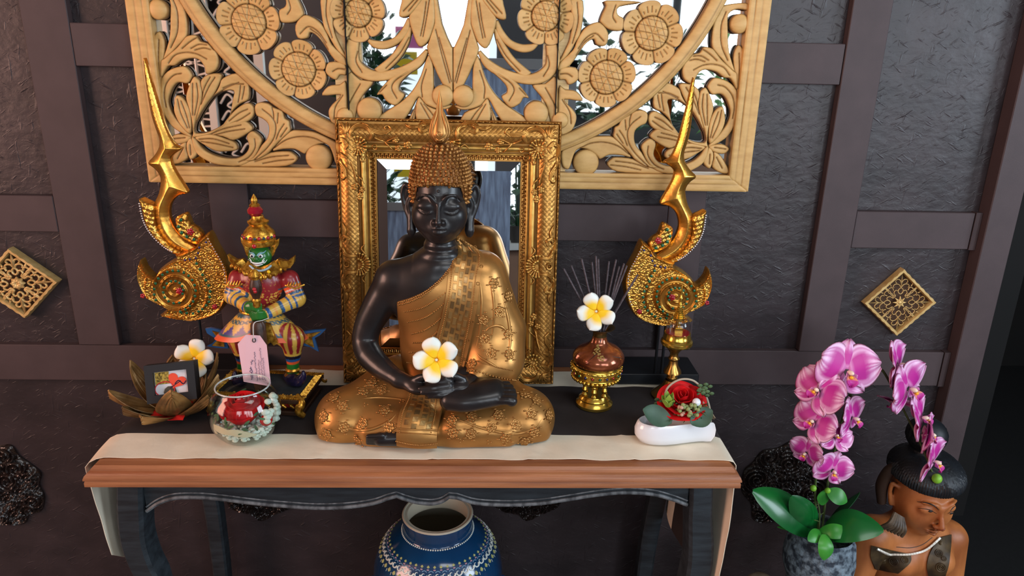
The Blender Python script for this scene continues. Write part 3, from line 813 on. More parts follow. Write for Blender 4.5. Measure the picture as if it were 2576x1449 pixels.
for p, g in (([(442, 240), (436, 262), (437, 285), (452, 315), (477, 338), (481, 305), (475, 272), (460, 247)], [[(446, 250), (454, 285), (471, 322)], [(455, 255), (468, 290), (476, 322)]]),
             ([(486, 193), (474, 215), (466, 245), (474, 275), (481, 305), (484, 336), (492, 303), (502, 270), (508, 238), (503, 207), (497, 198)], [[(484, 210), (484, 250), (484, 290)], [(494, 210), (497, 245), (489, 290)]]),
             ([(545, 184), (520, 188), (503, 205), (508, 240), (500, 268), (489, 312), (504, 285), (520, 260), (537, 238), (550, 212), (557, 190)], [[(540, 195), (524, 220), (505, 262)], [(528, 194), (516, 215), (507, 240)]])): lf('leaf', p, g, top=.026)
lf('leaf_spray', [(483, 338), (487, 305), (500, 280), (520, 256), (540, 233), (550, 215), (558, 197), (594, 184), (622, 205), (626, 215), (624, 250), (602, 262), (582, 282), (572, 310), (545, 330), (520, 341), (483, 347)],
   [[(545, 238), (570, 220), (600, 208)], [(560, 222), (585, 212), (612, 212)], [(598, 258), (602, 235), (604, 215)], [(608, 250), (612, 232), (614, 218)]], holes=[[(488, 331), (494, 297), (512, 265), (532, 245), (558, 231), (586, 229), (583, 252), (577, 286), (563, 310), (532, 328), (507, 335)]], top=.025, bev=.004)
for p, g in (([(558, 318), (575, 292), (595, 272), (619, 259), (636, 267), (639, 286), (627, 303), (605, 313), (580, 318)], [[(575, 305), (600, 285), (622, 275)], [(580, 312), (605, 300), (628, 285)]]),
             ([(490, 343), (526, 335), (567, 311), (600, 304), (619, 306), (635, 323), (619, 338), (586, 354), (560, 345), (526, 340)], [[(520, 342), (560, 325), (605, 315)], [(530, 343), (570, 332), (615, 325)]]),
             ([(487, 346), (526, 337), (567, 349), (589, 358), (596, 370), (592, 379), (567, 382), (541, 381), (512, 366)], [[(500, 351), (535, 350), (575, 362)], [(505, 357), (540, 362), (585, 372)]]),
             ([(425, 348), (446, 337), (480, 344), (468, 359), (439, 363)], [[(435, 350), (465, 347)]]),
             ([(479, 346), (467, 360), (469, 386), (479, 403), (496, 386), (489, 366)], [[(477, 365), (479, 390)]]),
             ([(466, 358), (446, 369), (425, 409), (447, 413), (471, 398), (467, 376)], [[(460, 372), (445, 400)]])): lf('leaf', p, g, top=.0245)
lf('scroll_stem', [(480, 346), (490, 383), (518, 405), (550, 416), (604, 418), (638, 398), (653, 370), (658, 350), (645, 335), (632, 330), (619, 343), (625, 369), (615, 387), (593, 398), (558, 396), (524, 384), (503, 367), (490, 348)], [[(640, 350), (641, 372), (625, 396), (600, 408)]], top=.026)
lf('leaf', [(600, 405), (636, 396), (657, 366), (671, 349), (676, 330), (673, 311), (660, 299), (645, 291), (640, 275), (643, 262), (657, 257), (676, 261), (688, 270), (710, 279), (716, 297), (727, 304), (729, 316), (730, 330), (711, 348), (687, 372), (672, 388), (640, 404)],
   [[(640, 402), (672, 372), (690, 345), (694, 315), (682, 293), (660, 275)], [(684, 270), (688, 285), (689, 300)], [(700, 285), (698, 310)], [(715, 312), (703, 330), (695, 350)], [(722, 322), (706, 345)]], top=.028)
lf('leaf', [(598, 412), (640, 400), (678, 384), (721, 381), (736, 386), (747, 401), (720, 419), (643, 421), (600, 420)], [[(640, 407), (680, 396), (725, 392)], [(660, 412), (700, 405), (738, 402)]], top=.0235)
lf('scroll_stem', [(684, 380), (700, 357), (729, 330), (755, 328), (786, 331), (812, 341), (850, 360), (866, 375), (862, 410), (845, 415), (832, 378), (821, 364), (800, 364), (776, 378), (765, 388), (741, 376), (710, 376)], [[(690, 372), (720, 352), (755, 344), (790, 348), (818, 362)]], top=.026)
# scrolls between the flowers
for n, p, g in (('scroll', [(650, -20), (711, -5), (716, 15), (700, 26), (703, 53), (719, 58), (743, 54), (761, 39), (763, 31), (757, 14), (748, -5), (745, -20)], [[(722, -8), (730, 20), (722, 36)]]),
                ('scroll', [(741, 64), (762, 38), (786, 43), (807, 59), (823, 86), (834, 112), (866, 143), (872, 166), (841, 152), (812, 110), (795, 90), (779, 82), (772, 96), (748, 96)], [[(754, 85), (775, 67), (800, 80), (820, 108)], [(780, 73), (805, 92), (825, 125)]]),
                ('stem_band', [(806, -15), (842, -15), (836, 25), (841, 80), (855, 114), (871, 146), (848, 128), (826, 92), (811, 60)], [[(822, -10), (820, 40), (835, 95)]]),
                ('leaf', [(826, 156), (867, 160), (871, 188), (854, 189), (845, 201), (829, 195), (817, 180)], [[(836, 180), (850, 173), (868, 175)]]),
                ('stem_base', [(809, 241), (824, 217), (853, 213), (871, 211), (871, 322), (843, 322), (829, 302), (825, 280), (835, 262), (856, 239)], [[(862, 240), (843, 270), (840, 300)]])): lf(n, p, g, top=.025)
# centre panel
lf('stem_base', [(874, 186), (905, 200), (938, 206), (916, 235), (901, 262), (886, 322), (874, 322)], [[(905, 212), (885, 245), (876, 262)]], top=.022)
lf('plume', [(1086, -12), (1099, -12), (1112, 60), (1137, 119), (1139, 119), (1139, 236), (1130, 222), (1112, 212), (1088, 160), (1073, 118), (1092, 58)], [[(1096, 75), (1112, 140), (1131, 208)], [(1104, 95), (1122, 155), (1135, 205)]], sm=2, top=.0265)
lf('leaf', [(1061, -14), (1040, 20), (1028, 42), (1036, 78), (1053, 117), (1074, 108), (1087, 80), (1095, 46), (1089, -14)], [[(1072, 5), (1066, 50), (1058, 90)], [(1080, 0), (1072, 50), (1064, 92)]], top=.028)
lf('leaf', [(1019, -14), (1010, 5), (1004, 41), (1028, 40), (1052, 15), (1068, -14)], [[(1046, -5), (1015, 28)], [(1055, -5), (1028, 28)]], top=.030)
def stroke(pts, wd, n=5):
    P = spline([(x, y, ww) for (x, y), ww in zip(pts, wd)], n); T = np.gradient(P[:, :2], axis=0); T /= np.linalg.norm(T, axis=1)[:, None]
    N = np.stack([-T[:, 1], T[:, 0]], 1)*P[:, 2:3]/2
    return [tuple(q) for q in P[:, :2]+N]+[tuple(q) for q in (P[:, :2]-N)[::-1]]
def band_(name, pts, wd, g=(), **k): return carve(name, stroke(pts, wd), g, sm=1, **k)
band_('stem_band', [(924, 100), (943, 111), (968, 113), (997, 101), (1019, 76), (1030, 46)], [8, 20, 22, 20, 20, 12], top=.024)
band_('stem_band', [(1033, 66), (1017, 108), (990, 148), (948, 184)], [10, 21, 24, 26], [[(1028, 95), (1005, 135), (970, 172)]], top=.0235)
band_('scroll_stem', [(1074, 126), (1050, 158), (1007, 181), (955, 192), (916, 184), (890, 160), (884, 130), (889, 100)], [10, 24, 25, 26, 32, 34, 36, 30], [[(899, 130), (895, 155), (910, 182)]], top=.025)
lf('leaf', [(1072, 140), (1052, 168), (1021, 194), (1005, 212), (1004, 227), (1017, 237), (1011, 251), (993, 266), (970, 254), (961, 239), (947, 239), (958, 222), (978, 200), (1000, 183), (1045, 160)], [[(1025, 183), (995, 202), (985, 222), (998, 248)], [(972, 215), (955, 232)]], top=.0255)
lf('scroll_stem', [(1076, 138), (1058, 190), (1035, 230), (1005, 258), (964, 284), (945, 300), (948, 318), (1000, 318), (1030, 282), (1052, 245), (1070, 263), (1100, 275), (1125, 275), (1137, 264), (1110, 263), (1094, 240), (1091, 205), (1089, 160)], [[(1072, 175), (1060, 215), (1062, 245)]], top=.024)
lf('leaf', [(1051, 243), (1040, 275), (1020, 318), (1040, 322), (1044, 290), (1052, 262)], [[(1046, 268), (1036, 300)]], top=.022)
lf('leaf', [(1053, 243), (1075, 266), (1112, 284), (1122, 322), (1062, 322), (1046, 300), (1045, 272)], [[(1058, 260), (1075, 290), (1090, 318)], [(1066, 262), (1085, 285), (1102, 312)]], top=.0235)
# ================================================================== small ornate gilt mirror leaning on the wall
M_antique = mat('antique_gilt', (255, 255, 255), rough=.34, metal=.75, attr=True, col2=(225, 215, 200), scale=60, rvar=.06)
AG = np.array(lin((200, 148, 76))); AGD = np.array(lin((96, 58, 22))); AGB = np.array(lin((232, 190, 105)))  # AGD paints recess shade into the gilt, in place of occlusion
_bl, _br = at_y(868, 957, -.105), at_y(1389, 960, -.105); _tl, _tr = at_y(845, 304, -.045), at_y(1412, 320, -.045)
om = thing('ornate_mirror', 'rectangular gilt baroque framed mirror leaning on the wall behind the seated statue', 'mirror', ((_bl[0]+_br[0])/2, -.100, CZ))
FWD, FHT = .485, .597
om.rotation_euler = (-math.atan2(.056, .594), 0, 0)
FRW = .0865
def fprof(s, t, L):
    """height and colour over frame width s (0 outer .. 1 inner), t metres along"""
    mm = s*FRW*1000
    c = AG
    if mm < 7:
        q = math.sin(PI*mm/7); b = abs(math.sin(t*PI/.0135+mm*.45)); hgt = .012+.006*q*(.45+.55*b); c = AG*(.55+.45*b*q)+AGD*(.45-.45*b*q)
    elif mm < 12: hgt = .0155; c = AG*.5+AGD*.5
    elif mm < 48:
        u = (mm-12)/36; hgt = .018+.016*math.sin(PI*(u*.62+.18)); 
        a = (t*1000+ (mm-12)*1.0)/11; b = (t*1000-(mm-12)*1.0)/11
        ga = abs(a-round(a)); gb = abs(b-round(b)); g = max(math.exp(-(ga/.09)**2), math.exp(-(gb/.09)**2))*.75; hgt -= .0008*g*(0 if t is None else 1)
        c = AG*(1-.7*g)+AGD*.7*g
    elif mm < 52: hgt = .022; c = AGD*.7+AG*.3
    elif mm < 66:
        u = (mm-52)/14; hgt = .020+.008*math.sin(PI*u); c = AGB
    elif mm < 69: hgt = .016; c = AGD*.7+AG*.3
    elif mm < 74: u = (mm-69)/5; hgt = .0165+.003*math.sin(PI*u); c = AGB
    elif mm < 83:
        v = (t*1000/9) % 1; w_ = (mm-74)/9
        k = (abs(v-.12) < .12) or (abs(v-.62) < .12) or (w_ > .75 and v < .62) or (w_ < .25 and (v > .62 or v < .1))
        hgt = .0125+(.0022 if k else 0); c = AG if k else AGD*.6+AG*.4
    else: hgt = .0105; c = AG*.75+AGD*.25
    return hgt, c
def frame_side(mbx, L, M):
    mms = sorted(set([0, .01, 1, 2, 3, 4, 5, 6, 6.9, 7.1, 9, 11.9]+list(np.arange(12.1, 48, 1.5))+[47.9, 48.1, 50, 51.9, 52.1, 54, 56, 58, 60, 62, 64, 65.9, 66.1, 68.9, 69.1, 70.5, 72, 73.9, 74.1]+list(np.arange(75, 83, 1.1))+[82.9, 83.1, 86.5]))
    nt = int(L/.0019); V = []; C = []
    for k, mm in enumerate(mms):
        s = mm/86.5; a = s*FRW
        for j in range(nt+1):
            t = a+(L-2*a)*j/nt; hh, c = fprof(s, t-L/2, L)
            if mm == 0: hh = 0
            V.append((t, -hh, a)); C.append(c)
    F = []; w = nt+1
    for k in range(len(mms)-1):
        for j in range(nt): F.append((k*w+j, k*w+j+1, (k+1)*w+j+1, (k+1)*w+j))
    mbx.add(V, F, 0, np.array(C), M)
fb = MB()
frame_side(fb, FWD, xf((-FWD/2, 0, 0)))
frame_side(fb, FWD, xf((FWD/2, 0, FHT), (0, PI, 0)))
frame_side(fb, FHT, xf((FWD/2, 0, 0), (0, -PI/2, 0)))
frame_side(fb, FHT, xf((-FWD/2, 0, FHT), (0, PI/2, 0)))
ofr = fb.build('frame', M_antique, om, 50)
MB().box((-FWD/2+.004, -.006, .003), (FWD/2-.004, -.0005, FHT-.003)).build('backing_board', mat('backing_board', (70, 52, 36)), om, 0)
gx, gz0, gz1 = FWD/2-FRW, FRW, FHT-FRW
g = MB(); bw = .021
for r, yy in ((0, -.0078), (bw, -.0098)): pass
V = [(-gx-.001, -.0078, gz0-.001), (gx+.001, -.0078, gz0-.001), (gx+.001, -.0078, gz1+.001), (-gx-.001, -.0078, gz1+.001),
     (-gx+bw, -.0096, gz0+bw), (gx-bw, -.0096, gz0+bw), (gx-bw, -.0096, gz1-bw), (-gx+bw, -.0096, gz1-bw)]
F = [(4, 5, 6, 7), (0, 1, 5, 4), (1, 2, 6, 5), (2, 3, 7, 6), (3, 0, 4, 7)]
link_mesh('mirror_glass', V, F, M_mirror, om, 0)
# ornaments: ridged scrolls, shell, sprigs (millimetres from the outer corner, y downward)
def orn(mbx, S, off):
    def P3(pts, z): return [(p[0]*.001, -off(p)-z*.5, -p[1]*.001) for p in pts]
    for kind, pts, r, z in S:
        if kind == 't':
            Q = spline([tuple(p) for p in pts], 7); n = len(Q)
            mbx.tube([(q[0]*.001, -off(q)-z*.5, -q[1]*.001) for q in Q], [x*.00125 for x in r], 6, col=AG*1.05)
        elif kind == 'f':
            cx, cy = pts; y = -off((cx, cy))-z*.5
            for k in range(5):
                a = 2*PI*k/5; mbx.ball((cx*.001+math.cos(a)*r*.00085, y, -cy*.001+math.sin(a)*r*.00085), (r*.0007, .0016, r*.0007), 8, 5, col=AG)
            mbx.ball((cx*.001, y-.0012, -cy*.001), r*.0005, 8, 5, col=AGB)
        elif kind == 's':
            cx, cy, a0, a1, nf = pts; y = -off((cx, cy))-z*.5
            for k in range(nf):
                a = R(a0+(a1-a0)*k/(nf-1)); p0 = (cx*.001, y-.001, -cy*.001); p1 = (cx*.001+math.cos(a)*r*.001, y-.0035, -cy*.001+math.sin(a)*r*.001)
                pm = ((p0[0]+p1[0])/2, y-.0005, (p0[2]+p1[2])/2)
                mbx.tube(spline([p0, pm, p1], 4), [.0008, .0020, .0026], 6, col=AG*.92)
                mbx.ball(p1, .0030, 8, 6, col=AGB)
def hofs(d):
    if d < 12: return .0155
    if d < 48: return .018+.016*math.sin(PI*((d-12)/36*.62+.18))
    if d < 66: return .024+.004*math.sin(PI*(d-48)/18)
    return .018
def hoff(p):
    d = min(p[0], p[1]); return hofs(d)
corner = []
def rid(pts, r, z=.004, n=3, sp=2.6):
    P = np.array(pts, float); T = np.gradient(P, axis=0); T /= np.linalg.norm(T, axis=1)[:, None]; N = np.stack([-T[:, 1], T[:, 0]], 1)
    for k in range(n):
        o = (k-(n-1)/2)*sp; q = P+N*o*np.sin(np.linspace(.35, PI-.5, len(P)))[:, None]*1.2
        corner.append(('t', [tuple(x) for x in q], r, z-abs(k-(n-1)/2)*.0008))
rid([(36, 40), (40, 24), (54, 15), (72, 19), (82, 34), (76, 46)], [1.2, 2.2, 2.4, 2.2, 1.6, .8], .006)
rid([(66, 16), (84, 26), (102, 30), (122, 27)], [2, 2.2, 1.6, .8], .005)
rid([(28, 84), (10, 74), (7, 56), (17, 46), (28, 56), (23, 66)], [1.2, 2.2, 2.4, 2, 1.6, .8], .006)
rid([(10, 72), (10, 92), (20, 108), (24, 124)], [2, 2.2, 1.6, .8], .005)
for a, b in (((27, 33), (8, 14)), ((27, 33), (14, 9)), ((27, 33), (7, 24)), ((27, 33), (7, 36)), ((27, 33), (26, 9)), ((30, 30), (34, 12))):
    m_ = ((a[0]+b[0])/2+2, (a[1]+b[1])/2-2); corner.append(('t', [a, m_, b], [1.2, 2.4, 1.2], .005))
corner += [('s', (50, 58, 20, 380, 17), 19, .006), ('s', (50, 58, 10, 370, 9), 9, .004)]
corner += [('t', [(111, 33), (122, 24), (116, 16), (108, 18), (111, 23)], [1.6, 1.8, 1.5, 1.2, .7], .005), ('t', [(24, 122), (15, 130), (9, 122), (13, 115), (17, 118)], [1.6, 1.8, 1.5, 1.2, .7], .005)]
corner += [('t', [(86, 40), (104, 48), (128, 51), (150, 54), (170, 58)], [1.8, 1.6, 1.2, 1.1, .8], .004), ('f', (156, 55), 6, .005), ('f', (136, 62), 5, .003), ('f', (131, 44), 5, .006), ('t', [(108, 49), (118, 60), (126, 68)], [1.4, 1.2, .7], .003), ('t', [(112, 48), (124, 42), (136, 38)], [1.4, 1.2, .7], .006)]
corner += [('t', [(36, 92), (42, 112), (46, 132), (53, 148), (50, 172)], [1.8, 1.6, 1.2, 1.1, .8], .004), ('f', (50, 166), 6, .005), ('f', (57, 150), 5, .003), ('f', (42, 145), 5, .006), ('t', [(44, 118), (56, 128), (62, 138)], [1.4, 1.2, .7], .003)]
for (cx, cy, rr) in ((75, 77, 7), (60, 86, 5), (86, 60, 5)):
    corner.append(('t', [(cx+rr*math.cos(a), cy+rr*math.sin(a)) for a in np.linspace(0, 5.6, 8)], [1.6]*3, .002)); corner.append(('t', [(cx, cy), (cx+.5, cy)], [rr*.45, rr*.45], .002))
cb = MB(); orn(cb, corner, hoff)
CV = np.concatenate(cb.V); CC_ = np.concatenate(cb.C)
for sx_, sz_, x0, z0 in ((1, 1, -FWD/2, FHT), (-1, 1, FWD/2, FHT), (1, -1, -FWD/2, 0), (-1, -1, FWD/2, 0)):
    V = CV.copy(); V[:, 0] = x0+sx_*V[:, 0]; V[:, 2] = z0+sz_*V[:, 2]
    F = cb.F if sx_*sz_ > 0 else [f[::-1] for f in cb.F]
    link_mesh('corner_ornament', V, F, M_antique, om, 60, col=CC_)
corner = []
rid([(44, -18), (20, -20), (8, -40), (14, -60), (26, -56), (22, -44)], [1.2, 2.2, 2.4, 2, 1.6, .8], .006)
rid([(44, 18), (20, 20), (8, 40), (14, 60), (26, 56), (22, 44)], [1.2, 2.2, 2.4, 2, 1.6, .8], .006)
rid([(12, -50), (18, -75), (10, -92)], [2.2, 1.6, .8], .005, 2); rid([(12, 50), (18, 75), (10, 92)], [2.2, 1.6, .8], .005, 2)
corner += [('s', (46, 0, -100, 100, 13), 24, .006), ('s', (44, 0, -80, 80, 7), 12, .005), ('t', [(20+6*math.cos(a), 6*math.sin(a)) for a in np.linspace(0, 5.9, 9)], [1.8]*3, .006), ('t', [(20, 0), (20.5, 0)], [3, 3], .006),
           ('t', [(60, -22), (52, -34), (60, -44)], [1.6, 1.6, .8], .004), ('t', [(60, 22), (52, 34), (60, 44)], [1.6, 1.6, .8], .004)]
sb = MB(); orn(sb, corner, lambda p: hofs(p[0]))
SV = np.concatenate(sb.V); SCc = np.concatenate(sb.C)
for k in range(3):
    V = SV.copy()
    if k == 0: V = V+np.array([-FWD/2, 0, FHT*.475]); F = sb.F
    elif k == 1: V = V*np.array([-1, 1, 1])+np.array([FWD/2, 0, FHT*.475]); F = [f[::-1] for f in sb.F]
    else: V = np.stack([V[:, 2], V[:, 1], -V[:, 0]], 1)+np.array([0, 0, FHT]); F = sb.F
    link_mesh('edge_ornament', V, F, M_antique, om, 60, col=SCc)
# ================================================================== seated statue
M_bskin = mat('dark_bronze_skin', (34, 31, 32), rough=.33, col2=(24, 22, 23), scale=30, bump=.12, bscale=120, bdist=.0006, spec=.5, coat=.12)
M_bgold = mat('statue_gold_paint', (184, 134, 74), rough=.34, metal=.68, col2=(164, 116, 62), scale=14, bump=.25, bscale=60, bdist=.0012, rvar=.05)
M_bgoldd = mat('statue_gold_recess', (150, 102, 52), rough=.45, metal=.4)
M_bcurl = mat('statue_gold_curls', (190, 138, 76), rough=.34, metal=.6, col2=(120, 74, 32), scale=120)
M_tile = mat('sash_tiles', (176, 138, 84), rough=.25, metal=.7, col2=(132, 100, 62), scale=42, thr=(.42, .58))
BR = np.array([-.09, -.265, CZ])
bud = thing('seated_statue', 'black seated meditating figure in gold robe with gold curls and flame crown', 'statue', tuple(BR))
def Wp(px, py, y): return at_y(px, py, y)
def L(p): return np.asarray(p, float)-BR
PXM = .00079
# ---- head
Hc = Wp(1108, 511, -.275)
def hd(x, y, z): return (Hc[0]+x, Hc[1]+y, Hc[2]+z)
hv = Vol(Hc-np.array([.11, .10, .15]), Hc+np.array([.11, .10, .13]), .0017)
hv.ell(hd(0, .006, .022), (.0525, .060, .064), 0)
hv.ell(hd(0, -.006, -.018), (.0485, .050, .050), .02)
hv.ell(hd(0, -.018, -.047), (.027, .030, .022), .03)
hv.ell(hd(0, -.033, -.058), (.015, .013, .010), .014)
for s in (-1, 1):
    hv.ell(hd(s*.028, -.030, -.020), (.020, .018, .022), .02)          # cheek
    hv.ell(hd(s*.0230, -.0440, .004), (.0175, .0112, .0100), .008)      # lid bulge
    hv.path([hd(s*.007, -.0560, .014), hd(s*.017, -.0575, .0245), hd(s*.031, -.0520, .025), hd(s*.043, -.0400, .015)], [.0028, .0030, .0026, .0014], .007)
    # eye line
    hv.path([hd(s*.0105, -.0575, -.0010), hd(s*.018, -.0582, -.0035), hd(s*.026, -.0560, -.0040), hd(s*.036, -.0490, -.0005)], .0011, .0012, cut=True)
    hv.path([hd(s*.0125, -.0560, -.0055), hd(s*.020, -.0570, -.0085), hd(s*.028, -.0540, -.0085), hd(s*.034, -.0500, -.0060)], .0012, .0016)
    hv.ell(hd(s*.0075, -.0580, -.0245), (.0052, .0060, .0046), .0035)   # nostril wing
    # ears
    hv.path([hd(s*.053, -.002, .020), hd(s*.066, .004, .034), hd(s*.073, .006, .016), hd(s*.068, .004, -.010), hd(s*.060, .000, -.030), hd(s*.056, -.004, -.052)], [.0035, .0042, .0042, .0040, .0050, .0075], .003)
    hv.path([hd(s*.054, -.003, .010), hd(s*.059, .000, -.004), hd(s*.056, -.002, -.022), hd(s*.0545, -.004, -.050)], [.0055, .0060, .0055, .0075], .005)
    hv.ell(hd(s*.0585, .004, .014), (.0105, .0035, .018), .003)
    hv.ell(hd(s*.0560, -.005, -.055), (.0080, .0060, .0110), .004)
hv.path([hd(0, -.0530, .016), hd(0, -.0600, .004), hd(0, -.0665, -.010), hd(0, -.0705, -.0205)], [.0036, .0036, .0042, .0052], .006)
hv.ell(hd(0, -.0705, -.0230), (.0058, .0052, .0048), .004)
hv.ell(hd(0, -.0500, -.0400), (.018, .010, .012), .012)                 # mouth mound
hv.path([hd(-.0190, -.0500, -.0350), hd(-.009, -.0585, -.0365), hd(-.003, -.0612, -.0345), hd(0, -.0612, -.0355), hd(.003, -.0612, -.0345), hd(.009, -.0585, -.0365), hd(.0190, -.0500, -.0350)], [.0010, .0023, .0026, .0026, .0026, .0023, .0010], .002)
hv.path([hd(-.0160, -.0510, -.0390), hd(-.008, -.0580, -.0430), hd(0, -.0600, -.0440), hd(.008, -.0580, -.0430), hd(.0160, -.0510, -.0390)], [.0012, .0030, .0036, .0030, .0012], .002)
hv.path([hd(-.0200, -.0500, -.0368), hd(-.009, -.0600, -.0392), hd(0, -.0632, -.0390), hd(.009, -.0600, -.0392), hd(.0200, -.0500, -.0368)], .0009, .001, cut=True)
hv.ell(hd(0, -.0588, .034), (.0034, .0030, .0034), .001)
# ---- neck, torso, arms, hands (dark)
hv2 = Vol(Wp(850, 1010, -.45)-np.array([.02, 0, .05]), Wp(1330, 560, -.12)+np.array([.02, 0, .02]), .0025)
b = hv2
nk0, nk1 = Wp(1112, 668, -.262), Wp(1108, 585, -.268)
b.cap(nk0, nk1, .033, .029, 0)
for t, rr in ((.16, .0385), (.42, .0350), (.68, .0325)):
    c = nk0+(nk1-nk0)*t
    b.fn(lambda X, Y, Z, c=c, rr=rr: np.sqrt((np.sqrt((X-c[0])**2+(Y-c[1])**2)-rr+.006)**2+((Z-c[2]))**2)-.0068, c-.045, c+.045, .0022)
b.ell(Wp(1105, 745, -.262), (.098, .056, .092), .03)
sh = Wp(992, 702, -.258); el = Wp(919, 858, -.262); wr = Wp(1004, 955, -.345)
b.cap(Wp(1090, 690, -.258), sh, .040, .036, .03)
b.path([sh, Wp(955, 765, -.256), Wp(928, 815, -.256), el, Wp(930, 893, -.283), Wp(962, 926, -.315), wr], [.0365, .0330, .0285, .0262, .0268, .0225, .0155], .012, n=10)
b.ell(Wp(1098, 860, -.255), (.070, .048, .085), .03)
# right hand: palm and fingers lying in the lap
p0 = wr; pal = Wp(1052, 972, -.362)
b.cap(p0, pal, .0150, .0165, .01); b.ell(Wp(1062, 976, -.366), (.030, .020, .010), .008)
def fing(vol, pts, r): vol.path(pts, r, .0012, n=5)
for k, (a, c, d, e) in enumerate((((1070, 957), (1088, 950), (1102, 949), -.362), ((1078, 968), (1104, 963), (1126, 962), -.370), ((1078, 979), (1106, 977), (1130, 976), -.376), ((1076, 990), (1100, 991), (1120, 991), -.382))):
    fing(b, [Wp(*a, e), Wp(*c, e-.002), Wp(*d, e)], [.0066, .0060, .0050])
fing(b, [Wp(1040, 958, -.360), Wp(1066, 948, -.368), Wp(1094, 950, -.374)], [.0085, .0078, .0060])
# left hand from the right, fingers to the left, in front
lw = Wp(1206, 952, -.330)
b.cap(Wp(1240, 930, -.28), lw, .020, .0165, .01); b.cap(lw, Wp(1160, 968, -.368), .0165, .0160, .01)
b.ell(Wp(1150, 972, -.376), (.030, .018, .011), .008)
for a, c, d, e in (((1132, 957), (1104, 961), (1078, 966), -.386), ((1130, 968), (1094, 974), (1056, 978), -.392), ((1132, 979), (1098, 985), (1062, 988), -.396), ((1136, 989), (1108, 995), (1080, 997), -.398)):
    fing(b, [Wp(*a, e+.006), Wp(*c, e), Wp(*d, e+.002)], [.0068, .0062, .0048])
fing(b, [Wp(1165, 955, -.372), Wp(1140, 945, -.378), Wp(1118, 950, -.380)], [.0085, .0078, .0060])
V1, F1 = hv.mesh(1); V2, F2 = hv2.mesh(1)
# ---- feet (dark)
fv = Vol((Wp(890, 1100, -.4)[0], -.46, CZ-.005), (Wp(1320, 1000, -.4)[0], -.27, .96), .0022)
heel = Wp(1132, 1008, -.392)
fv.path([heel, Wp(1170, 1012, -.400), Wp(1215, 1006, -.398), Wp(1248, 1000, -.392)], [.0200, .0190, .0175, .0170], 0)
fv.path([Wp(1150, 985, -.375), Wp(1200, 986, -.378), Wp(1246, 976, -.372)], [.016, .019, .019], .016)
fv.cap(Wp(1235, 985, -.362), Wp(1165, 950, -.325), .017, .024, .02)
for k, (x, y, r) in enumerate(((1290, 1009, .0108), (1293, 996, .0084), (1291, 985, .0078), (1286, 975, .0072), (1279, 966, .0064))):
    yy = -.402+k*.0095
    fv.path([Wp(x-44, y-2, yy+.004), Wp(x-14, y-2, yy-.002), Wp(x-3, y, yy)], [r*.98, r*.80, r], .0015, n=4)
    fv.ell(Wp(x-3, y, yy), (r*1.05, r*.95, r*1.02), .001)
# the other foot under the left knee
fv.cap(Wp(1010, 1101, -.400), Wp(958, 1104, -.404), .0170, .0140, 0)
for k in range(4): fv.cap(Wp(962, 1096+k*6, -.412+k*.002), Wp(926, 1098+k*5, -.410+k*.002), .0058, .0048, .001)
fv.keep(lambda X, Y, Z: (CZ+.001-Z)+0*X+0*Y)
V3, F3 = fv.mesh(1)
n1, n2 = len(V1), len(V2)
link_mesh('body', L(np.concatenate([V1, V2, V3])), np.concatenate([F1, F2+n1, F3+n1+n2]), M_bskin, bud, 180)

# ---- legs in gold cloth
lv = Vol((Wp(795, 1050, -.33)[0]-.03, -.455, CZ-.004), (Wp(1395, 1050, -.33)[0]+.03, -.10, 1.0), .0027)
kl, kr = Wp(868, 1050, -.322), Wp(1322, 1050, -.322)
cl, cr = Wp(1040, 1075, -.375), Wp(1150, 1075, -.372)
lv.cap(Wp(1010, 965, -.235), (kl[0]+.010, kl[1], kl[2]+.004), .062, .054, 0)
lv.cap(kl, cl, .052, .036, .02); lv.ell(kl, (.056, .064, .052), .02)
lv.cap(Wp(1190, 965, -.235), (kr[0]-.010, kr[1], kr[2]+.004), .062, .054, .02)
lv.cap(kr, cr, .052, .034, .02); lv.ell(kr, (.056, .064, .052), .02)
lv.ell((BR[0], -.26, .86), (.15, .09, .06), .03)
lv.box((BR[0], -.365, CZ+.02), (.15, .035, .022), .015, .02)
lv.box((kl[0], kl[1], CZ+.012), (.042, .048, .014), .01, .02); lv.box((kr[0], kr[1], CZ+.012), (.042, .048, .014), .01, .02)
lv.keep(lambda X, Y, Z: (CZ+.0005-Z)+0*X+0*Y)
VL, FL = lv.mesh(2)
link_mesh('leg_cloth', L(VL), FL, M_bgold, bud, 180)
# ---- robe on the torso
rv = Vol((Wp(1000, 800, -.27)[0]-.05, -.42, .84), (Wp(1320, 800, -.27)[0]+.05, -.15, Wp(1150, 600, -.26)[2]+.03), .0026)
rv.ell(Wp(1105, 745, -.262), (.1015, .0605, .096), 0)
rv.ell(Wp(1098, 860, -.255), (.0745, .053, .088), .03)
rv.cap(Wp(1110, 930, -.255), Wp(1110, 860, -.255), .075, .065, .03)
rs = Wp(1212, 690, -.258)
rv.cap(Wp(1140, 672, -.262), rs, .034, .040, .025)
rv.cap(rs, Wp(1262, 830, -.262), .044, .046, .025); rv.cap(Wp(1262, 830, -.262), Wp(1258, 905, -.275), .046, .046, .02)
rv.ell(Wp(1240, 900, -.290), (.060, .052, .052), .025)
rv.cap(Wp(1255, 925, -.305), Wp(1200, 945, -.33), .036, .022, .02)
rv.ell(Wp(1215, 800, -.270), (.055, .050, .10), .03)
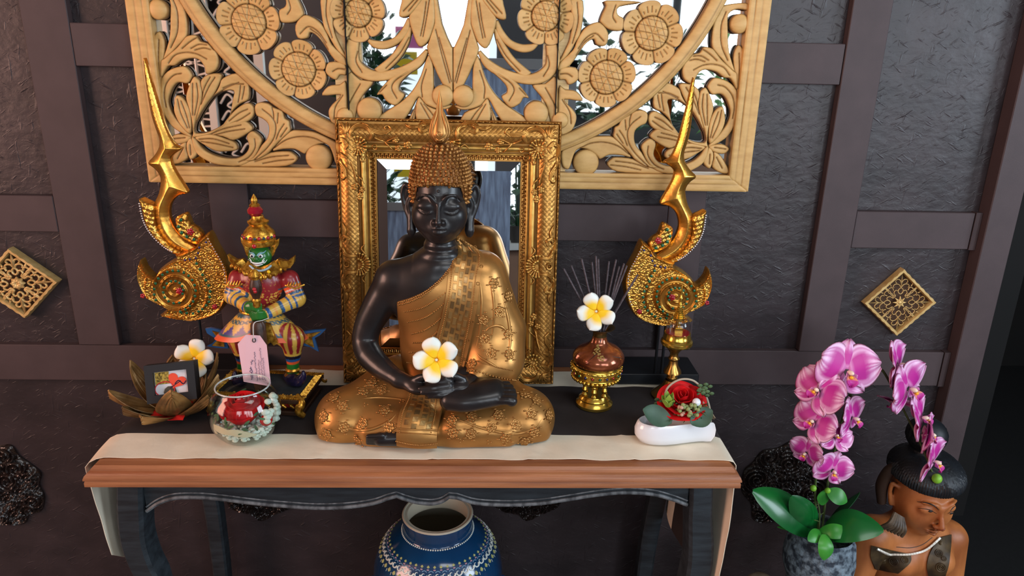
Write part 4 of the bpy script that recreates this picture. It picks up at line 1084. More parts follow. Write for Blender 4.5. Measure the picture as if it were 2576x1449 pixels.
# diagonal neckline
A_, B_ = Wp(1000, 762, -.31), Wp(1158, 630, -.30)
nn = np.array([-(B_[2]-A_[2]), 0, B_[0]-A_[0]]); nn /= np.linalg.norm(nn)
ml = Wp(1108, 705, -.31); sag_ = abs(nn @ (ml-A_))
def neck(X, Y, Z):
    t = ((X-A_[0])*(B_[0]-A_[0])+(Z-A_[2])*(B_[2]-A_[2]))/((B_[0]-A_[0])**2+(B_[2]-A_[2])**2)
    q = (X-A_[0])*nn[0]+(Z-A_[2])*nn[2]+.016*np.sin(np.clip(t, 0, 1)*PI)
    q2 = X*0+Wp(1152, 650, -.30)[0]-X
    return np.minimum(q, np.maximum(q2, -1))+0*Y
rv.keep(neck)
# armhole on the left and a hem
rv.keep(lambda X, Y, Z: (Wp(1000, 800, -.29)[0]-X)+0*Y+0*Z)
VR, FR = rv.mesh(2)
link_mesh('robe', L(VR), FR, M_bgold, bud, 180)
BV = bvh(np.concatenate([VR, VL]), np.concatenate([FR, FL+len(VR)]))
BVall = bvh(np.concatenate([VR, VL, V2, V3]), np.concatenate([FR, FL+len(VR), F2+len(VR)+len(VL), F3+len(VR)+len(VL)+n2]))
def cast(px, py, tree=None):
    d = cray(px, py); h = (tree or BV).ray_cast(Vector(CAM), Vector(d/np.linalg.norm(d)))
    if h[0] is None: return None
    return np.array(h[0]), np.array(h[1])
# beaded cords across the chest
def newcord():
    global cords
    if cords.n: cords.build('beaded_cord', M_bgold, bud, 60)
    cords = MB()
cords = MB()
def cord(pts, r=.0016, step=3):
    newcord(); Q = spline(pts, 10); prev = None
    for x, y in Q:
        h = cast(x, y)
        if h is None: continue
        p = h[0]+h[1]*r*.6
        if prev is None or np.linalg.norm(p-prev) > r*1.75:
            if prev is not None and np.linalg.norm(p-prev) > .03: prev = p; continue
            cords.ball(L(p), r, 6, 4); prev = p
RBV = bvh(VR, FR)
def edge(pts, o):
    out = []
    for x, y in spline(pts, 9):
        for dy in range(-30, 40):
            _h = cast(x-dy*.15, y+dy, RBV)
            if _h is not None and _h[1][1] < -.45: out.append((x-(dy+o)*.15, y+dy+o)); break
    return out
EP = [(1004, 760), (1050, 742), (1090, 716), (1125, 680), (1146, 648)]
def cordE(P, r):
    newcord(); prev = None
    for x, y in spline(P, 4):
        h = cast(x, y, RBV)
        if h is None: continue
        p = h[0]+h[1]*r*.5
        if prev is None or np.linalg.norm(p-prev) > r*1.75: cords.ball(L(p), r, 6, 4); prev = p
cordE(edge(EP, 2), .0021); cordE(edge(EP, 8), .0019)
for q in ([(1018, 784), (1060, 775), (1095, 755), (1122, 735)], [(1026, 810), (1065, 800), (1095, 782), (1118, 762)], [(1036, 840), (1065, 832), (1092, 815), (1108, 800)], [(1040, 862), (1062, 860), (1085, 848), (1100, 835)], [(1030, 886), (1055, 886), (1075, 880)], [(1024, 912), (1045, 914), (1065, 912)]): cord(q)
def ridge(pts, r):
    folds = MB()
    P = [cast(*q) for q in spline(pts, 6)]; P = [h[0]-h[1]*.0012 for h in P if h is not None]
    if len(P) < 4: return
    P = np.array(P); P[1:-1] = (P[:-2]+P[1:-1]+P[2:])/3
    folds.tube([L(p) for p in P], r, 8, up=(0, -1, .2)); folds.build('cloth_fold', M_bgold, bud, 60)
for q, r in (([(1228, 690), (1240, 740), (1243, 800), (1236, 860)], [.001, .0035, .003, .001]), ([(1262, 740), (1278, 800), (1284, 860), (1272, 915)], [.001, .004, .0035, .001]),
             ([(1206, 700), (1212, 760), (1208, 830), (1196, 880)], [.001, .003, .003, .001]), ([(1262, 930), (1235, 915), (1210, 900), (1196, 885)], [.001, .0035, .003, .001]), ([(1290, 850), (1262, 822), (1236, 822), (1216, 840)], [.001, .004, .003, .001]),
             ([(905, 1003), (955, 999), (1010, 1004), (1030, 1010)], [.001, .003, .0025, .001]), ([(835, 1062), (875, 1078), (925, 1082), (975, 1062), (1002, 1035)], [.001, .003, .0035, .0035, .001]), ([(900, 1095), (950, 1092), (990, 1078), (1003, 1068)], [.001, .0035, .003, .001]),
             ([(1120, 1035), (1165, 1060), (1230, 1082), (1300, 1092), (1345, 1075), (1372, 1040)], [.001, .0025, .003, .003, .0025, .001]), ([(1118, 1062), (1145, 1080), (1165, 1092)], [.001, .003, .001]), ([(1140, 1022), (1200, 1026), (1262, 1022)], [.001, .003, .001])): ridge(q, r)
# ---- sash with mosaic tiles
def sashgrid(left, right, rows, cols, off, th, name):
    Ls = spline(left, 12); Rs = spline(right, 12); Ls = Ls[np.linspace(0, len(Ls)-1, rows+1).astype(int)]; Rs = Rs[np.linspace(0, len(Rs)-1, rows+1).astype(int)]
    G = np.zeros((rows+1, cols+1, 3)); N = np.zeros_like(G)
    for i in range(rows+1):
        last = None
        for j in range(cols+1):
            q = Ls[i]+(Rs[i]-Ls[i])*j/cols; h = cast(*q)
            if h is None: h = last or ((G[i-1, j], N[i-1, j]) if i else (Wp(q[0], q[1]+14, -.262), np.array([0, -.3, 1.])))
            last = h; G[i, j] = h[0]+h[1]*off; N[i, j] = h[1]
    for _ in range(3): G[1:-1] = (G[:-2]+2*G[1:-1]+G[2:])/4
    def fn(u, v): return L(G[int(round(u*rows)), int(round(v*cols))])
    MB().shell(fn, rows, cols, -th if False else th).build(name, M_bgold, bud, 50)
    return G, N
GS, NS = sashgrid([(1150, 604), (1138, 640), (1128, 690), (1122, 740), (1110, 800), (1096, 860), (1098, 930)], [(1200, 607), (1218, 650), (1208, 700), (1202, 760), (1192, 820), (1180, 880), (1166, 945)], 44, 10, .0045, .004, 'sash')
def gpt(G, N, u, v):
    r, c = G.shape[0]-1, G.shape[1]-1; a = min(max(u*r, 0), r-1e-6); b_ = min(max(v*c, 0), c-1e-6); i, j = int(a), int(b_); fu, fv_ = a-i, b_-j
    mix = lambda A: (A[i, j]*(1-fu)+A[i+1, j]*fu)*(1-fv_)+(A[i, j+1]*(1-fu)+A[i+1, j+1]*fu)*fv_
    n = mix(N); return mix(G), n/max(np.linalg.norm(n), 1e-9)
def tile(G, N, u0, u1, v0, v1, hgt=.0016):
    q = [(u0, v0), (u1, v0), (u1, v1), (u0, v1)]; V = []
    for s, ins in ((0, 0), (1, .12)):
        for (u, v) in q:
            cu, cv = (u0+u1)/2, (v0+v1)/2; u_, v_ = u+(cu-u)*ins, v+(cv-v)*ins; p, n = gpt(G, N, u_, v_)
            n = -np.array(RM[2])*.3+n; n /= np.linalg.norm(n); V.append(L(p+n*(hgt*s-.0004)))
    MB().add(V, [(4, 5, 6, 7), (0, 1, 5, 4), (1, 2, 6, 5), (2, 3, 7, 6), (3, 0, 4, 7)]).build('sash_tile', M_tile, bud, 0)
nr = 15
for c in range(4):
    for r in range(nr):
        u0 = (r+.5*(c % 2)+.12)/nr; u1 = (r+.5*(c % 2)+.86)/nr
        if u1 < .93 and u0 > .07: tile(GS, NS, u0, u1, .17+c*.165, .17+c*.165+.118)
for v in (.09, .86):
    newcord(); prev = None
    for k in range(240):
        p, n = gpt(GS, NS, k/240, v)
        if prev is None or np.linalg.norm(p-prev) > .0033: cords.ball(L(p+n*.0008), .0015, 6, 4); prev = p
for k in range(7):
    newcord(); p, n = gpt(GS, NS, .12+k*.13, .95); cords.tube([L(p+n*.001)+.0032*np.array([math.cos(a), -.1, math.sin(a)]) for a in np.linspace(0, 2*PI, 9)[:-1]], .0008, 5, closed=True)
# lap end of the sash hanging between the legs
G2, N2 = sashgrid([(1030, 990), (1022, 1012), (1008, 1040), (1002, 1072), (1000, 1100)], [(1118, 992), (1116, 1020), (1113, 1050), (1104, 1078), (1098, 1108)], 20, 8, .009, .006, 'sash_end')
for c in range(4):
    for r in range(6):
        u0 = .06+(r+.5*(c % 2)+.1)*.115; tile(G2, N2, u0, u0+.088, .16+c*.16, .16+c*.16+.115)
newcord()
for v in (.08, .80):
    newcord(); prev = None
    for k in range(140):
        p, n = gpt(G2, N2, .04+k/160, v)
        if prev is None or np.linalg.norm(p-prev) > .0033: cords.ball(L(p+n*.0008), .0015, 6, 4); prev = p
newcord(); ev = [gpt(G2, N2, .80, k/10)[0] for k in range(11)]
cords.tube([L(p+np.array([0, -.002, 0])) for p in ev], .0018, 6)
# folded tip
tip = MB(); c0, c1 = L(gpt(G2, N2, .86, 0)[0]), L(gpt(G2, N2, .86, 1)[0])
def tp(u, v):
    p = c0*(1-v)+c1*v; return np.array([p[0], p[1]-.006-.006*math.sin(PI*v)-.010*u*(1-u), p[2]-.028*u+.004*math.sin(PI*v)*(1-u)-.0])
tip.shell(tp, 6, 12, .004); tip.build('sash_tip', M_bgold, bud, 60)
for k in range(26):
    u = k/25; p = np.array(tp(.55+.12*math.sin(PI*u), u)); cords.ball(p+np.array([0, -.002, 0]), .0016, 6, 4)
# hem cord of the sleeve
cord([(1166, 935), (1200, 934), (1240, 946), (1275, 953), (1305, 957)], .0022); cord([(1188, 905), (1220, 915), (1255, 925), (1290, 932)], .0014)
newcord()
# appliqué blossoms
def blossom(px, py, s=1., tree=None, small=False):
    h = cast(px, py)
    if h is None: return
    M = frame_at(L(h[0]+h[1]*.0004), h[1], s=s); flo = MB()
    if small:
        for k in range(3): a = k*2.1; flo.ball((.004*math.cos(a), .004*math.sin(a), .0005), (.0018, .0018, .0012), 6, 4, M=M)
        flo.build('small_applique', M_bgold, bud, 60); return
    rot = (px*7+py*3) % 60*.1
    for k in range(6):
        a = rot+2*PI*k/6; c = (math.cos(a)*.0066, math.sin(a)*.0066, .0008)
        flo.tube([(c[0]+.0036*math.cos(t), c[1]+.0036*math.sin(t), .0010) for t in np.linspace(0, 2*PI, 9)[:-1]], .0011, 5, M=M, closed=True)
        flo.ball(c, (.0030, .0030, .0009), 8, 4, M=M)
    flo.ball((0, 0, .0012), (.0030, .0030, .0020), 8, 5, M=M)
    for k in range(5):
        a = rot+.5+2*PI*k/5; flo.ball((math.cos(a)*.0145, math.sin(a)*.0145, .0006), (.0036, .0014, .0012), 8, 4, M=M)
    flo.build('applied_blossom', M_bgold, bud, 60)
for q in ((1243, 713), (1257, 783), (1217, 803), (1280, 840), (1220, 850), (1236, 888), (1282, 892), (1187, 915), (1278, 745),
          (960, 982), (915, 984), (862, 1023), (968, 1032), (912, 1066), (866, 1074), (815, 1048), (822, 1092), (978, 1075), (935, 962), (900, 1108), (840, 1000),
          (1136, 1058), (1188, 1050), (1236, 1076), (1298, 1068), (1337, 1040), (1345, 1086), (1185, 1090), (1273, 1103), (1140, 1088), (1380, 1045), (1350, 1008), (1320, 992), (1100+220, 1110), (1255, 1045)): blossom(*q)
for q in ((920, 1018), (1250, 1040), (1330, 1116), (1230, 1112), (1258, 1052), (1010, 1010), (1160, 1108), (900, 1100), (1208, 870)): blossom(*q, small=True)
# ---- hair: gold cap, curls, topknot and flame
cv = Vol(Hc-np.array([.075, .08, .06]), Hc+np.array([.075, .085, .15]), .0022)
cv.ell(hd(0, .010, .028), (.0580, .0640, .0700), 0); cv.ell(hd(0, .008, .066), (.050, .051, .047), .012)
def hairline(X, Y, Z):
    x = (X-Hc[0]); z = Z-Hc[2]; y = Y-Hc[1]
    zl = .043-.010*(x/.05)**2-np.clip((np.abs(x)-.040)/.012, 0, 1)*.060
    f = zl-z+np.clip((y-.0)/.03, 0, 1)*-.07
    return f
cv.keep(hairline)
VC, FC = cv.mesh(1)
hair = link_mesh('hair', L(VC), FC, mat('hair_gold_dark', (128, 80, 36), rough=.45, metal=.5), bud, 180)
HB = bvh(VC, FC); curls = MB()
def curl(p, n, r=.0040):
    M = frame_at(L(p), n)
    curls.lathe([(r, -.001), (r*1.05, r*.35), (r*.85, r*.75), (r*.62, r*.85), (r*.55, r*1.1), (r*.3, r*1.32), (0, r*1.38)], 8, M=M)
for zc, r_, n_ in [(-.016, .2, 16), (-.006, .2, 17), (.004, .2, 18), (.014, .2, 18), (.024, .2, 19), (.034, .2, 20)]+[(.042+.0064*k, .2, 36) for k in range(7)]+[(.0868, .2, 33), (.0928, .2, 29), (.0985, .2, 25), (.1035, .2, 20), (.1080, .2, 14)]:
    for k in range(n_ if n_ > 20 or zc > .07 else 34):
        a = 2*PI*(k+.5*(int(zc*1000) % 2))/(n_ if n_ > 20 or zc > .07 else 34)
        c = np.array(hd(0, .008, zc)); d = np.array([math.cos(a), math.sin(a), 0])
        if zc < .040 and d[1] < -.30: continue
        h = HB.ray_cast(Vector(c+d*.12), Vector(-d))
        if h[0] is None: continue
        p = np.array(h[0]); n = np.array(h[1])
        if zc > .04 and p[1] > Hc[1]+.04: pass
        curl(p, n, .0036)
# front fringe row follows the hairline
for k in range(15):
    x = (k-7)*.0066; zl = .0425-.010*(x/.05)**2
    h = HB.ray_cast(Vector(hd(x, -.12, zl+.004)), Vector((0, 1, 0)))
    if h[0] is not None: curl(np.array(h[0]), np.array(h[1]), .0042)
for s in (-1, 1):
    for k in range(7):
        z = .040-k*.0085; h = HB.ray_cast(Vector(hd(s*.12, -.012-.000*k, z)), Vector((-s, 0, 0)))
        if h[0] is not None: curl(np.array(h[0]), np.array(h[1]), .0042)
        h = HB.ray_cast(Vector(hd(s*.0475, -.12, z)), Vector((0, 1, 0)))
        if h[0] is not None: curl(np.array(h[0]), np.array(h[1])*.6+np.array([s*.6, -.3, 0]), .0040)
curls.build('hair_curls', M_bcurl, hair, 60)
fl = MB(); fb_ = L(np.array(hd(0, .004, .118)))
fl.lathe([(.010, -.004), (.0165, .004), (.0175, .014), (.0150, .026), (.0105, .040), (.0075, .052), (.0052, .066), (.0026, .080), (.0006, .092)], 20, c=tuple(fb_))
for s in (-1, 1):
    for (x0, h0, o) in ((.0165, .058, -.004), (.0125, .070, -.009)):
        fl.tube(spline([fb_+np.array([s*x0*.4, o-.004, .000]), fb_+np.array([s*x0, o, .012]), fb_+np.array([s*x0*.85, o, .032]), fb_+np.array([s*x0*.45, o*.7, .050]), fb_+np.array([s*.004, o*.4, h0])], 5), [.002, .0036, .0034, .0024, .0006], 8)
fl.tube([fb_+np.array([.0058*k/18*math.cos(k*.7), -.0165, .014+.0058*k/18*math.sin(k*.7)]) for k in range(19)], [.0008, .0012], 5)
fl.tube(spline([fb_+np.array([-.008, -.0125, .006]), fb_+np.array([0, -.017, .002]), fb_+np.array([.009, -.0125, .008]), fb_+np.array([.0075, -.0120, .022]), fb_+np.array([.003, -.009, .045])], 5), [.0014, .0018, .0008], 6)
fl.build('flame_finial', M_bgold, hair, 60)
# ================================================================== gilt finials left and right
M_leaf = mat('gold_leaf', (255, 255, 255), rough=.26, metal=.88, attr=True, col2=(235, 215, 190), scale=40, bump=.3, bscale=90, bdist=.0012, rvar=.08)
GL = np.array(lin((228, 176, 84))); GLD = np.array(lin((150, 86, 32)))
M_green = mat('green_glass_gem', (12, 92, 56), rough=.15, coat=.6, emis=0)
M_red = mat('red_glass_gem', (168, 22, 34), rough=.15, coat=.6)
M_blue = mat('blue_glass_gem', (30, 34, 96), rough=.15, coat=.6)
M_clear = mat('clear_glass_gem', (220, 214, 214), rough=.08, metal=.6)
M_blackbox = mat('black_lacquer_wood', (18, 22, 28), rough=.5, col2=(12, 15, 20), scale=8)
YF = -.120
def finial(mir, dx, label, base, rods):
    cx0 = at_y(445, 729, YF)[0]
    tf = (lambda V: V) if not mir else (lambda V: np.stack([dx-V[:, 0]-.030*np.clip(V[:, 2]-1.0, 0, 1), V[:, 1], .945+(V[:, 2]-.945)*.975], 1))
    oc = np.array([[cx0, 0, 0]]); ox = float(tf(np.array([[cx0, -.1, .8]]))[0][0])
    root = thing('flame_finial', label, 'finial', (ox, -.095, CZ)); o0 = np.array(root.location)
    Lc = lambda V: tf(np.asarray(V))-o0
    W2 = lambda p: (lambda q: np.array([q[0], q[2]]))(at_y(p[0], p[1], YF))
    def rel(name, px, hf, h=.0016, sm=4, back=.092, c=None, top=None):
        P = spline([W2(p) for p in px], sm, closed=True) if sm > 1 else np.array([W2(p) for p in px])
        V, F, C = relief(lambda X, Y: poly_sd(P, X, Y), P.min(0)-.004, P.max(0)+.004, h, hf, back)
        if mir: F = F[:, ::-1]
        return link_mesh(name, Lc(V), F, M_leaf, root, 60, col=C)
    def ridge_h(X, Y, D):
        d = -D; H = .104+.95*np.minimum(d, .03)-.012*np.clip(d/.03, 0, 1)**2
        m = np.clip(1-d/.012, 0, 1)[..., None]*.35
        return H, GL*(1-m)+GLD*m
    rel('horn', [(352, 145), (359, 162), (369, 200), (381, 240), (393, 280), (406, 320), (420, 350), (432, 366), (447, 377), (430, 389), (421, 402), (428, 425), (444, 452), (464, 484), (462, 491), (445, 494), (429, 505), (420, 522), (419, 548), (432, 578), (458, 606), (492, 632), (486, 646), (456, 640), (425, 625), (400, 600), (385, 570), (378, 540), (380, 515), (391, 490), (396, 458), (391, 440), (379, 426), (364, 413), (380, 394), (392, 372), (392, 350), (384, 328), (372, 290), (361, 230), (354, 178)], ridge_h, h=.0014, sm=3)
    # jewelled edge strip behind the neck
    def strip_h(X, Y, D):
        q_ = np.sin(X*420+Y*180)*np.sin(Y*450-X*160); H = .112+.006*np.clip(-D/.006, 0, 1)+.0013*q_; m = (q_ > .25)[..., None]*.35
        return H, GL*(1-m)+GLD*m
    rel('jewelled_edge', [(345, 502), (362, 508), (382, 520), (384, 545), (388, 572), (405, 602), (430, 626), (454, 641), (430, 640), (400, 618), (375, 592), (360, 562), (352, 528)], strip_h)
    rel('fin', [(438, 556), (445, 545), (460, 539), (468, 549), (477, 569), (493, 580), (504, 597), (492, 617), (466, 607), (447, 591)], strip_h)
    sc = W2((445, 729)); R0 = .0475
    def body_h(X, Y, D):
        x, y = X-sc[0], Y-sc[1]; r = np.hypot(x, y); a = np.arctan2(y, x); d = -D
        H = .112+.010*np.clip(d/.004, 0, 1)
        rimd = np.exp(-((d-.0045)/.0018)**2); H = H+.003*rimd
        inn = r < R0
        q = (r/.0150+a/(2*PI)) % 1
        sp = np.exp(-((q-.5)/.13)**2)
        wx_, wy_ = X+.004*np.sin(Y*190), Y+.004*np.sin(X*170+1); gx_ = np.round(wx_/.0150); gy_ = np.round(wy_/.0140-.5*(gx_ % 2)); rx_ = wx_-gx_*.0150; ry_ = wy_-(gy_+.5*(gx_ % 2))*.0140; rc_ = np.hypot(rx_, ry_); fil = np.cos(rc_*1150-1.0*np.arctan2(ry_, rx_))
        H = np.where(inn, .127+.004*sp, H+np.where(d > .008, .0009*fil, 0))
        H = H+.004*np.exp(-((r-R0)/.0022)**2)+np.where(~inn, .0035*np.exp(-((r-R0-.019)/.0016)**2), 0)*(Y > sc[1]-.075)
        m = np.where(inn, .40*(1-sp), np.where(d > .008, np.clip(.12-.30*fil, 0, .4), 0)); m = np.clip(m, 0, .8)[..., None]
        return H, GL*(1-m)+GLD*m
    rel('scroll_body', [(525, 587), (543, 622), (563, 655), (578, 690), (576, 730), (569, 759), (549, 788), (515, 804), (477, 810), (438, 803), (401, 797), (409, 788), (419, 776), (397, 768), (366, 748), (347, 715), (342, 685), (350, 655), (360, 676), (374, 692), (387, 699), (396, 683), (412, 668), (431, 656), (444, 650), (437, 641), (455, 636), (489, 622), (499, 606), (512, 594)], body_h, h=.0014, sm=3)
    gmm = {'green': M_green, 'red': M_red, 'blue': M_blue, 'clear': M_clear}
    def gem(kind, p, r, y=-.130):
        c = W2(p); V = tf(np.array([[c[0], y, c[1]]]))[0]-o0; r *= 1.3 if kind == 'green' else 1.1; bead(kind+'_gem', V, (r, r*.5, r), gmm[kind], root)
    for k in range(19):
        a = R(-75+k*15.5); gem('green', (445+66*math.cos(a)*.79, 729-66*math.sin(a)*.79), .0026, -.1315)
    for k in range(13): a = R(-20+k*26); rr = 21+k*.9; gem('green', (445+rr*math.cos(a), 727-rr*math.sin(a)), .0025, -.133)
    for p in ((497, 661), (506, 675), (512, 689), (520, 703), (527, 716), (531, 731), (530, 745), (528, 757), (521, 766), (511, 775), (502, 781), (488, 786), (472, 785), (458, 784), (444, 780)): gem('green', p, .0026, -.126)
    for p in ((455, 553), (449, 570), (457, 585), (470, 595), (488, 602)): gem('green', p, .0030, -.121)
    for p, r in (((457, 727), .0062), ((482, 581), .0065), ((543, 769), .0050), ((366, 739), .0045)):
        for k in range(5): gem('red', (p[0]+5*math.cos(k*1.26)*r/.006, p[1]+5*math.sin(k*1.26)*r/.006), r*.5, -.134 if p[0] < 470 and p[1] > 700 else -.127)
        gem('red', p, r*.5, -.136 if p[0] == 457 else -.129)
    for p in ((468, 652), (480, 650), (495, 647), (501, 635), (504, 621), (521, 608)): gem('blue', p, .0024, -.126)
    for k in range(26):
        q = spline([(352, 512), (362, 555), (382, 590), (415, 622), (448, 640)], 7)[k]; gem('clear', (q[0]-3, q[1]+1), .0016, -.118)
    for k in range(22):
        q = spline([(530, 600), (548, 632), (566, 664), (573, 700), (570, 745), (550, 780)], 5)[k]; gem('clear', (q[0]-5, q[1]), .0015, -.124)
    x0, x1, y0 = base
    MB().box((x0-ox, y0-o0[1], 0), (x1-ox, -.006-o0[1], .026), bev=.0015).build('base', M_blackbox, root, 0)
    rb = MB()
    for rx in rods: rb.tube([(rx-ox, -.100-o0[1], .02), (rx-ox, -.100-o0[1], .16)], .0035, 8)
    rb.build('rod', M_blackbox, root)
    return root
_t = at_y(445, 729, YF)[0]+at_y(1698, 762, YF)[0]
finial(False, 0, 'gold jewelled flame-shaped finial on a black base, left of the table, spiral facing left', (-.726, -.530, -.100), (at_y(500, 800, -.1)[0],))
finial(True, _t, 'gold jewelled flame-shaped finial on a black base, right side behind the brass candlestick', (at_z(1556, 975, CZ)[0], at_z(1762, 977, CZ)[0], -.108), (at_y(1655, 850, -.1)[0], at_y(1672, 850, -.1)[0]))

# ================================================================== plumeria blossoms
M_plum = mat('plumeria_petal', (255, 255, 255), rough=.45, attr=True, sss=.08, spec=.4)
PW, PY_, PO = np.array(lin((238, 240, 232))), np.array(lin((252, 206, 30))), np.array(lin((226, 120, 20)))
def plumeria_meshes(root, s=1.):
    for k in range(5):
        a0 = 2*PI*k/5+.25
        def fn(u, v, a0=a0):
            r = .003+.047*u; w_ = .0235*math.sin(PI*min(u*.93+.07, 1))**.62*(.75+.35*u); t = (v-.5)*2
            tw = .0035*t*(1-u*.2); bx = r*math.cos(0)-.006*u*(1-u)*4*.0; ly = t*w_+.012*math.sin(u*2.2); z = .010*math.sin(u*1.7)+tw-.0055*t*t*(.4+u)+.002
            x, y = bx, ly
            f = u+.12*abs(t)
            c = PO*(1-min(f/.10, 1))+PY_*min(f/.10, 1) if f < .10 else (PY_ if f < .38 else PY_*(1-min((f-.38)/.30, 1))+PW*min((f-.38)/.30, 1))
            return (np.array([x*math.cos(a0)-y*math.sin(a0), x*math.sin(a0)+y*math.cos(a0), z])*s, c)
        MB().shell(fn, 14, 10, .0012*s).build('petal', M_plum, root, 180)
    MB().tube([(0, 0, .002*s), (0, 0, -.018*s)], [.0032*s, .002*s], 8).build('flower_tube', mat('plumeria_tube', (228, 224, 190), rough=.5), root)
def plumeria(px, py, y, s, spin, nrm, label, first=None):
    p = at_y(px, py, y); M = Matrix(frame_at(p, nrm, (math.sin(spin), 0, math.cos(spin))).tolist())
    if first is None:
        r = thing('plumeria_flower', label, 'flower', group=None); plumeria_meshes(r)
    else: r = dup(first, label=label)
    r.matrix_world = M @ Matrix.Scale(s, 4)
    return r
pf = plumeria(1098, 905, -.412, .86, .0, (.05, -1, .30), 'white and yellow plumeria flower held in the hands of the black statue')
plumeria(489, 902, -.200, .84, .5, (.05, -1, .40), 'white and yellow plumeria flower behind the black picture box in the lotus', pf)
plumeria(1500, 783, -.225, .82, 1.1, (-.05, -1, .25), 'white and yellow plumeria flower among the incense sticks in the copper vase', pf)

# ================================================================== bronze lotus dish with a picture box
M_bronze = mat('aged_bronze', (168, 128, 76), rough=.42, metal=.4, col2=(104, 76, 44), scale=24, bump=.2, bscale=80, rvar=.06)
lc = at_z(444, 1040, CZ); lc = np.array([lc[0], -.262, CZ])
lotus = thing('lotus_dish', 'bronze lotus-shaped dish with open petals at the left end of the table', 'dish', tuple(lc))
def lotus_petal(a, ln, w0, lift, curl, name='petal'):
    def fn(u, v):
        t = (v-.5)*2; wd = w0*math.sin(PI*min(.12+u*.88, 1))**.75*(1 if u < .999 else 0); r = .018+ln*u*math.cos(lift*.8*(.4+.6*u)); z = .004+ln*u*math.sin(lift*(.45+.75*u))-.0
        rib = .0012*math.sin(t*26)*(u > .45)
        x, y, z = r+rib, t*wd, z+curl*t*t*w0+.012*(t*t)*u
        return np.array([x*math.cos(a)-y*math.sin(a), x*math.sin(a)+y*math.cos(a), z])
    return MB().shell(fn, 12, 22, .0013).build(name, M_bronze, lotus, 60)
for k, (a, ln, w_, lf_) in enumerate(((200, .105, .026, .42), (168, .10, .024, .95), (250, .072, .032, .18), (292, .085, .034, .80), (328, .10, .026, .45), (352, .10, .026, .72), (20, .11, .024, 1.05), (60, .085, .028, 1.0), (110, .085, .028, 1.0), (225, .085, .026, .30))): lotus_petal(R(a), ln, w_, lf_, .25)
MB().lathe([(.001, .0), (.030, .0), (.038, .006), (.034, .008), (.001, .006)], 24).build('cup', M_bronze, lotus)
M_redcloth = mat('red_paper', (214, 30, 22), rough=.7)
tg = MB(); tg.shell(lambda u, v: np.array([-.035+.07*u, -.052+.075*v, .018+.006*math.sin(u*9)*math.sin(v*7)-.010*abs(v-.5)]), 12, 12, .001)
rp_ = tg.build('red_paper', M_redcloth, None, 60); rp_.location = tuple(lc); tag(rp_, 'crumpled red paper lying in the bronze lotus dish', 'paper')
# picture box
pA, pB, pC_, pD = at_y(355, 921, -.285), at_y(483, 909, -.270), at_y(499, 1002, -.292), at_y(376, 1017, -.308)
ctr = (pA+pB+pC_+pD)/4
ex = ((pB-pA)+(pC_-pD)); ex /= np.linalg.norm(ex); ez = ((pA-pD)+(pB-pC_)); ez -= ex*(ez@ex); ez /= np.linalg.norm(ez); ey = np.cross(ez, ex)
bw_, bh_ = (np.linalg.norm(pB-pA)+np.linalg.norm(pC_-pD))/2, (np.linalg.norm(pA-pD)+np.linalg.norm(pB-pC_))/2
pbx = thing('picture_box', 'black box frame with a heart and coin picture standing in the bronze lotus dish', 'picture frame')
_M = Matrix.Identity(4)
for i in range(3): _M[i][0] = ex[i]; _M[i][1] = ey[i]; _M[i][2] = ez[i]; _M[i][3] = ctr[i]
pbx.matrix_world = _M
a, b_, fw = bw_/2, bh_/2, .0155; dpt = .036
M_boxblack = mat('matt_black_frame', (22, 24, 28), rough=.6)
mb = MB()
for lo, hi in (((-a, 0, -b_), (-a+fw, dpt, b_)), ((a-fw, 0, -b_), (a, dpt, b_)), ((-a+fw, 0, -b_), (a-fw, dpt, -b_+fw)), ((-a+fw, 0, b_-fw), (a-fw, dpt, b_))): mb.box(lo, hi)
mb.build('frame', M_boxblack, pbx, 0)
yb = .010
MB().box((-a+fw, yb, -b_+fw), (a-fw, yb+.002, b_-fw)).build('picture', mat('picture_paper', (226, 224, 228), rough=.5), pbx, 0)
MB().box((-a+fw+.001, yb-.001, b_-fw-.026), (-a+fw+.028, yb, b_-fw-.001)).build('gold_foil', mat('gold_foil', (196, 160, 72), rough=.3, metal=.7, col2=(70, 54, 20), scale=260), pbx, 0)
hp = []
for t in np.linspace(0, 2*PI, 40)[:-1]: hp.append((16*math.sin(t)**3*.00115, (13*math.cos(t)-5*math.cos(2*t)-2*math.cos(3*t)-math.cos(4*t))*.00105))
ca, sa = math.cos(-.5), math.sin(-.5)
MB().prism([(x*ca-z*sa+.010, x*sa+z*ca+b_-fw-.022) for x, z in hp], yb-.0022, yb-.001).build('heart', mat('orange_heart', (232, 74, 44), rough=.5), pbx, 0)
MB().tube([(-.014+.019*math.cos(t), yb-.0015, -.013+.015*math.sin(t)) for t in np.linspace(0, 2*PI, 24)[:-1]], .0012, 5, closed=True).build('red_ring', mat('red_cord', (206, 40, 40), rough=.5), pbx)
MB().lathe([(.0001, 0), (.0125, 0), (.0125, .001), (.0001, .001)], 10, M=xf((-.004, yb-.001, -.020), (R(90), 0, 0))).build('coin', mat('dark_coin', (92, 84, 70), rough=.5, metal=.3, col2=(70, 64, 54), scale=90), pbx)
mb = MB(); mb.tube(spline([(.006, yb-.002, -.004), (.014, yb-.002, .002), (.022, yb-.002, -.006), (.028, yb-.002, .000)], 4), .0012, 5).tube([(-.004, yb-.002, -.012), (.018, yb-.002, .001)], .0009, 5); mb.build('drawn_figure', mat('ink', (40, 34, 60), rough=.6), pbx)

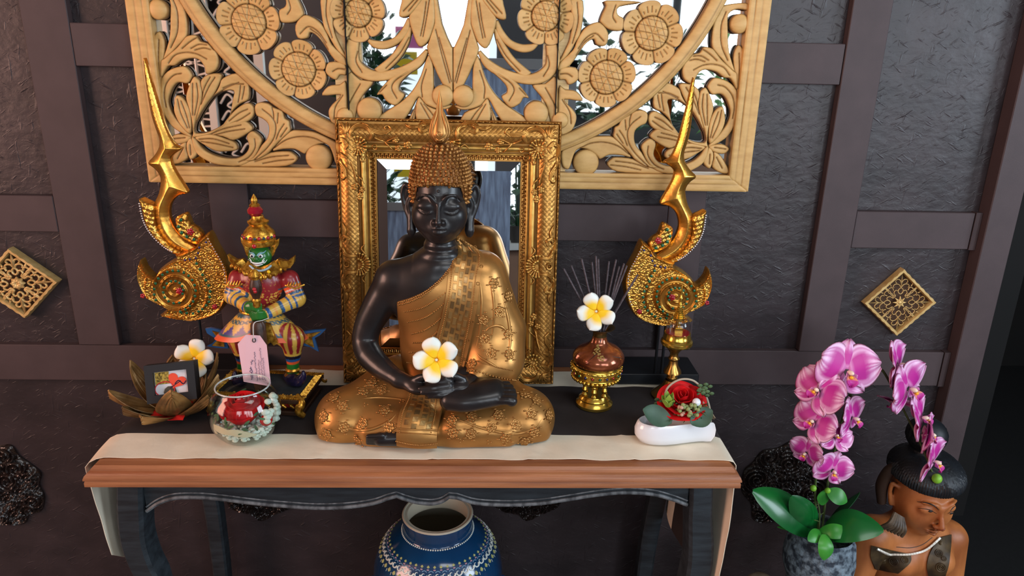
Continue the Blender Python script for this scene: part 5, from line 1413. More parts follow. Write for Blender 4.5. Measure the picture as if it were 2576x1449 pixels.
# ================================================================== roses
M_rose = mat('red_rose', (226, 22, 28), rough=.55, col2=(176, 10, 18), scale=30, spec=.3, sss=.05)
def rose_mesh(mb, c, s=1., tilt=(0, 0, 0), open_=1.):
    M0 = xf(c, tilt, s); rs = random.Random(int(c[0]*1000)+3)
    for ring, (n, r0, hh, lean) in enumerate(((2, .005, .026, .05), (3, .009, .028, .12), (4, .014, .028, .28), (5, .020, .027, .50), (6, .027, .024, .85), (6, .033, .018, 1.15))):
        for k in range(n):
            a0 = 2*PI*k/n+ring*.9; span = 2*PI/n*1.45
            def fn(u, v, a0=a0, span=span, r0=r0, hh=hh, lean=lean, ring=ring):
                t = (v-.5)*2; a = a0+t*span/2*(.55+.45*math.sin(PI*min(u+.25, 1)*.9)); edge = 1-.22*abs(t)**2.2+.05*math.cos(3*t+ring)
                h_ = hh*u*edge; r = r0*(.35+.65*min(u*2, 1))+lean*.016*u*u*open_+(.004*open_ if u > .85 else 0)*(ring > 1)
                z = h_-(.0035*max(0, u-.8)*5*(ring > 2))*1.
                return np.array([r*math.cos(a), r*math.sin(a), z-.006*ring*.5])
            mb.shell(fn, 7, 9, .0007, M=M0)
    return mb
# ================================================================== glass bowl
def thin_glass(name, tint=(.93, .97, .96), k=1.):
    m = bpy.data.materials.new(name); m.use_nodes = True; nt = m.node_tree; N = nt.nodes; L_ = nt.links; N.remove(N['Principled BSDF'])
    out = N['Material Output']; tr = N.new('ShaderNodeBsdfTransparent'); tr.inputs['Color'].default_value = (*tint, 1)
    gl = N.new('ShaderNodeBsdfGlossy'); gl.inputs['Roughness'].default_value = .02
    fr = N.new('ShaderNodeLayerWeight'); fr.inputs['Blend'].default_value = .5; mx = N.new('ShaderNodeMixShader'); pw = N.new('ShaderNodeMath'); pw.operation = 'POWER'; pw.inputs[1].default_value = 4.
    mu = N.new('ShaderNodeMath'); mu.operation = 'MULTIPLY_ADD'; mu.inputs[1].default_value = .7*k; mu.inputs[2].default_value = .035
    L_.new(fr.outputs['Facing'], pw.inputs[0]); L_.new(pw.outputs[0], mu.inputs[0]); L_.new(mu.outputs[0], mx.inputs[0]); L_.new(tr.outputs[0], mx.inputs[1]); L_.new(gl.outputs[0], mx.inputs[2]); L_.new(mx.outputs[0], out.inputs['Surface'])
    return m
M_tglass = thin_glass('bowl_glass')
bc = np.array([at_z(620, 1100, CZ)[0], -.352, CZ]); br_ = .0695
bowl = thing('glass_bowl', 'round glass fishbowl vase holding a red rose and white pebbles', 'bowl', tuple(bc))
prof = [(.001, .0005), (.038, .0005)]
for k in range(15):
    t = R(-50+k*(95/14)); prof.append((br_*math.cos(t), .0555+br_*math.sin(t)))
prof += [(.0490, .1065), (.0500, .1085), (.0510, .1095)]
inner = [(max(r-.0022, .0008), z+(.003 if i < 2 else 0)) for i, (r, z) in enumerate(prof)][::-1]
MB().lathe(prof+[(.0505, .1102)]+inner, 48).build('glass_wall', M_tglass, bowl, 60)
MB().tube([(.0504*math.cos(t), .0504*math.sin(t), .1098) for t in np.linspace(0, 2*PI, 49)[:-1]], .0016, 8, closed=True).build('rim', mat('glass_rim', (214, 226, 224), rough=.08, alpha=.55, spec=.9), bowl)
mb = MB(); rr = random.Random(4)
for k in range(460):
    a = rr.random()*2*PI; z = .006+.026*rr.random(); rm = math.sqrt(max(.0001, (br_-.009)**2-(z-.0555)**2)); q = rm*math.sqrt(rr.random()); s_ = .003+.0028*rr.random()
    mb.ball((q*math.cos(a), q*math.sin(a), z), (s_, s_*.8, s_*.7), 7, 5)
for k in range(26):
    a = R(-35)+rr.random()*1.2; z = .035+.05*rr.random(); rm = math.sqrt(max(.0001, (br_-.009)**2-(z-.0555)**2)); s_ = .0055+.003*rr.random()
    mb.ball((rm*math.cos(a), rm*math.sin(a), z), (s_, s_*.8, s_*.8), 9, 6)
o = mb.build('white_pebbles', mat('white_pebble', (236, 240, 232), rough=.5, col2=(220, 230, 216), scale=60), None, 0); o.location = tuple(bc); tag(o, 'white pebbles filling the bottom of the glass bowl', 'pebbles', kind='stuff')
mb = MB(); rose_mesh(mb, (0, 0, .066), 1.02, (R(14), 0, 0), .45)
mb.lathe([(.020, .034), (.026, .040), (.033, .050), (.036, .062), (.034, .070), (.010, .072)], 20, rfn=lambda a, z: 1+.05*math.sin(a*6))
o = mb.build('red_rose', M_rose, None, 60); o.location = (bc[0]-.006, bc[1], bc[2]); tag(o, 'large red rose inside the round glass bowl', 'rose')
M_sprig = mat('grey_green_leaf', (86, 112, 70), rough=.6, col2=(52, 76, 44), scale=60)
mb = MB()
for k in range(46):
    a = rr.random()*2*PI; z = .030+.045*rr.random(); rm = math.sqrt(max(.0001, (br_-.008)**2-(z-.0555)**2)); t = rr.random()*6
    M_ = frame_at((rm*math.cos(a), rm*math.sin(a), z), (math.cos(a), math.sin(a), .3), (math.sin(t), math.cos(t), .5))
    mb.ball((0, 0, 0), (.0028, .0075, .0007), 6, 4, M=M_)
o = mb.build('leaf_sprigs', M_sprig, None, 60); o.location = tuple(bc); tag(o, 'green leaf sprigs around the rose inside the glass bowl', 'leaves', kind='stuff')
for k, (a0, ln) in enumerate(((235, .062), (275, .05), (195, .05))):
    def shv(u, v, a0=a0, ln=ln):
        a = R(a0)+(u-.5)*ln*22; w_ = .007*math.sin(PI*u)+.0005; rm = math.sqrt((br_-.007)**2-(.038-.0555)**2); return np.array([rm*math.cos(a), rm*math.sin(a), .034+.006*math.sin(u*3+k)+(v-.5)*2*w_])
    o = MB().shell(shv, 14, 4, .001).build('wood_shaving', mat('pale_shaving', (222, 204, 170), rough=.7), None, 60); o.location = tuple(bc)
    tag(o, ['cream wood shaving at the front of the glass bowl', 'cream wood shaving low on the right inside the glass bowl', 'cream wood shaving low on the left inside the glass bowl'][k], 'shaving')
o = MB().ball((0, 0, 0), (.012, .012, .011), 16, 12).build('red_berry', M_rose, None, 60); o.location = (bc[0]+.046, bc[1]-.020, bc[2]+.045); tag(o, 'round red berry at the right inside the glass bowl', 'berry')

# ================================================================== copper vase on a gilt stand, incense
M_gildbright = mat('bright_gilt', (232, 196, 92), rough=.20, metal=.92, col2=(204, 160, 62), scale=60, bump=.15, bscale=200, bdist=.0005)
sc_ = np.array([at_z(1497, 1025, CZ)[0], -.208, CZ]); VX = sc_[0]
zz = lambda py, y=sc_[1], px=1500: at_y(px, py, y)[2]-CZ
stand = thing('offering_stand', 'shiny gold pedestal stand with coloured gems under the copper vase', 'stand', tuple(sc_))
h1 = .098
MB().lathe([(.001, 0), (.0400, 0), (.0405, .006), (.036, .010), (.0335, .014), (.0345, .017), (.030, .022), (.0285, .026), (.001, .026)], 40).build('foot', M_gildbright, stand)
for k in range(6):
    a = 2*PI*k/6+.3
    MB().lathe([(.004, .024), (.0062, .028), (.0035, .033), (.0065, .040), (.0040, .047), (.0062, .051), (.0045, .056)], 12, c=(.0245*math.cos(a), .0245*math.sin(a), 0)).build('baluster', M_gildbright, stand)
mb = MB(); mb.lathe([(.001, .054), (.033, .054), (.040, .060), (.048, .066), (.053, .074), (.0515, .078), (.0555, .090), (.0535, .096), (.050, h1), (.047, h1-.003), (.045, h1-.012), (.001, h1-.012)], 48)
for k in range(34):
    a = 2*PI*k/34; mb.ball((.0505*math.cos(a), .0505*math.sin(a), .069), (.0042, .0042, .0046), 8, 6); mb.ball((.0552*math.cos(a), .0552*math.sin(a), .0945), .0022, 6, 4)
for k in range(22):
    a = 2*PI*(k+.5)/22; mb.tube([(.0548*math.cos(a)+.0044*math.cos(t)*-math.sin(a), .0548*math.sin(a)+.0044*math.cos(t)*math.cos(a), .0840+.0044*math.sin(t)) for t in np.linspace(0, 2*PI, 9)[:-1]], .0009, 5, closed=True)
mb.build('bowl', M_gildbright, stand, 50)
for nm, mm, off in (('red', M_red, 0), ('green', M_green, 1), ('blue', M_blue, 2)):
    for k in range(off, 22, 3): a = 2*PI*(k+.5)/22; bead(nm+'_gem', (.0548*math.cos(a), .0548*math.sin(a), .0840), .0027, mm, stand)
M_copper = mat('lacquered_copper', (166, 92, 54), rough=.16, metal=.55, col2=(118, 58, 34), scale=34, coat=.5)
M_brassd = mat('dark_brass', (126, 104, 62), rough=.3, metal=.8, col2=(88, 72, 42), scale=30)
vz = h1-.0115; fz = (zz(823, sc_[1], 1507)-vz)/.1195
vase = thing('copper_vase', 'round copper-coloured vase with narrow neck and a painted sprig holding incense sticks', 'vase', (VX+.003, sc_[1], CZ+vz+.0005))
vp = [(r_, z_*fz) for r_, z_ in [(.001, 0), (.030, 0), (.040, .004), (.0515, .016), (.0560, .030), (.0535, .044), (.044, .058), (.030, .068), (.0205, .076), (.0165, .086), (.0150, .094)]]
MB().lathe(spline([(r, z) for r, z in vp], 3).tolist(), 48, capt=False).build('vase_body', M_copper, vase, 60)
MB().lathe([(r_, z_*fz) for r_, z_ in [(.0300, .0002), (.0402, .0042), (.0512, .0152), (.0532, .0192), (.0522, .0202), (.048, .013), (.030, .002)]], 48).build('lower_band', M_brassd, vase, 60)
MB().lathe([(r_, z_*fz) for r_, z_ in [(.0150, .093), (.0145, .100), (.0160, .108), (.0230, .115), (.0305, .118), (.0315, .1195), (.0300, .1195), (.0220, .1165), (.0145, .109), (.0130, .100), (.0130, .060)]], 40, capb=False, capt=False).build('neck', M_brassd, vase, 60)
ft = MB()
def vsurf(a, z, o=.0006):
    P = np.array(vp); r = np.interp(z, P[:, 1], P[:, 0]); return np.array([(r+o)*math.cos(a), (r+o)*math.sin(a), z])
ft.tube([vsurf(R(-128+k*3.2), .030+.0034*k-.00008*k*k, .0003) for k in range(12)], [.0004, .0009, .0005], 5)
ft.tube([vsurf(R(-60+k*3), .045-.001*k, .0003) for k in range(12)], [.0004, .0012, .0005], 5)
ft.build('painted_stem', mat('painted_black', (30, 26, 22), rough=.4), vase)
ft = MB()
for a, z in ((R(-108), .058), (R(-101), .053), (R(-97), .046), (R(-90), .043), (R(-112), .052)):
    for k in range(5): p = vsurf(a+.07*math.cos(k*1.26), z+.0036*math.sin(k*1.26)); ft.ball(p, (.0026, .0014, .0026), 6, 4)
ft.build('painted_blossoms', mat('painted_olive', (150, 120, 62), rough=.4), vase)
M_inc = mat('incense', (98, 88, 92), rough=.85, col2=(70, 62, 66), scale=200)
tips = [(1418, 676, 0), (1437, 668, .02), (1463, 651, .0), (1489, 659, .03), (1499, 644, .0), (1505, 651, .03), (1532, 657, .035), (1550, 653, .01), (1558, 670, .03), (1570, 663, .0), (1577, 668, .02), (1604, 691, -.01), (1597, 702, .01)]
_o = ['grey incense stick leaning furthest left in the copper vase', 'second incense stick from the left in the copper vase', 'third incense stick from the left, tip high, in the copper vase', 'fourth incense stick from the left in the copper vase',
      'fifth incense stick from the left, the tallest of the fan', 'sixth incense stick from the left, close beside the tallest', 'seventh incense stick from the left, middle of the fan', 'sixth incense stick from the right in the copper vase',
      'fifth incense stick from the right in the copper vase', 'fourth incense stick from the right in the copper vase', 'third incense stick from the right in the copper vase', 'incense stick leaning furthest right in the copper vase', 'second incense stick from the right, leaning low']
ORD = _o
for k, (px, py, dy) in enumerate(tips):
    t_ = at_y(px, py, sc_[1]+dy); b0 = np.array([VX+.003+.009*math.cos(k*2.1), sc_[1]+.007*math.sin(k*2.1), CZ+vz+.05])
    mm_ = np.array([VX+.003+.0105*np.clip((t_[0]-VX)/.07, -1, 1), sc_[1]+.008*math.sin(k*2.1), CZ+vz+.1195*fz])
    d = (t_-mm_); b0 = mm_-d/np.linalg.norm(d)*.055
    o = MB().tube([b0-t_, (0, 0, 0)], .0020, 7).build('incense_stick', M_inc, None, 60); o.location = tuple(t_)
    tag(o, ORD[k], 'incense stick', 'incense sticks in the copper vase')

# ================================================================== brass candlestick with a glass reliquary
M_brass = mat('polished_brass', (190, 146, 76), rough=.24, metal=.9, col2=(150, 108, 52), scale=20)
kx = at_y(1690, 950, -.165)[0]; ks = thing('candlestick', 'turned brass candlestick holding a small glass dome', 'candlestick', (kx, -.165, CZ))
kz = lambda py: at_y(1690, py, -.165)[2]-CZ
MB().lathe([(.001, 0), (.042, 0), (.043, .004), (.036, .010), (.024, .022), (.014, .040), (.0105, kz(985)), (.0100, kz(955)), (.0125, kz(948)), (.0095, kz(944)), (.0200, kz(936)), (.0185, kz(930)), (.0110, kz(918)), (.0095, kz(906)), (.0130, kz(901)), (.0095, kz(896)), (.0090, kz(888)), (.0150, kz(878)), (.0255, kz(869)), (.0265, kz(866)), (.001, kz(867))], 40).build('stem', M_brass, ks, 40)
dz = CZ+kz(866)+.0005
dome = thing('glass_reliquary', 'miniature gold reliquary with clear dome and spire on the brass candlestick', 'reliquary', (kx+.003, -.165, dz))
hh = lambda py: at_y(1697, py, -.165)[2]-dz
MB().lathe([(.001, 0), (.0335, 0), (.0355, .004), (.0345, .009), (.0305, .012), (.0310, .017), (.0290, .020), (.0285, .028), (.001, .028)], 40).build('base', M_gildbright, dome, 40)
MB().lathe([(.001, .0284), (.0262, .0284), (.0262, .0292), (.001, .0292)], 32).build('red_floor', M_red, dome)
tz_ = hh(800); 
MB().lathe([(.0268, .028), (.0268, tz_-.016), (.0240, tz_-.006), (.0170, tz_+.002), (.0090, tz_+.005), (.0086, tz_+.004), (.0165, tz_+.001), (.0232, tz_-.007), (.0258, tz_-.016), (.0258, .028)], 40, capb=False, capt=False).build('dome', thin_glass('dome_glass', (.97, .97, .96)), dome, 60)
sp_ = [(.0120, tz_-.004)]
for k in range(9): z = tz_+k*.0042; r = .0125*(1-k/11); sp_ += [(r, z), (r*1.05, z+.0018), (r*.84, z+.0032)]
sp_ += [(.0032, tz_+.042), (.0045, tz_+.046), (.0022, tz_+.050), (.0024, tz_+.058), (.0010, tz_+.074), (.0002, tz_+.078)]
MB().lathe(sp_, 20).build('spire', M_gildbright, dome, 40)
MB().box((-.0085, -.0085, .029), (.0085, .0085, .040)).box((-.0065, -.0065, .040), (.0065, .0065, .043)).lathe([(.0055, .043), (.0062, .050), (.0045, .060), (.0028, .064), (.0036, .069), (.0016, .076)], 12).build('figurine', M_gildbright, dome, 40)

# ================================================================== white heart planter with a flower arrangement
M_ceramic = mat('white_ceramic', (226, 230, 236), rough=.18, coat=.4, spec=.6)
hc = np.array([at_z(1700, 1090, CZ)[0], -.352, CZ]); hv_ = thing('heart_planter', 'white heart-shaped ceramic planter at the right front of the table', 'planter', tuple(hc))
def heart_pt(t): return np.array([16*math.sin(t)**3, 13*math.cos(t)-5*math.cos(2*t)-2*math.cos(3*t)-math.cos(4*t)])
hpts = np.array([heart_pt(t) for t in np.linspace(0, 2*PI, 61)[:-1]]); hpts[:, 1] += 2.5
# the point of the heart turns to the right front
ang = R(62); rot = np.array([[math.cos(ang), -math.sin(ang)], [math.sin(ang), math.cos(ang)]]); hq = hpts@rot.T*np.array([.0052, .0033])
V = []; F = []
rings_ = [(.78, .0), (.93, .003), (1.02, .016), (1.03, .030), (.98, .042), (.94, .045), (.90, .043), (.88, .030), (.80, .026)]
n = len(hq)
for s_, z in rings_: V += [(q[0]*s_, q[1]*s_, z) for q in hq]
for k in range(len(rings_)-1): F += [(k*n+j, k*n+(j+1) % n, (k+1)*n+(j+1) % n, (k+1)*n+j) for j in range(n)]
F += [tuple(range(n-1, -1, -1)), tuple((len(rings_)-1)*n+j for j in range(n))]
MB().add(V, F).build('pot', M_ceramic, hv_, 50)
hnd = spline([at_y(1668, 1010, -.335), at_y(1680, 975, -.335), at_y(1710, 955, -.335), at_y(1745, 958, -.335), at_y(1770, 985, -.335), at_y(1784, 1022, -.335), at_y(1788, 1060, -.335)], 6)
MB().tube(hnd-hc, .0022, 8).build('handle', mat('pale_wicker', (170, 158, 138), rough=.6), hv_, 60)
mb = MB(); rc = at_y(1716, 1000, -.345)-hc; rose_mesh(mb, (rc[0], rc[1], rc[2]-.006), 1.0, (R(26), R(-6), 0), .75)
o = mb.build('red_rose', M_rose, None, 60); o.location = tuple(hc); tag(o, 'open red rose in the white heart planter', 'rose')
M_euc = mat('eucalyptus_leaf', (72, 98, 80), rough=.55, col2=(54, 80, 62), scale=30)
def leafshape(name, base, tip, wd, cup, m, up=(0, 0, 1), n=10, mid=0., parent=None, col=None, th=.0009):
    base = np.array(base, float); tip = np.array(tip, float); ax = tip-base; Ln = np.linalg.norm(ax); ax /= Ln; u_ = np.array(up, float); sd = np.cross(ax, u_); sd /= np.linalg.norm(sd); nn_ = np.cross(sd, ax)
    def fn(u, v):
        t = (v-.5)*2; w_ = wd*math.sin(PI*min(u*.96+.03, 1))**.7; return base+ax*Ln*u+sd*t*w_+nn_*(cup*t*t*w_+mid*math.sin(PI*u))
    return MB().shell(fn, n, 8, th).build(name, m, parent, 60)
def topleaf(lbl, *a, **k):
    o = leafshape(*a, **k); tag(o, lbl, 'leaf'); return o
topleaf('rounded grey-green leaf at the left of the heart planter', 'eucalyptus_leaf', at_y(1690, 1060, -.378), at_y(1617, 1030, -.385), .022, .2, M_euc, up=(0, -.7, .7), mid=-.006)
topleaf('rounded grey-green leaf at the right of the heart planter', 'eucalyptus_leaf', at_y(1738, 1066, -.392), at_y(1792, 1032, -.372), .020, .3, M_euc, up=(0, -.8, .6), mid=-.006)
M_lime = mat('lime_green', (146, 176, 70), rough=.5, col2=(104, 142, 50), scale=40)
mb = MB(); c = at_y(1680, 1022, -.372)
for k in range(9):
    a = R(20+k*40)
    def fn(u, v, a=a, k=k):
        t = (v-.5)*2; w_ = .0075*math.sin(PI*min(u*.95+.05, 1)); r = .004+.010*u*(.5+(k % 2)*.6); return np.array([r*math.cos(a)-t*w_*math.sin(a), r*math.sin(a)+t*w_*math.cos(a), .030*u-.010*u*u*(k % 2)])
    mb.shell(fn, 6, 5, .0008)
o = mb.build('succulent', M_lime, None, 60); o.location = tuple(c); tag(o, 'lime green succulent left of the rose in the heart planter', 'succulent')
mb = MB(); rr = random.Random(9)
for k in range(34):
    q = at_y(1706+rr.random()*54, 1018+rr.random()*30, -.388+.02*rr.random()); mb.ball(q-hc, .0036+.0012*rr.random(), 8, 6, mi=0 if rr.random() < .75 else 1)
o = mb.build('berry_cluster', [mat('green_berry', (136, 146, 92), rough=.5), mat('pink_berry', (196, 152, 132), rough=.5)], None, 60); o.location = tuple(hc); tag(o, 'cluster of small green and pink berries at the front of the heart planter', 'berries', kind='stuff')
mb = MB()
for k in range(60):
    q = at_y(1690+rr.random()*80, 1012+rr.random()*45, -.375+.03*rr.random())-hc; d = np.array([rr.random()-.5, -.4-rr.random()*.3, rr.random()-.1]); d /= np.linalg.norm(d)
    mb.tube([q, q+d*.010, q+d*.016], [.0008, .0012, .0004], 5)
for px, py in ((1765, 975), (1772, 985), (1779, 972), (1762, 988), (1783, 990), (1656, 1010), (1660, 1020), (1668, 1030), (1650, 1030)):
    q = at_y(px, py, -.34)-hc
    for j in range(3): mb.ball(q+np.array([.006*math.cos(j*2.1), 0, .005*math.sin(j*2.1)]), (.0055, .002, .004), 6, 4)
o = mb.build('fine_foliage', M_sprig, None, 60); o.location = tuple(hc); tag(o, 'fine green foliage around the rose in the heart planter', 'foliage', kind='stuff')
q = at_y(1752, 1012, -.37); o = MB().ball((0, 0, 0), .0085, 16, 12).build('white_bead', M_ceramic, None, 60); o.location = tuple(q); tag(o, 'round white bead right of the rose in the heart planter', 'bead')
mb = MB()
for k in range(5): mb.tube(spline([at_y(1762+k*3, 1006+k*4, -.35)-hc, at_y(1782+k*3, 1028+k*6, -.35)-hc, at_y(1800-k, 1052-k, -.355)-hc], 4), [.003, .002, .0006], 6)
o = mb.build('dried_bark', mat('dried_bark', (158, 138, 112), rough=.85, col2=(108, 90, 68), scale=60), None, 60); o.location = tuple(hc); tag(o, 'strips of dried bark at the right end of the heart planter', 'bark', kind='stuff')
# ================================================================== diamond wall ornaments
M_filig = mat('pale_gold_filigree', (222, 190, 128), rough=.42, metal=.35, col2=(196, 160, 98), scale=50, bump=.2, bscale=120)
M_filigb = mat('filigree_shadow_box', (76, 50, 30), rough=.7)
def diamond(pts, label, th=.018, fat=1., back=True):
    P = [at_y(x, y, BT-.02) for x, y in pts]; c = sum(P)/4
    root = thing('diamond_wall_ornament', label, 'wall ornament', (c[0], BT, c[2]))
    u = (P[1]-P[3])/2; v = (P[0]-P[2])/2      # right-left, top-bottom half diagonals
    def Q(a, b, y=0.): q = u*a+v*b; return np.array([q[0], y, q[2]])
    y0, y1 = -.001, -th
    fr = MB(); n = 44
    for k in range(4):
        a, b = [(0, 1), (1, 0), (0, -1), (-1, 0)][k], [(1, 0), (0, -1), (-1, 0), (0, 1)][k]
        def fn(s, t, a=a, b=b):
            w = 1+.012*math.sin(s*PI*14) if True else 1
            x, z = a[0]*(1-s)+b[0]*s, a[1]*(1-s)+b[1]*s; prof = [(1.0, 0), (1.0*w, .86), (.985*w, 1.0), (.90, 1.0), (.875, .8), (.87, 0)]
            i = min(int(t*5+1e-6), 5); r, h_ = prof[i]; return Q(x*r, z*r, -th*h_-.0005)
        fr.grid(fn, n, 5)
    fr.build('rim', M_filig, root, 50)
    if back: MB().add([Q(0, .9, -.001), Q(.9, 0, -.001), Q(0, -.9, -.001), Q(-.9, 0, -.001), Q(0, .9, -.003), Q(.9, 0, -.003), Q(0, -.9, -.003), Q(-.9, 0, -.003)], [(4, 5, 6, 7), (0, 3, 2, 1), (0, 1, 5, 4), (1, 2, 6, 5), (2, 3, 7, 6), (3, 0, 4, 7)]).build('backing', M_filigb, root, 0)
    s = MB(); yy = -th*.72; r = .0011*fat
    def cv(pts, rr=(1, 1, .8)):
        for q in range(4):
            for m_ in (1, -1):
                L_ = []
                for a, b in pts:
                    a *= m_
                    for _ in range(q): a, b = b, -a
                    L_.append(Q(a, b, yy))
                s.tube(spline(L_, 5), [r*x for x in rr], 6)
    cv([(0, .86), (0, .70), (0, .54), (0, .46)], (.5, 1.6, 1.3))
    cv([(0, .56), (.05, .66), (.13, .68), (.17, .62), (.13, .57)]); cv([(0, .44), (.07, .53), (.17, .54), (.22, .48), (.19, .44)])
    cv([(0, .44), (.06, .38), (.06, .30), (0, .25), (-.06, .30)]); cv([(.07, .34), (.14, .36), (.18, .28), (.13, .20), (.16, .15)])
    cv([(.20, .36), (.24, .44), (.32, .42), (.35, .33), (.30, .27), (.27, .30)]); cv([(.36, .38), (.44, .46)], (1.3, .6)); cv([(.13, .20), (.22, .20), (.28, .26)]); cv([(.28, .48), (.31, .56)], (1.2, .5))
    for k in range(8):
        a = k*PI/4; s.tube([Q(.04*math.cos(a), .04*math.sin(a), yy), Q(.11*math.cos(a), .11*math.sin(a), yy-.001), Q(.19*math.cos(a), .19*math.sin(a), yy)], [r*.8, r*2.4, r*.4], 6)
    s.ball(Q(0, 0, yy-.001), (.006, .004, .006), 12, 8)
    for k in range(8): a = k*PI/4+.39; s.ball(Q(.075*math.cos(a), .075*math.sin(a), yy-.001), .0026*fat, 8, 6)
    s.build('filigree', M_filig, root, 60)
diamond([(2280, 677), (2353, 762), (2262, 846), (2171, 765)], 'pale gold openwork diamond plaque on the wall above the orchid')
diamond([(22, 628), (144, 706), (65, 803), (-62, 716)], 'thick gold openwork diamond plaque at the left edge of the wall', th=.022, fat=2.5)

# ================================================================== dark carved plaques low on the wall
M_plq = mat('dark_glossy_carving', (34, 24, 21), rough=.22, coat=.5, col2=(22, 16, 15), scale=30)
def plaque(px, cen, label, sc=1.):
    P = spline([(lambda q: np.array([q[0], q[2]]))(at_y(x, y, BT-.012)) for x, y in px], 4, closed=True); c = P.mean(0)
    C_ = [(lambda q: np.array([q[0], q[2]]))(at_y(x, y, BT-.012)) for x, y in cen]
    def hf(X, Y, D):
        d = -D; H = .004+.010*np.sqrt(np.clip(d/.022, 0, 1)); near = np.full(X.shape, 9.); pat = np.zeros(X.shape)
        for k, q in enumerate(C_):
            r = np.hypot(X-q[0], Y-q[1]); a = np.arctan2(Y-q[1], X-q[0])
            if k % 2: v = np.cos(r*640+a*1.0)*.8+.4*np.cos(a*9)*(r > .012)
            else: v = np.cos(r*560-a*2)*1.0
            m = r < near; pat = np.where(m, v, pat); near = np.minimum(near, r)
        return H+.0042*pat*np.clip(d/.006, 0, 1)+.004*np.exp(-(near/.006)**2)-BT, None
    V, F, C = relief(lambda X, Y: poly_sd(P, X, Y), P.min(0)-.004, P.max(0)+.004, .0018, hf, .001-BT)
    root = np.array([c[0], BT, c[1]]); o = link_mesh('carved_plaque', V-root, F, M_plq, None, 50); o.location = tuple(root); tag(o, label, 'wall ornament')
plaque([(1868, 1240), (1874, 1190), (1896, 1168), (1922, 1138), (1960, 1131), (2000, 1113), (2045, 1128), (2082, 1165), (2090, 1225), (2060, 1280), (2000, 1305), (1935, 1320), (1897, 1312), (1893, 1275)],
       [(1935, 1150), (1950, 1185), (1905, 1205), (1940, 1220), (1985, 1165), (2010, 1210), (1975, 1250), (1920, 1255), (1910, 1295), (2030, 1160), (2040, 1240), (1960, 1290)], 'dark glossy carved plaque low on the wall behind the orchid leaves')
plaque([(-75, 1150), (-30, 1130), (20, 1124), (42, 1150), (72, 1172), (98, 1195), (95, 1225), (108, 1255), (100, 1290), (70, 1300), (58, 1322), (10, 1326), (-50, 1315), (-80, 1240)],
       [(10, 1150), (-20, 1175), (40, 1180), (70, 1205), (20, 1210), (55, 1240), (85, 1262), (25, 1260), (-20, 1240), (45, 1300), (75, 1285), (0, 1300)], 'dark glossy carved plaque low on the wall at the left edge')
for off, lb in ((0, 'dark carved plaque on the wall behind the table, left of the blue jar'), (671, 'dark carved plaque on the wall behind the table, right of the blue jar')):
    plaque([(x+off, y) for x, y in ((570, 1180), (600, 1150), (655, 1138), (715, 1150), (748, 1185), (752, 1230), (738, 1275), (715, 1290), (690, 1300), (655, 1316), (630, 1300), (590, 1290), (566, 1262))],
           [(x+off, y) for x, y in ((590, 1270), (615, 1255), (640, 1285), (655, 1262), (678, 1280), (700, 1262), (725, 1272), (655, 1300), (620, 1200), (700, 1200), (655, 1180), (655, 1225))], lb)

# ================================================================== blue jar under the table
M_jar = mat('blue_glaze', (20, 66, 108), rough=.12, col2=(14, 48, 84), scale=7, coat=.6, spec=.6)
M_jarin = mat('jar_inside', (188, 180, 160), rough=.5)
JY = -.20; jl, jr = at_y(1012, 1290, JY), at_y(1190, 1290, JY); jx = (jl[0]+jr[0])/2; jz = jl[2]; rm_ = (jr[0]-jl[0])/2
jar = thing('floor_jar', 'big blue glazed floor jar with a painted white scroll band under the table', 'jar', (jx, JY, 0))
RB = (at_y(1266, 1400, JY)[0]-at_y(941, 1400, JY)[0])/2
pr = [(.085, 0), (.095, .01), (.115, .10), (.138, .20), (.152, .30), (RB*1.0, jz-.175), (RB*.985, jz-.135), (RB*.90, jz-.095), (RB*.76, jz-.066), (RB*.62, jz-.048), (rm_*.985, jz-.038), (rm_*.975, jz-.028), (rm_*1.0, jz-.004), (rm_*.985, jz), (rm_*.94, jz+.001)]
prs = spline(pr, 4)
MB().lathe([tuple(p) for p in prs], 72, capt=False).build('jar_body', M_jar, jar, 60)
inn = [(max(r-.008, .01), z) for r, z in prs[::-1] if z > .3]; inn[0] = (rm_*.94, jz+.001)
MB().lathe(inn+[(.01, .3)], 56, capb=False).build('jar_inside', M_jarin, jar, 60)
MB().tube([(rm_*.965*math.cos(t), rm_*.965*math.sin(t), jz) for t in np.linspace(0, 2*PI, 65)[:-1]], .0032, 8, closed=True).build('rim', M_jarin, jar)
PP = np.array(prs)[8:]
zt_ = PP[:, 1]; rt_ = PP[:, 0]
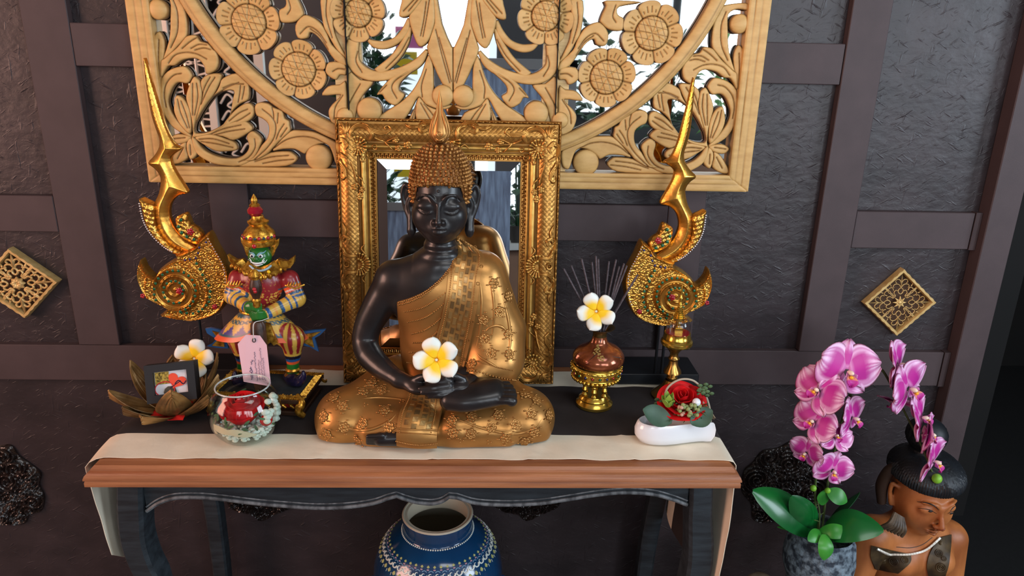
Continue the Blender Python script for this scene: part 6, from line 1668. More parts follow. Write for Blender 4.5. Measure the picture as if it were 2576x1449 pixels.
# walk along the profile by arc length from the rim
seg = np.array(prs)[::-1]; al = np.concatenate([[0], np.cumsum(np.hypot(*np.diff(seg, axis=0).T))])
def jp(a, s, o=.0006):
    r = np.interp(s, al, seg[:, 0]); z = np.interp(s, al, seg[:, 1]); r2 = np.interp(s+.003, al, seg[:, 0]); z2 = np.interp(s+.003, al, seg[:, 1])
    n = np.array([-(z2-z), (r2-r)]); n /= np.linalg.norm(n)+1e-9; return np.array([(r+n[0]*o)*math.cos(a), (r+n[0]*o)*math.sin(a), z+n[1]*o])
s_neck = .046; dots = MB()
for k in range(96): dots.ball(jp(2*PI*k/96, s_neck, .0006), .0021, 6, 4)
dots.build('painted_dots', mat('painted_white', (216, 222, 214), rough=.3), jar, 60)
pw_, py_, pk_, pb_ = MB(), MB(), MB(), MB()
s0 = .100
NM = 50
for k in range(NM):
    a = 2*PI*k/NM; da = 2*PI/NM
    sp = []
    for j in range(12):
        t = j/11*5.2; rr_ = .0086*(1-j/15); sp.append(jp(a+rr_*math.cos(t)/.13, s0+rr_*math.sin(t), .0005))
    pw_.tube(sp, [.0024, .0016, .0005], 5)
    pb_.tube([jp(a+q*da*.35, s0-.0095+.003*q*q, .0004) for q in np.linspace(-1, 1, 5)], .0009, 5)
    for q in (-1, 0, 1): pk_.ball(jp(a+da*.5+q*.010, s0-.0115, .0004), .0019, 5, 4)
    for q in (-2, -1, 0, 1, 2):
        py_.tube([jp(a+da*.5+q*.004, s0+.0125, .0004), jp(a+da*.5+q*.0125, s0+.0215-abs(q)*.0014, .0004)], [.0006, .0017], 5)
        if k % 1 == 0: py_.tube([jp(a+da*.5+q*.0035, s0-.0150, .0004), jp(a+da*.5+q*.011, s0-.0205+abs(q)*.0012, .0004)], [.0005, .0013], 5)
    pw_.tube([jp(a, s0+.019, .0004), jp(a, s0+.026, .0004)], [.0008, .0004], 5)
pw_.build('painted_scrolls', MATS['painted_white'], jar, 60); py_.build('painted_fans', mat('painted_yellow', (170, 172, 108), rough=.4), jar, 60)
pk_.build('painted_buds', mat('painted_pink', (176, 142, 158), rough=.4), jar, 60); pb_.build('painted_arcs', mat('painted_paleblue', (120, 160, 190), rough=.4), jar, 60)
h_ = MB()
for a in (0., PI): h_.tube([(math.cos(a)*(RB-.004+.016*math.sin(t)), .0, jz-.20+.022*math.cos(t)) for t in np.linspace(.1, PI-.1, 9)], .004, 8)
h_.build('loop_handle', M_jar, jar)

# ================================================================== carved wooden woman
M_wood2 = mat('carved_teak', (194, 120, 66), rough=.45, col2=(146, 82, 42), scale=5, stretch=(3, 3, 1.2), detail=6, bump=.25, bscale=50, bdist=.001)
M_hairp = mat('black_painted_hair', (20, 24, 30), rough=.5, col2=(12, 14, 18), scale=30, stretch=(1, 1, .3))
M_cloth2 = mat('dark_gilt_cloth', (84, 66, 40), rough=.5, metal=.3, col2=(50, 38, 24), scale=40, bump=.3, bscale=60)
WY = -.235
hw = at_y(2318, 1238, WY); WR = np.array([hw[0]-.045, WY, 0.])
wom = thing('wooden_figure', 'carved wooden woman figure with black hair bun standing beside the orchid pot', 'statue', tuple(WR))
Rz = rotm(R(9), 0, R(6))
def wd(x, y, z): return hw+Rz@np.array([x, y, z])       # head space: -y is the face direction
wv = Vol(hw-np.array([.24, .15, .42]), hw+np.array([.16, .15, .12]), .0030)
S = .078
wv.ell(wd(0, .005, .012), (.060, .068, .070), 0, Rm=Rz); wv.ell(wd(0, -.010, -.030), (.053, .056, .052), .03, Rm=Rz); wv.ell(wd(0, -.026, -.066), (.028, .028, .022), .03, Rm=Rz)
for s in (-1, 1):
    wv.ell(wd(s*.030, -.040, -.030), (.022, .018, .024), .02, Rm=Rz); wv.ell(wd(s*.026, -.056, .004), (.018, .009, .009), .010, Rm=Rz)
    wv.path([wd(s*.006, -.068, .014), wd(s*.020, -.068, .026), wd(s*.042, -.054, .022)], [.004, .004, .002], .010)
    wv.ell(wd(s*.008, -.076, -.030), (.006, .007, .005), .004, Rm=Rz)
    wv.path([wd(s*.062, .004, .018), wd(s*.071, .012, .020), wd(s*.070, .012, -.004), wd(s*.062, .006, -.034)], [.004, .005, .005, .006], .005)
wv.path([wd(0, -.066, .014), wd(0, -.074, -.004), wd(0, -.086, -.026)], [.0045, .0050, .0070], .008)
wv.path([wd(-.018, -.064, -.050), wd(0, -.075, -.048), wd(.018, -.064, -.050)], [.0015, .0036, .0015], .003)
wv.path([wd(-.014, -.064, -.056), wd(0, -.073, -.058), wd(.014, -.064, -.056)], [.0015, .0040, .0015], .003)
nb = hw+np.array([-.012, .020, -.16])
wv.cap(hw+np.array([0, .012, -.05]), nb, .036, .042, .02)
shL, shR = at_y(2185, 1330, WY), at_y(2405, 1335, WY+.03)
tc_ = np.array([(shL[0]+shR[0])/2+.01, WY+.02, shL[2]-.10])
wv.cap(shL+np.array([.02, .01, -.02]), shR+np.array([-.02, .01, -.02]), .044, .040, .03)
wv.ell(tc_+np.array([.0, .0, .0]), (.095, .062, .12), .03)
wv.cap(shL+np.array([.01, 0, -.02]), shL+np.array([-.020, -.01, -.16]), .040, .034, .015); wv.cap(shR+np.array([-.01, 0, -.02]), shR+np.array([.005, -.01, -.16]), .038, .032, .015)
wv.ell(tc_+np.array([-.045, -.045, .03]), (.040, .034, .036), .02); wv.ell(tc_+np.array([.035, -.045, .03]), (.040, .034, .036), .02)
VW, FW_ = wv.mesh(1)
link_mesh('body', VW-WR, FW_, M_wood2, wom, 180)
WB = bvh(VW, FW_)
MB().lathe([(.085, 0), (.080, .05), (.070, .10), (.082, .20), (.085, hw[2]-.36)], 28, c=(tc_[0]-WR[0], tc_[1]-WR[1], 0)).build('skirt', M_wood2, wom)
hv3 = Vol(hw-np.array([.13, .13, .06]), hw+np.array([.13, .15, .20]), .0028)
hv3.ell(wd(0, .010, .056), (.081, .083, .046), 0, Rm=Rz)
hv3.ell(wd(-.004, .040, .135), (.043, .043, .040), .008, Rm=Rz); hv3.cap(wd(0, .034, .09), wd(0, .038, .12), .030, .026, .01)
nz_ = Rz[:, 2]; hv3.keep(lambda X, Y, Z: .046-((X-hw[0])*nz_[0]+(Y-hw[1])*nz_[1]+(Z-hw[2])*nz_[2]))
Vh, Fh = hv3.mesh(1)
# combed grooves
ang_ = np.arctan2(Vh[:, 1]-hw[1], Vh[:, 0]-hw[0]); cen_ = (Vh[:, :2]-hw[:2]); rr_ = np.linalg.norm(cen_, axis=1, keepdims=True)
Vh[:, :2] += cen_/np.maximum(rr_, 1e-6)*(.0012*np.cos(ang_*90))[:, None]*(rr_ > .03)
link_mesh('hair', Vh-WR, Fh, M_hairp, wom, 60)
hb = MB()
hb.tube(spline([wd(-.060, .020, .075), wd(-.076, .028, .045), wd(-.080, .030, .000), wd(-.074, .020, -.045)], 5)-WR, [.008, .013, .014, .010], 12)
hb.build('hair_roll', mat('brown_painted_hair', (52, 34, 24), rough=.5), wom)
for k in range(7):
    a = at_y(2252+k*3, 1290+k*2, WY-.055); b2 = at_y(2214+k*9, 1326+k*4, WY-.060-.002*k)
    mb = MB(); mb.tube(spline([a-WR, (a+b2)/2-WR+np.array([0, -.010, 0]), b2-WR], 4), [.0045, .0055, .0035], 8); mb.build('hair_lock', mat('greyed_hair', (92, 74, 56), rough=.5, col2=(52, 40, 30), scale=60), wom)
def wcast(px, py):
    d = cray(px, py); h = WB.ray_cast(Vector(CAM), Vector(d/np.linalg.norm(d))); return None if h[0] is None else (np.array(h[0]), np.array(h[1]))
def wline(name, pts, r, m, off=.0003):
    P = [wcast(*q) for q in spline(pts, 8)]; P = [h[0]+h[1]*off-WR for h in P if h is not None]
    if len(P) > 3: MB().tube(P, r, 5).build(name, m, wom)
M_ink = mat('black_paint', (24, 14, 10), rough=.5)
wline('eyebrow', [(2307, 1262), (2330, 1265), (2350, 1272), (2362, 1283)], [.0006, .0018, .0005], M_ink); wline('eyebrow', [(2390, 1286), (2400, 1275), (2412, 1270), (2422, 1269)], [.0005, .0014, .0005], M_ink)
wline('eyelid', [(2310, 1279), (2325, 1280), (2340, 1283), (2356, 1292)], [.0004, .0009, .0004], M_ink); wline('eyelid', [(2384, 1292), (2392, 1287), (2402, 1286), (2414, 1288)], [.0004, .0009, .0004], M_ink)
for q in ((2341, 1286), (2392, 1291)):
    h = wcast(*q)
    if h: MB().ball(h[0]-WR+h[1]*.0001, (.0052, .0020, .0030), 10, 6).build('pupil', M_ink, wom)
wline('lips', [(2345, 1327), (2356, 1332), (2368, 1334), (2378, 1330)], [.0006, .0016, .0006], mat('red_brown_paint', (120, 54, 34), rough=.5))
wline('chest_line', [(2255, 1376), (2290, 1378), (2320, 1370), (2345, 1352)], .0008, M_ink)
# breast cloth laid on the torso
def wgrid(name, left, right, rows, cols, off, th, m):
    Ls = spline(left, 10); Rs = spline(right, 10); G = np.zeros((rows+1, cols+1, 3)); last = None
    for i in range(rows+1):
        for j in range(cols+1):
            a = Ls[int(i/rows*(len(Ls)-1))]; b2 = Rs[int(i/rows*(len(Rs)-1))]; q = a+(b2-a)*j/cols; h = wcast(*q) or last
            if h is None: h = (at_y(q[0], q[1], WY-.06), np.array([0, -1., 0]))
            last = h; G[i, j] = h[0]+h[1]*off
    MB().shell(lambda u, v: G[int(round(u*rows)), int(round(v*cols))]-WR, rows, cols, th).build(name, m, wom, 60)
    return G
wgrid('breast_cloth', [(2192, 1372), (2190, 1400), (2200, 1430)], [(2290, 1395), (2288, 1415), (2260, 1440)], 10, 18, .004, .004, M_cloth2)
wgrid('shoulder_cloth', [(2360, 1352), (2340, 1385), (2330, 1420), (2335, 1449)], [(2390, 1345), (2388, 1385), (2384, 1420), (2375, 1449)], 16, 10, .004, .004, M_cloth2)
bt_ = spline([(2205, 1378), (2235, 1392), (2270, 1396), (2300, 1392), (2330, 1378), (2360, 1352)], 5)
whites = MB()
for k in range(0, len(bt_)-1):
    h0, h1_ = wcast(*bt_[k]), wcast(*bt_[k+1])
    if h0 and h1_: whites.tube([h0[0]+h0[1]*.005-WR, h1_[0]*.94+h0[0]*.06+h1_[1]*.005-WR], .0030, 4)
whites.build('mirror_trim', mat('white_mosaic', (214, 208, 196), rough=.3), wom, 0)
cs = MB()
for q in ((2250, 1412, .009), (2275, 1408, .007), (2222, 1408, .006), (2362, 1365, .004), (2360, 1392, .008), (2365, 1425, .010), (2372, 1405, .005)):
    h = wcast(q[0], q[1])
    if h:
        M_ = frame_at(h[0]+h[1]*.005-WR, h[1])
        for f in (1, .6, .25): cs.tube([(q[2]*f*math.cos(t), q[2]*f*math.sin(t), .0005) for t in np.linspace(0, 2*PI, 17)[:-1]], .0010, 5, M=M_, closed=True)
cs.build('carved_rings', M_cloth2, wom)

# ================================================================== orchid
M_pot = mat('rough_stone_pot', (122, 138, 150), rough=.8, col2=(44, 54, 66), scale=55, bump=1., bscale=90, bdist=.006, thr=(.42, .6))
OY = -.275; pl_, pr_ = at_y(1978, 1380, OY), at_y(2148, 1380, OY); ox = (pl_[0]+pr_[0])/2; oz = at_y(2062, 1335, OY)[2]; orr = (pr_[0]-pl_[0])/2
orc = thing('potted_orchid', 'artificial magenta orchid with two arching sprays in a rough grey stone pot', 'plant', (ox, OY, oz-.15))
O0 = np.array(orc.location)
MB().lathe([(.045, 0), (.062, .01), (orr*.98, .06), (orr*1.0, .085), (orr*.93, .125), (orr*.84, .140), (orr*.86, .149), (orr*.82, .152), (orr*.76, .146), (orr*.74, .12), (.001, .12)], 44, rfn=lambda a, z: 1+.010*math.sin(a*17+z*300)*math.sin(a*9-z*210)).build('pot', M_pot, orc, 60)
M_stem = mat('orchid_stem', (70, 86, 44), rough=.5); M_oleaf = mat('orchid_leaf', (20, 104, 42), rough=.28, col2=(12, 78, 34), scale=8, coat=.2); M_olbright = mat('young_orchid_leaf', (64, 146, 48), rough=.35, col2=(36, 116, 40), scale=20)
def ow(px, py, y=OY): return at_y(px, py, y)-O0
MB().tube(spline([ow(2060, 1345), ow(2052, 1280), ow(2052, 1210), ow(2068, 1120), ow(2095, 1020), ow(2120, 960)], 6), [.0032, .0026, .002], 8).build('stem', M_stem, orc)
MB().tube(spline([ow(2066, 1345, OY+.02), ow(2085, 1200, OY+.02), ow(2130, 1020, OY+.02), ow(2175, 930, OY+.01), ow(2212, 925, OY), ow(2240, 965, OY), ow(2275, 1035, OY), ow(2315, 1115, OY), ow(2348, 1195, OY-.01), ow(2366, 1243, OY-.015)], 6), [.0032, .0026, .0018], 8).build('stem', M_stem, orc)
def ol(b0, t0, w_, cup, m, mid, up, y0, y1): leafshape('leaf', ow(*b0, y0), ow(*t0, y1), w_, cup, m, up=up, n=14, mid=mid, parent=orc, th=.0014)
ol((2052, 1338), (1893, 1236), .042, -.25, M_oleaf, .018, (0, -.6, .8), OY, OY-.02)
ol((2050, 1335), (1990, 1248), .030, -.3, M_oleaf, .012, (0, -1, .3), OY, OY-.03)
ol((2068, 1338), (2222, 1335), .040, -.15, M_oleaf, .030, (0, -.5, .8), OY-.01, OY-.085)
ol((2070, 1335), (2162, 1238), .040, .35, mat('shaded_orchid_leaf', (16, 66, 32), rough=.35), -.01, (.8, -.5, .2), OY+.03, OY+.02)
ol((2060, 1338), (2140, 1340), .016, -.2, M_olbright, .014, (0, -.7, .7), OY-.04, OY-.06)
ol((2066, 1338), (2032, 1360), .014, -.2, M_olbright, .006, (0, -.7, .7), OY-.04, OY-.07)
ol((2072, 1345), (2072, 1408), .017, -.2, M_olbright, .012, (0, -1, .2), OY-.06, OY-.085)
ol((2068, 1270), (2075, 1232), .014, -.1, M_olbright, .0, (0, -1, .2), OY-.01, OY-.01)
ol((2080, 1235), (2130, 1262), .018, -.1, M_olbright, .006, (0, -.8, .6), OY-.01, OY-.02)
ol((2035, 1335), (1955, 1326), .006, -.1, M_olbright, .0, (0, -.6, .8), OY, OY-.02)
mb = MB(); mb.tube(spline([ow(2061, 1330, OY-.03), ow(2062, 1290, OY-.03), ow(2057, 1262, OY-.03)], 4), .0014, 6).tube([ow(2062, 1296, OY-.03), ow(2072, 1290, OY-.032)], .001, 5).tube([ow(2062, 1312, OY-.03), ow(2048, 1308, OY-.032)], .001, 5); mb.build('aerial_root', M_stem, orc)
M_opet = mat('orchid_petal', (255, 255, 255), rough=.5, attr=True, sss=.04)
MAG, WH, DK, PKB = np.array(lin((190, 40, 146))), np.array(lin((244, 206, 238))), np.array(lin((122, 14, 62))), np.array(lin((192, 84, 104)))
def petal_sh(root, name, a, ln, wd_, cup, seed, big, back=0.):
    rs_ = np.random.RandomState(seed); ph = rs_.rand(16)*6
    def fn(u, v):
        t = (v-.5)*2
        w_ = wd_*(math.sin(PI*min(u*.80+.12, 1))**.8 if big else math.sin(PI*min(u*.9+.08, 1))**.8)*(1 if u < .98 else .86)
        r = .004+ln*u; x, y = r, t*w_; z = cup*u*u*ln-.18*abs(t)**2*w_+.002*math.sin(v*9+ph[0])*u+back*ln*u
        st_ = .5+.5*math.sin(v*44+ph[1]+2*math.sin(v*13+ph[2]))
        edge = max(u, abs(t)*.98)
        c = MAG*(1-.15*abs(t))
        if edge > .56: k = min((edge-.56)/.2, 1)*(.25+.75*st_); c = c*(1-k)+WH*k
        if edge > .87: k = min((edge-.87)/.1, 1)*(1-.55*st_); c = c*(1-k)+DK*k
        if u < .16: c = c*.7+WH*.3
        return (np.array([x*math.cos(a)-y*math.sin(a), x*math.sin(a)+y*math.cos(a), z]), c)
    MB().shell(fn, 10, 22 if big else 14, .0009).build(name, M_opet, root, 180)
def blossom_proto():
    mb = MB()
    def lip(u, v):
        t = (v-.5)*2; w_ = .0085*math.sin(PI*min(u*.85+.15, 1)); c = MAG*.85+DK*.15 if u > .3 else np.array(lin((226, 140, 120))); return (np.array([t*w_, -.003-.015*u, .008+.008*math.sin(u*2.6)+.004*t*t]), c)
    mb.shell(lip, 8, 8, .0012)
    for s in (-1, 1):
        def sl(u, v, s=s): t = (v-.5)*2; return (np.array([s*(.003+.006*u), -.003+.005*t*(1-.5*u), .005+.008*u]), MAG*.7+WH*.3)
        mb.shell(sl, 5, 5, .001)
    mb.cc = np.array(lin((238, 214, 190))); mb.ball((0, .001, .009), (.0042, .0038, .0065), 10, 8); mb.cc = np.array(lin((236, 170, 40))); mb.ball((0, -.005, .013), (.0032, .0028, .003), 8, 6); mb.cc = None
    o = mb.build('blossom', M_opet, orc, 180)
    petal_sh(o, 'petal', R(22), .046, .034, .12, 1, True); petal_sh(o, 'petal', R(158), .046, .034, .12, 2, True)
    petal_sh(o, 'sepal', R(90), .043, .021, -.02, 3, False, -.12); petal_sh(o, 'sepal', R(218), .041, .019, -.02, 4, False, -.12); petal_sh(o, 'sepal', R(322), .041, .019, -.02, 5, False, -.12)
    return o
bp_ = blossom_proto(); first = True
for (px, py, y, s, n, roll) in ((2130, 936, OY-.045, 1.42, (.10, -1, .18), .12), (2058, 985, OY-.050, 1.15, (-.75, -.55, .55), .55), (2143, 1052, OY-.035, 1.02, (.62, -.75, .10), -.2), (2046, 1062, OY-.045, 1.0, (-.7, -.6, .45), .6),
                                (2100, 1100, OY-.050, .85, (.15, -.6, .65), .2), (2028, 1140, OY-.035, .80, (-.75, -.6, .0), .1), (2094, 1184, OY-.055, .92, (.05, -1, .05), .3),
                                (2258, 918, OY-.01, 1.15, (.90, -.75, .25), -.2), (2285, 978, OY-.035, 1.28, (.62, -1, .10), -.55), (2315, 1052, OY-.03, 1.10, (.85, -.7, .35), -.5), (2335, 1092, OY-.03, 1.0, (1.1, -.6, -.05), -.3), (2346, 1160, OY-.04, 1.15, (.80, -.85, .0), -.2), (2250, 1010, OY+.0, .8, (-.2, -.4, -.9), .4)):
    M_ = frame_at(at_y(px, py, y)-O0, n, (math.sin(roll), 0, math.cos(roll)), s)
    if first: o = bp_; first = False
    else:
        o = bp_.copy(); COL.objects.link(o); o.parent = orc
        for ch in list(bp_.children): c = ch.copy(); COL.objects.link(c); c.parent = o
    o.matrix_local = Matrix(M_.tolist())
M_bud = mat('green_bud', (126, 186, 52), rough=.4)
for (px, py, r, y) in ((2357, 1204, .0105, OY-.03), (2366, 1243, .0058, OY-.018), (2046, 1228, .0070, OY-.01), (2082, 1234, .0065, OY-.02)): MB().ball(ow(px, py, y), (r, r, r*1.05), 14, 10).build('bud', M_bud, orc)
# pedestal under the pot and a pale stone
pd = MB().lathe([(.055, 0), (.055, .01), (.040, .02), (.040, oz-.17), (.052, oz-.160), (.052, oz-.1502)], 32).build('pedestal', M_dark, None); pd.location = (ox, OY, 0); tag(pd, 'dark round pedestal under the stone orchid pot', 'pedestal')
q = at_y(1945, 1462, OY); rb_ = MB().lathe([(.040, 0), (.042, .05), (.040, q[2]-.04), (.034, q[2]-.012), (.022, q[2]), (.001, q[2]+.004)], 28).build('stone_post', mat('beige_stone', (128, 112, 94), rough=.8, col2=(98, 84, 70), scale=40)); rb_.location = (q[0]-.022, OY+.01, 0); tag(rb_, 'rounded beige stone post left of the orchid pot, mostly out of frame', 'stone post')
# ================================================================== guardian giant figure
GY = -.190
GR_ = np.array([at_z(655, 985, CZ)[0], GY, CZ])
gua = thing('guardian_figure', 'colourful green-faced guardian giant with gold crown holding a club on a pedestal', 'statue', tuple(GR_))
def g(px, py, dy=0.): return at_y(px, py, GY+dy)
def gl_(p): return np.asarray(p, float)-GR_
M_gp = mat('enamel_paint', (255, 255, 255), rough=.32, attr=True, coat=.25, spec=.5)
M_gg = mat('guardian_gold', (222, 170, 66), rough=.28, metal=.75, col2=(150, 98, 26), scale=110, bump=.5, bscale=170, bdist=.0015, thr=(.4, .62))
cG, cR, cB, cO, cY, cT, cK, cP, cW = [np.array(lin(c)) for c in ((34, 108, 40), (142, 34, 40), (38, 84, 140), (226, 92, 48), (216, 172, 74), (44, 84, 96), (28, 26, 44), (78, 66, 132), (226, 230, 228))]
bv_ = Vol(g(500, 1000)-np.array([.01, .09, .0]), g(830, 520)+np.array([.01, .06, .0]), .0021)
b = bv_
b.ell(g(655, 715), (.046, .030, .052), 0); b.ell(g(652, 760), (.036, .026, .030), .015)
b.cap(g(655, 668), g(655, 645), .016, .016, .01)
b.ell(g(654, 645, -.006), (.0235, .024, .026), .006)                       # head
ePL, ePR = g(585, 745, -.01), g(748, 752, -.01); sPL, sPR = g(600, 700), g(728, 702)
b.cap(sPL, ePL, .0200, .0165, .008); b.cap(ePL, g(628, 776, -.055), .0165, .0115, .006)
b.cap(sPR, ePR, .0200, .0165, .008); b.cap(ePR, g(665, 792, -.055), .0165, .0115, .006)
b.ell(g(636, 770, -.062), (.018, .012, .012), .004); b.ell(g(652, 793, -.062), (.019, .012, .013), .004)
for k in range(4):
    b.path([g(628, 764+k*5, -.068), g(642, 764+k*5, -.078), g(656, 766+k*5, -.070)], .0034, .0008, n=3)
    b.path([g(668, 785+k*5, -.068), g(652, 786+k*5, -.078), g(636, 788+k*5, -.070)], .0034, .0008, n=3)
# legs: thighs apart, shins
for s_, hx_, kx_, fx_ in ((-1, 640, 604, 612), (1, 670, 735, 737)):
    b.cap(g(hx_, 815), g(kx_, 850, -.01), .030, .026, .012); b.cap(g(kx_, 850, -.01), g(fx_, 895, -.005), .0260, .0165, .006); b.cap(g(fx_, 895, -.005), g(fx_, 940, -.004), .0140, .0120, .004)
V, F = b.mesh(1)
# colours by place
C = np.tile(cG, (len(V), 1))
def seg_t(V, a, b_):
    e = b_-a; t = ((V-a)@e)/(e@e); d = np.linalg.norm(V-a-np.clip(t, 0, 1)[:, None]*e, axis=1); return t, d
zt2 = lambda py: g(650, py)[2]
tor = (np.abs(V[:, 0]-g(655, 715)[0]) < .052) & (V[:, 2] < zt2(672)) & (V[:, 2] > zt2(790)) & (V[:, 1] > GY-.045)
C[tor] = cR
fil = np.sin(V[:, 0]*520+3*np.sin(V[:, 2]*260))*np.sin(V[:, 2]*480+2*np.sin(V[:, 0]*300))
C[tor & (fil > .15) & (V[:, 2] < zt2(725))] = cY
C[tor & (fil > .75)] = cR*.5+cY*.5
for sP, eP, wP in ((sPL, ePL, g(628, 776, -.055)), (sPR, ePR, g(665, 792, -.055))):
    t1, d1 = seg_t(V, sP, eP); t2, d2 = seg_t(V, eP, wP)
    up = (d1 < .029) & (d1 < d2) & (t1 > -1.2); lo_ = (d2 < .024) & (d2 <= d1) & (t2 < 1.0)
    band_cols = lambda t, arr: arr[np.clip((t*len(arr)).astype(int), 0, len(arr)-1)]
    C[up] = band_cols(np.clip(t1[up], 0, .999), np.array([cR, cR, cR, cR, cT, cO, cO, cW*.8+cO*.2, cO, cT, cB, cY, cB, cB, cY]))
    C[lo_] = band_cols(np.clip(t2[lo_], 0, .999), np.array([cY, cY, cB, cY, cY, cB, cY, cY, cY, cB, cT, cY, cY, cO*.4+cY*.6, cY, cY, cB, cB, cY]))
legz = (V[:, 2] < zt2(806)) & (V[:, 1] > GY-.046)
st = np.sin(np.arctan2(V[:, 1]-GY, V[:, 0]-np.where(V[:, 0] < GR_[0]+.01, g(606, 870)[0], g(736, 870)[0]))*12)
C[legz] = np.where((st > 0)[legz, None], cR, cY*.9)
def lz(a, b_, c): C[(V[:, 2] < zt2(a)) & (V[:, 2] >= zt2(b_))] = c
lz(880, 886, cY); lz(886, 894, cK); lz(894, 901, cB); lz(901, 908, cO); lz(908, 1200, cG)
link_mesh('body', gl_(V), F, M_gp, gua, 180, col=C)
# shoes
for s_, x0, x1 in ((-1, 616, 592), (1, 728, 762)):
    mb = MB(); mb.tube(spline([gl_(g(x0-s_*4, 948, .01)), gl_(g(x0+s_*8, 955, -.02)), gl_(g((x0+x1)/2+s_*6, 958, -.035)), gl_(g(x1, 946, -.042)), gl_(g(x1+s_*1, 934, -.044))], 5), [.011, .014, .0125, .008, .003], 10)
    mb.build('curled_shoe', mat('dark_purple_enamel', (34, 28, 62), rough=.25, coat=.4), gua)
    mb = MB(); c = gl_(g(737 if s_ > 0 else 612, 928, -.004)); mb.lathe([(.0135, -.004), (.0165, 0), (.0135, .004)], 16, c=tuple(c)); c = gl_(g(737 if s_ > 0 else 612, 942, -.004)); mb.lathe([(.015, -.006), (.0185, 0), (.014, .005)], 16, c=tuple(c)); mb.build('anklet', M_gg, gua)
# face
fc = MB(); H0 = g(654, 645, -.006)
def fp(x, z, o=0.): return gl_(H0)+np.array([x*.001, -.0238*math.sqrt(max(0, 1-(x/25)**2-(z/28)**2))-.0008-o, z*.001])
for s in (-1, 1):
    fc.cc = cW; fc.ball(fp(s*8.5, 7), (.0050, .0026, .0042), 10, 8)
    fc.cc = cK*.4; fc.ball(fp(s*8.5, 7, .0022), (.0026, .0014, .0026), 8, 6)
    fc.cc = np.array(lin((120, 170, 180))); fc.tube(spline([fp(s*2, 8, .001), fp(s*6, 12.5, .001), fp(s*13, 13, .001), fp(s*17, 16, 0)], 4), [.0014, .0020, .0008], 6)
    fc.cc = cG*.8; fc.ball(fp(s*3.5, -1.5, .001), (.0032, .003, .0028), 8, 6)
    fc.cc = cW; fc.tube(spline([fp(s*15, 2, .0), fp(s*11, -4, .001), fp(s*14, -8, .001), fp(s*19, -2, .0)], 4), [.0010, .0016, .0006], 6); fc.tube([fp(s*8, -9, .001), fp(s*8.6, -5.5, .003)], [.0012, .0003], 5)
fc.cc = cG*.8; fc.ball(fp(0, 1, .001), (.0045, .004, .006), 10, 8)
fc.cc = cW; fc.tube(spline([fp(-15, -3, 0), fp(-9, -6.5, .001), fp(0, -7.5, .002), fp(9, -6.5, .001), fp(15, -3, 0)], 5), [.0010, .0020, .0020, .0010], 6); fc.tube(spline([fp(-11, -10.5, 0), fp(0, -12.5, .002), fp(11, -10.5, 0)], 5), [.0010, .0018, .0010], 6)
fc.cc = cR; fc.tube([fp(-9, -9, .0002), fp(0, -10, .001), fp(9, -9, .0002)], .0014, 6)
fc.build('face_details', M_gp, gua, 60)
# crown
cx, cz_ = gl_(g(654, 612, -.004)), 0
cr_ = [(.0300, -.002), (.0325, .003), (.0325, .008), (.0300, .010), (.0310, .013), (.0305, .020), (.0275, .027), (.0215, .034), (.0160, .040), (.0195, .043), (.0205, .047), (.0165, .049), (.0125, .052), (.0110, .058)]
MB().lathe(cr_, 28, c=(cx[0], cx[1], cx[2]), rfn=lambda a, z: 1+.07*abs(math.sin(a*6+z*90))*(z > .012)).build('crown', M_gg, gua, 50)
k0 = cx+np.array([-.004, 0, .056])
mb = MB(); mb.lathe([(.008, 0), (.0150, .008), (.0155, .014), (.0110, .020), (.0070, .022)], 20, c=tuple(k0)); mb.build('crown_jewel', mat('crimson_enamel', (150, 20, 40), rough=.2, coat=.5), gua)
mb = MB(); mb.lathe([(.0090, .020), (.0110, .023), (.0080, .026), (.0060, .027), (.0068, .032), (.0062, .036), (.0030, .042), (.0004, .046)], 16, c=tuple(k0)); mb.build('crown_tip', M_gg, gua)
for k in range(11):
    a = R(-170+k*16); bead('dark_jewel' if k % 2 else 'red_jewel', (cx[0]+.031*math.cos(a), cx[1]+.031*math.sin(a), cx[2]+.017), .0031 if k % 2 else .0041, mat('teal_enamel', (34, 70, 84), rough=.3) if k % 2 else M_red, gua)
bead('red_jewel', (cx[0]-.002, cx[1]-.0325, cx[2]+.002), (.0048, .003, .0048), M_red, gua)
def flare(name, px, py0, dy, th=.006, mat_=None):
    P = [gl_(g(x, y, dy)) for x, y in px]; c = sum(P)/len(P); V = [p+np.array([0, -th/2, 0]) for p in P]+[p+np.array([0, th/2, 0]) for p in P]+[c+np.array([0, -th, 0]), c+np.array([0, th, 0])]
    n = len(P); F = [(2*n, i, (i+1) % n) for i in range(n)]+[(2*n+1, n+(i+1) % n, n+i) for i in range(n)]+[(i, n+i, n+(i+1) % n, (i+1) % n) for i in range(n)]
    MB().add(V, F).build(name, mat_ or M_gg, gua, 30)
flare('ear_flame', [(628, 612), (618, 606), (606, 595), (608, 608), (616, 625), (620, 640), (630, 648)], 0, .002)
flare('ear_flame', [(682, 612), (690, 608), (703, 599), (702, 614), (694, 628), (690, 640), (680, 650)], 0, .002)
flare('shoulder_flame', [(630, 668), (612, 650), (596, 652), (585, 648), (574, 639), (578, 654), (588, 664), (604, 672), (622, 680)], 0, -.012, .012)
flare('shoulder_flame', [(688, 662), (700, 650), (714, 654), (730, 656), (742, 643), (741, 660), (732, 672), (712, 676), (692, 678)], 0, -.012, .012)
flare('collar', [(624, 655), (634, 664), (655, 672), (676, 664), (690, 655), (700, 672), (705, 686), (690, 688), (682, 702), (670, 694), (654, 712), (642, 694), (628, 700), (622, 684), (610, 680)], 0, -.028, .008)
sm_ = MB(); rs_ = random.Random(3)
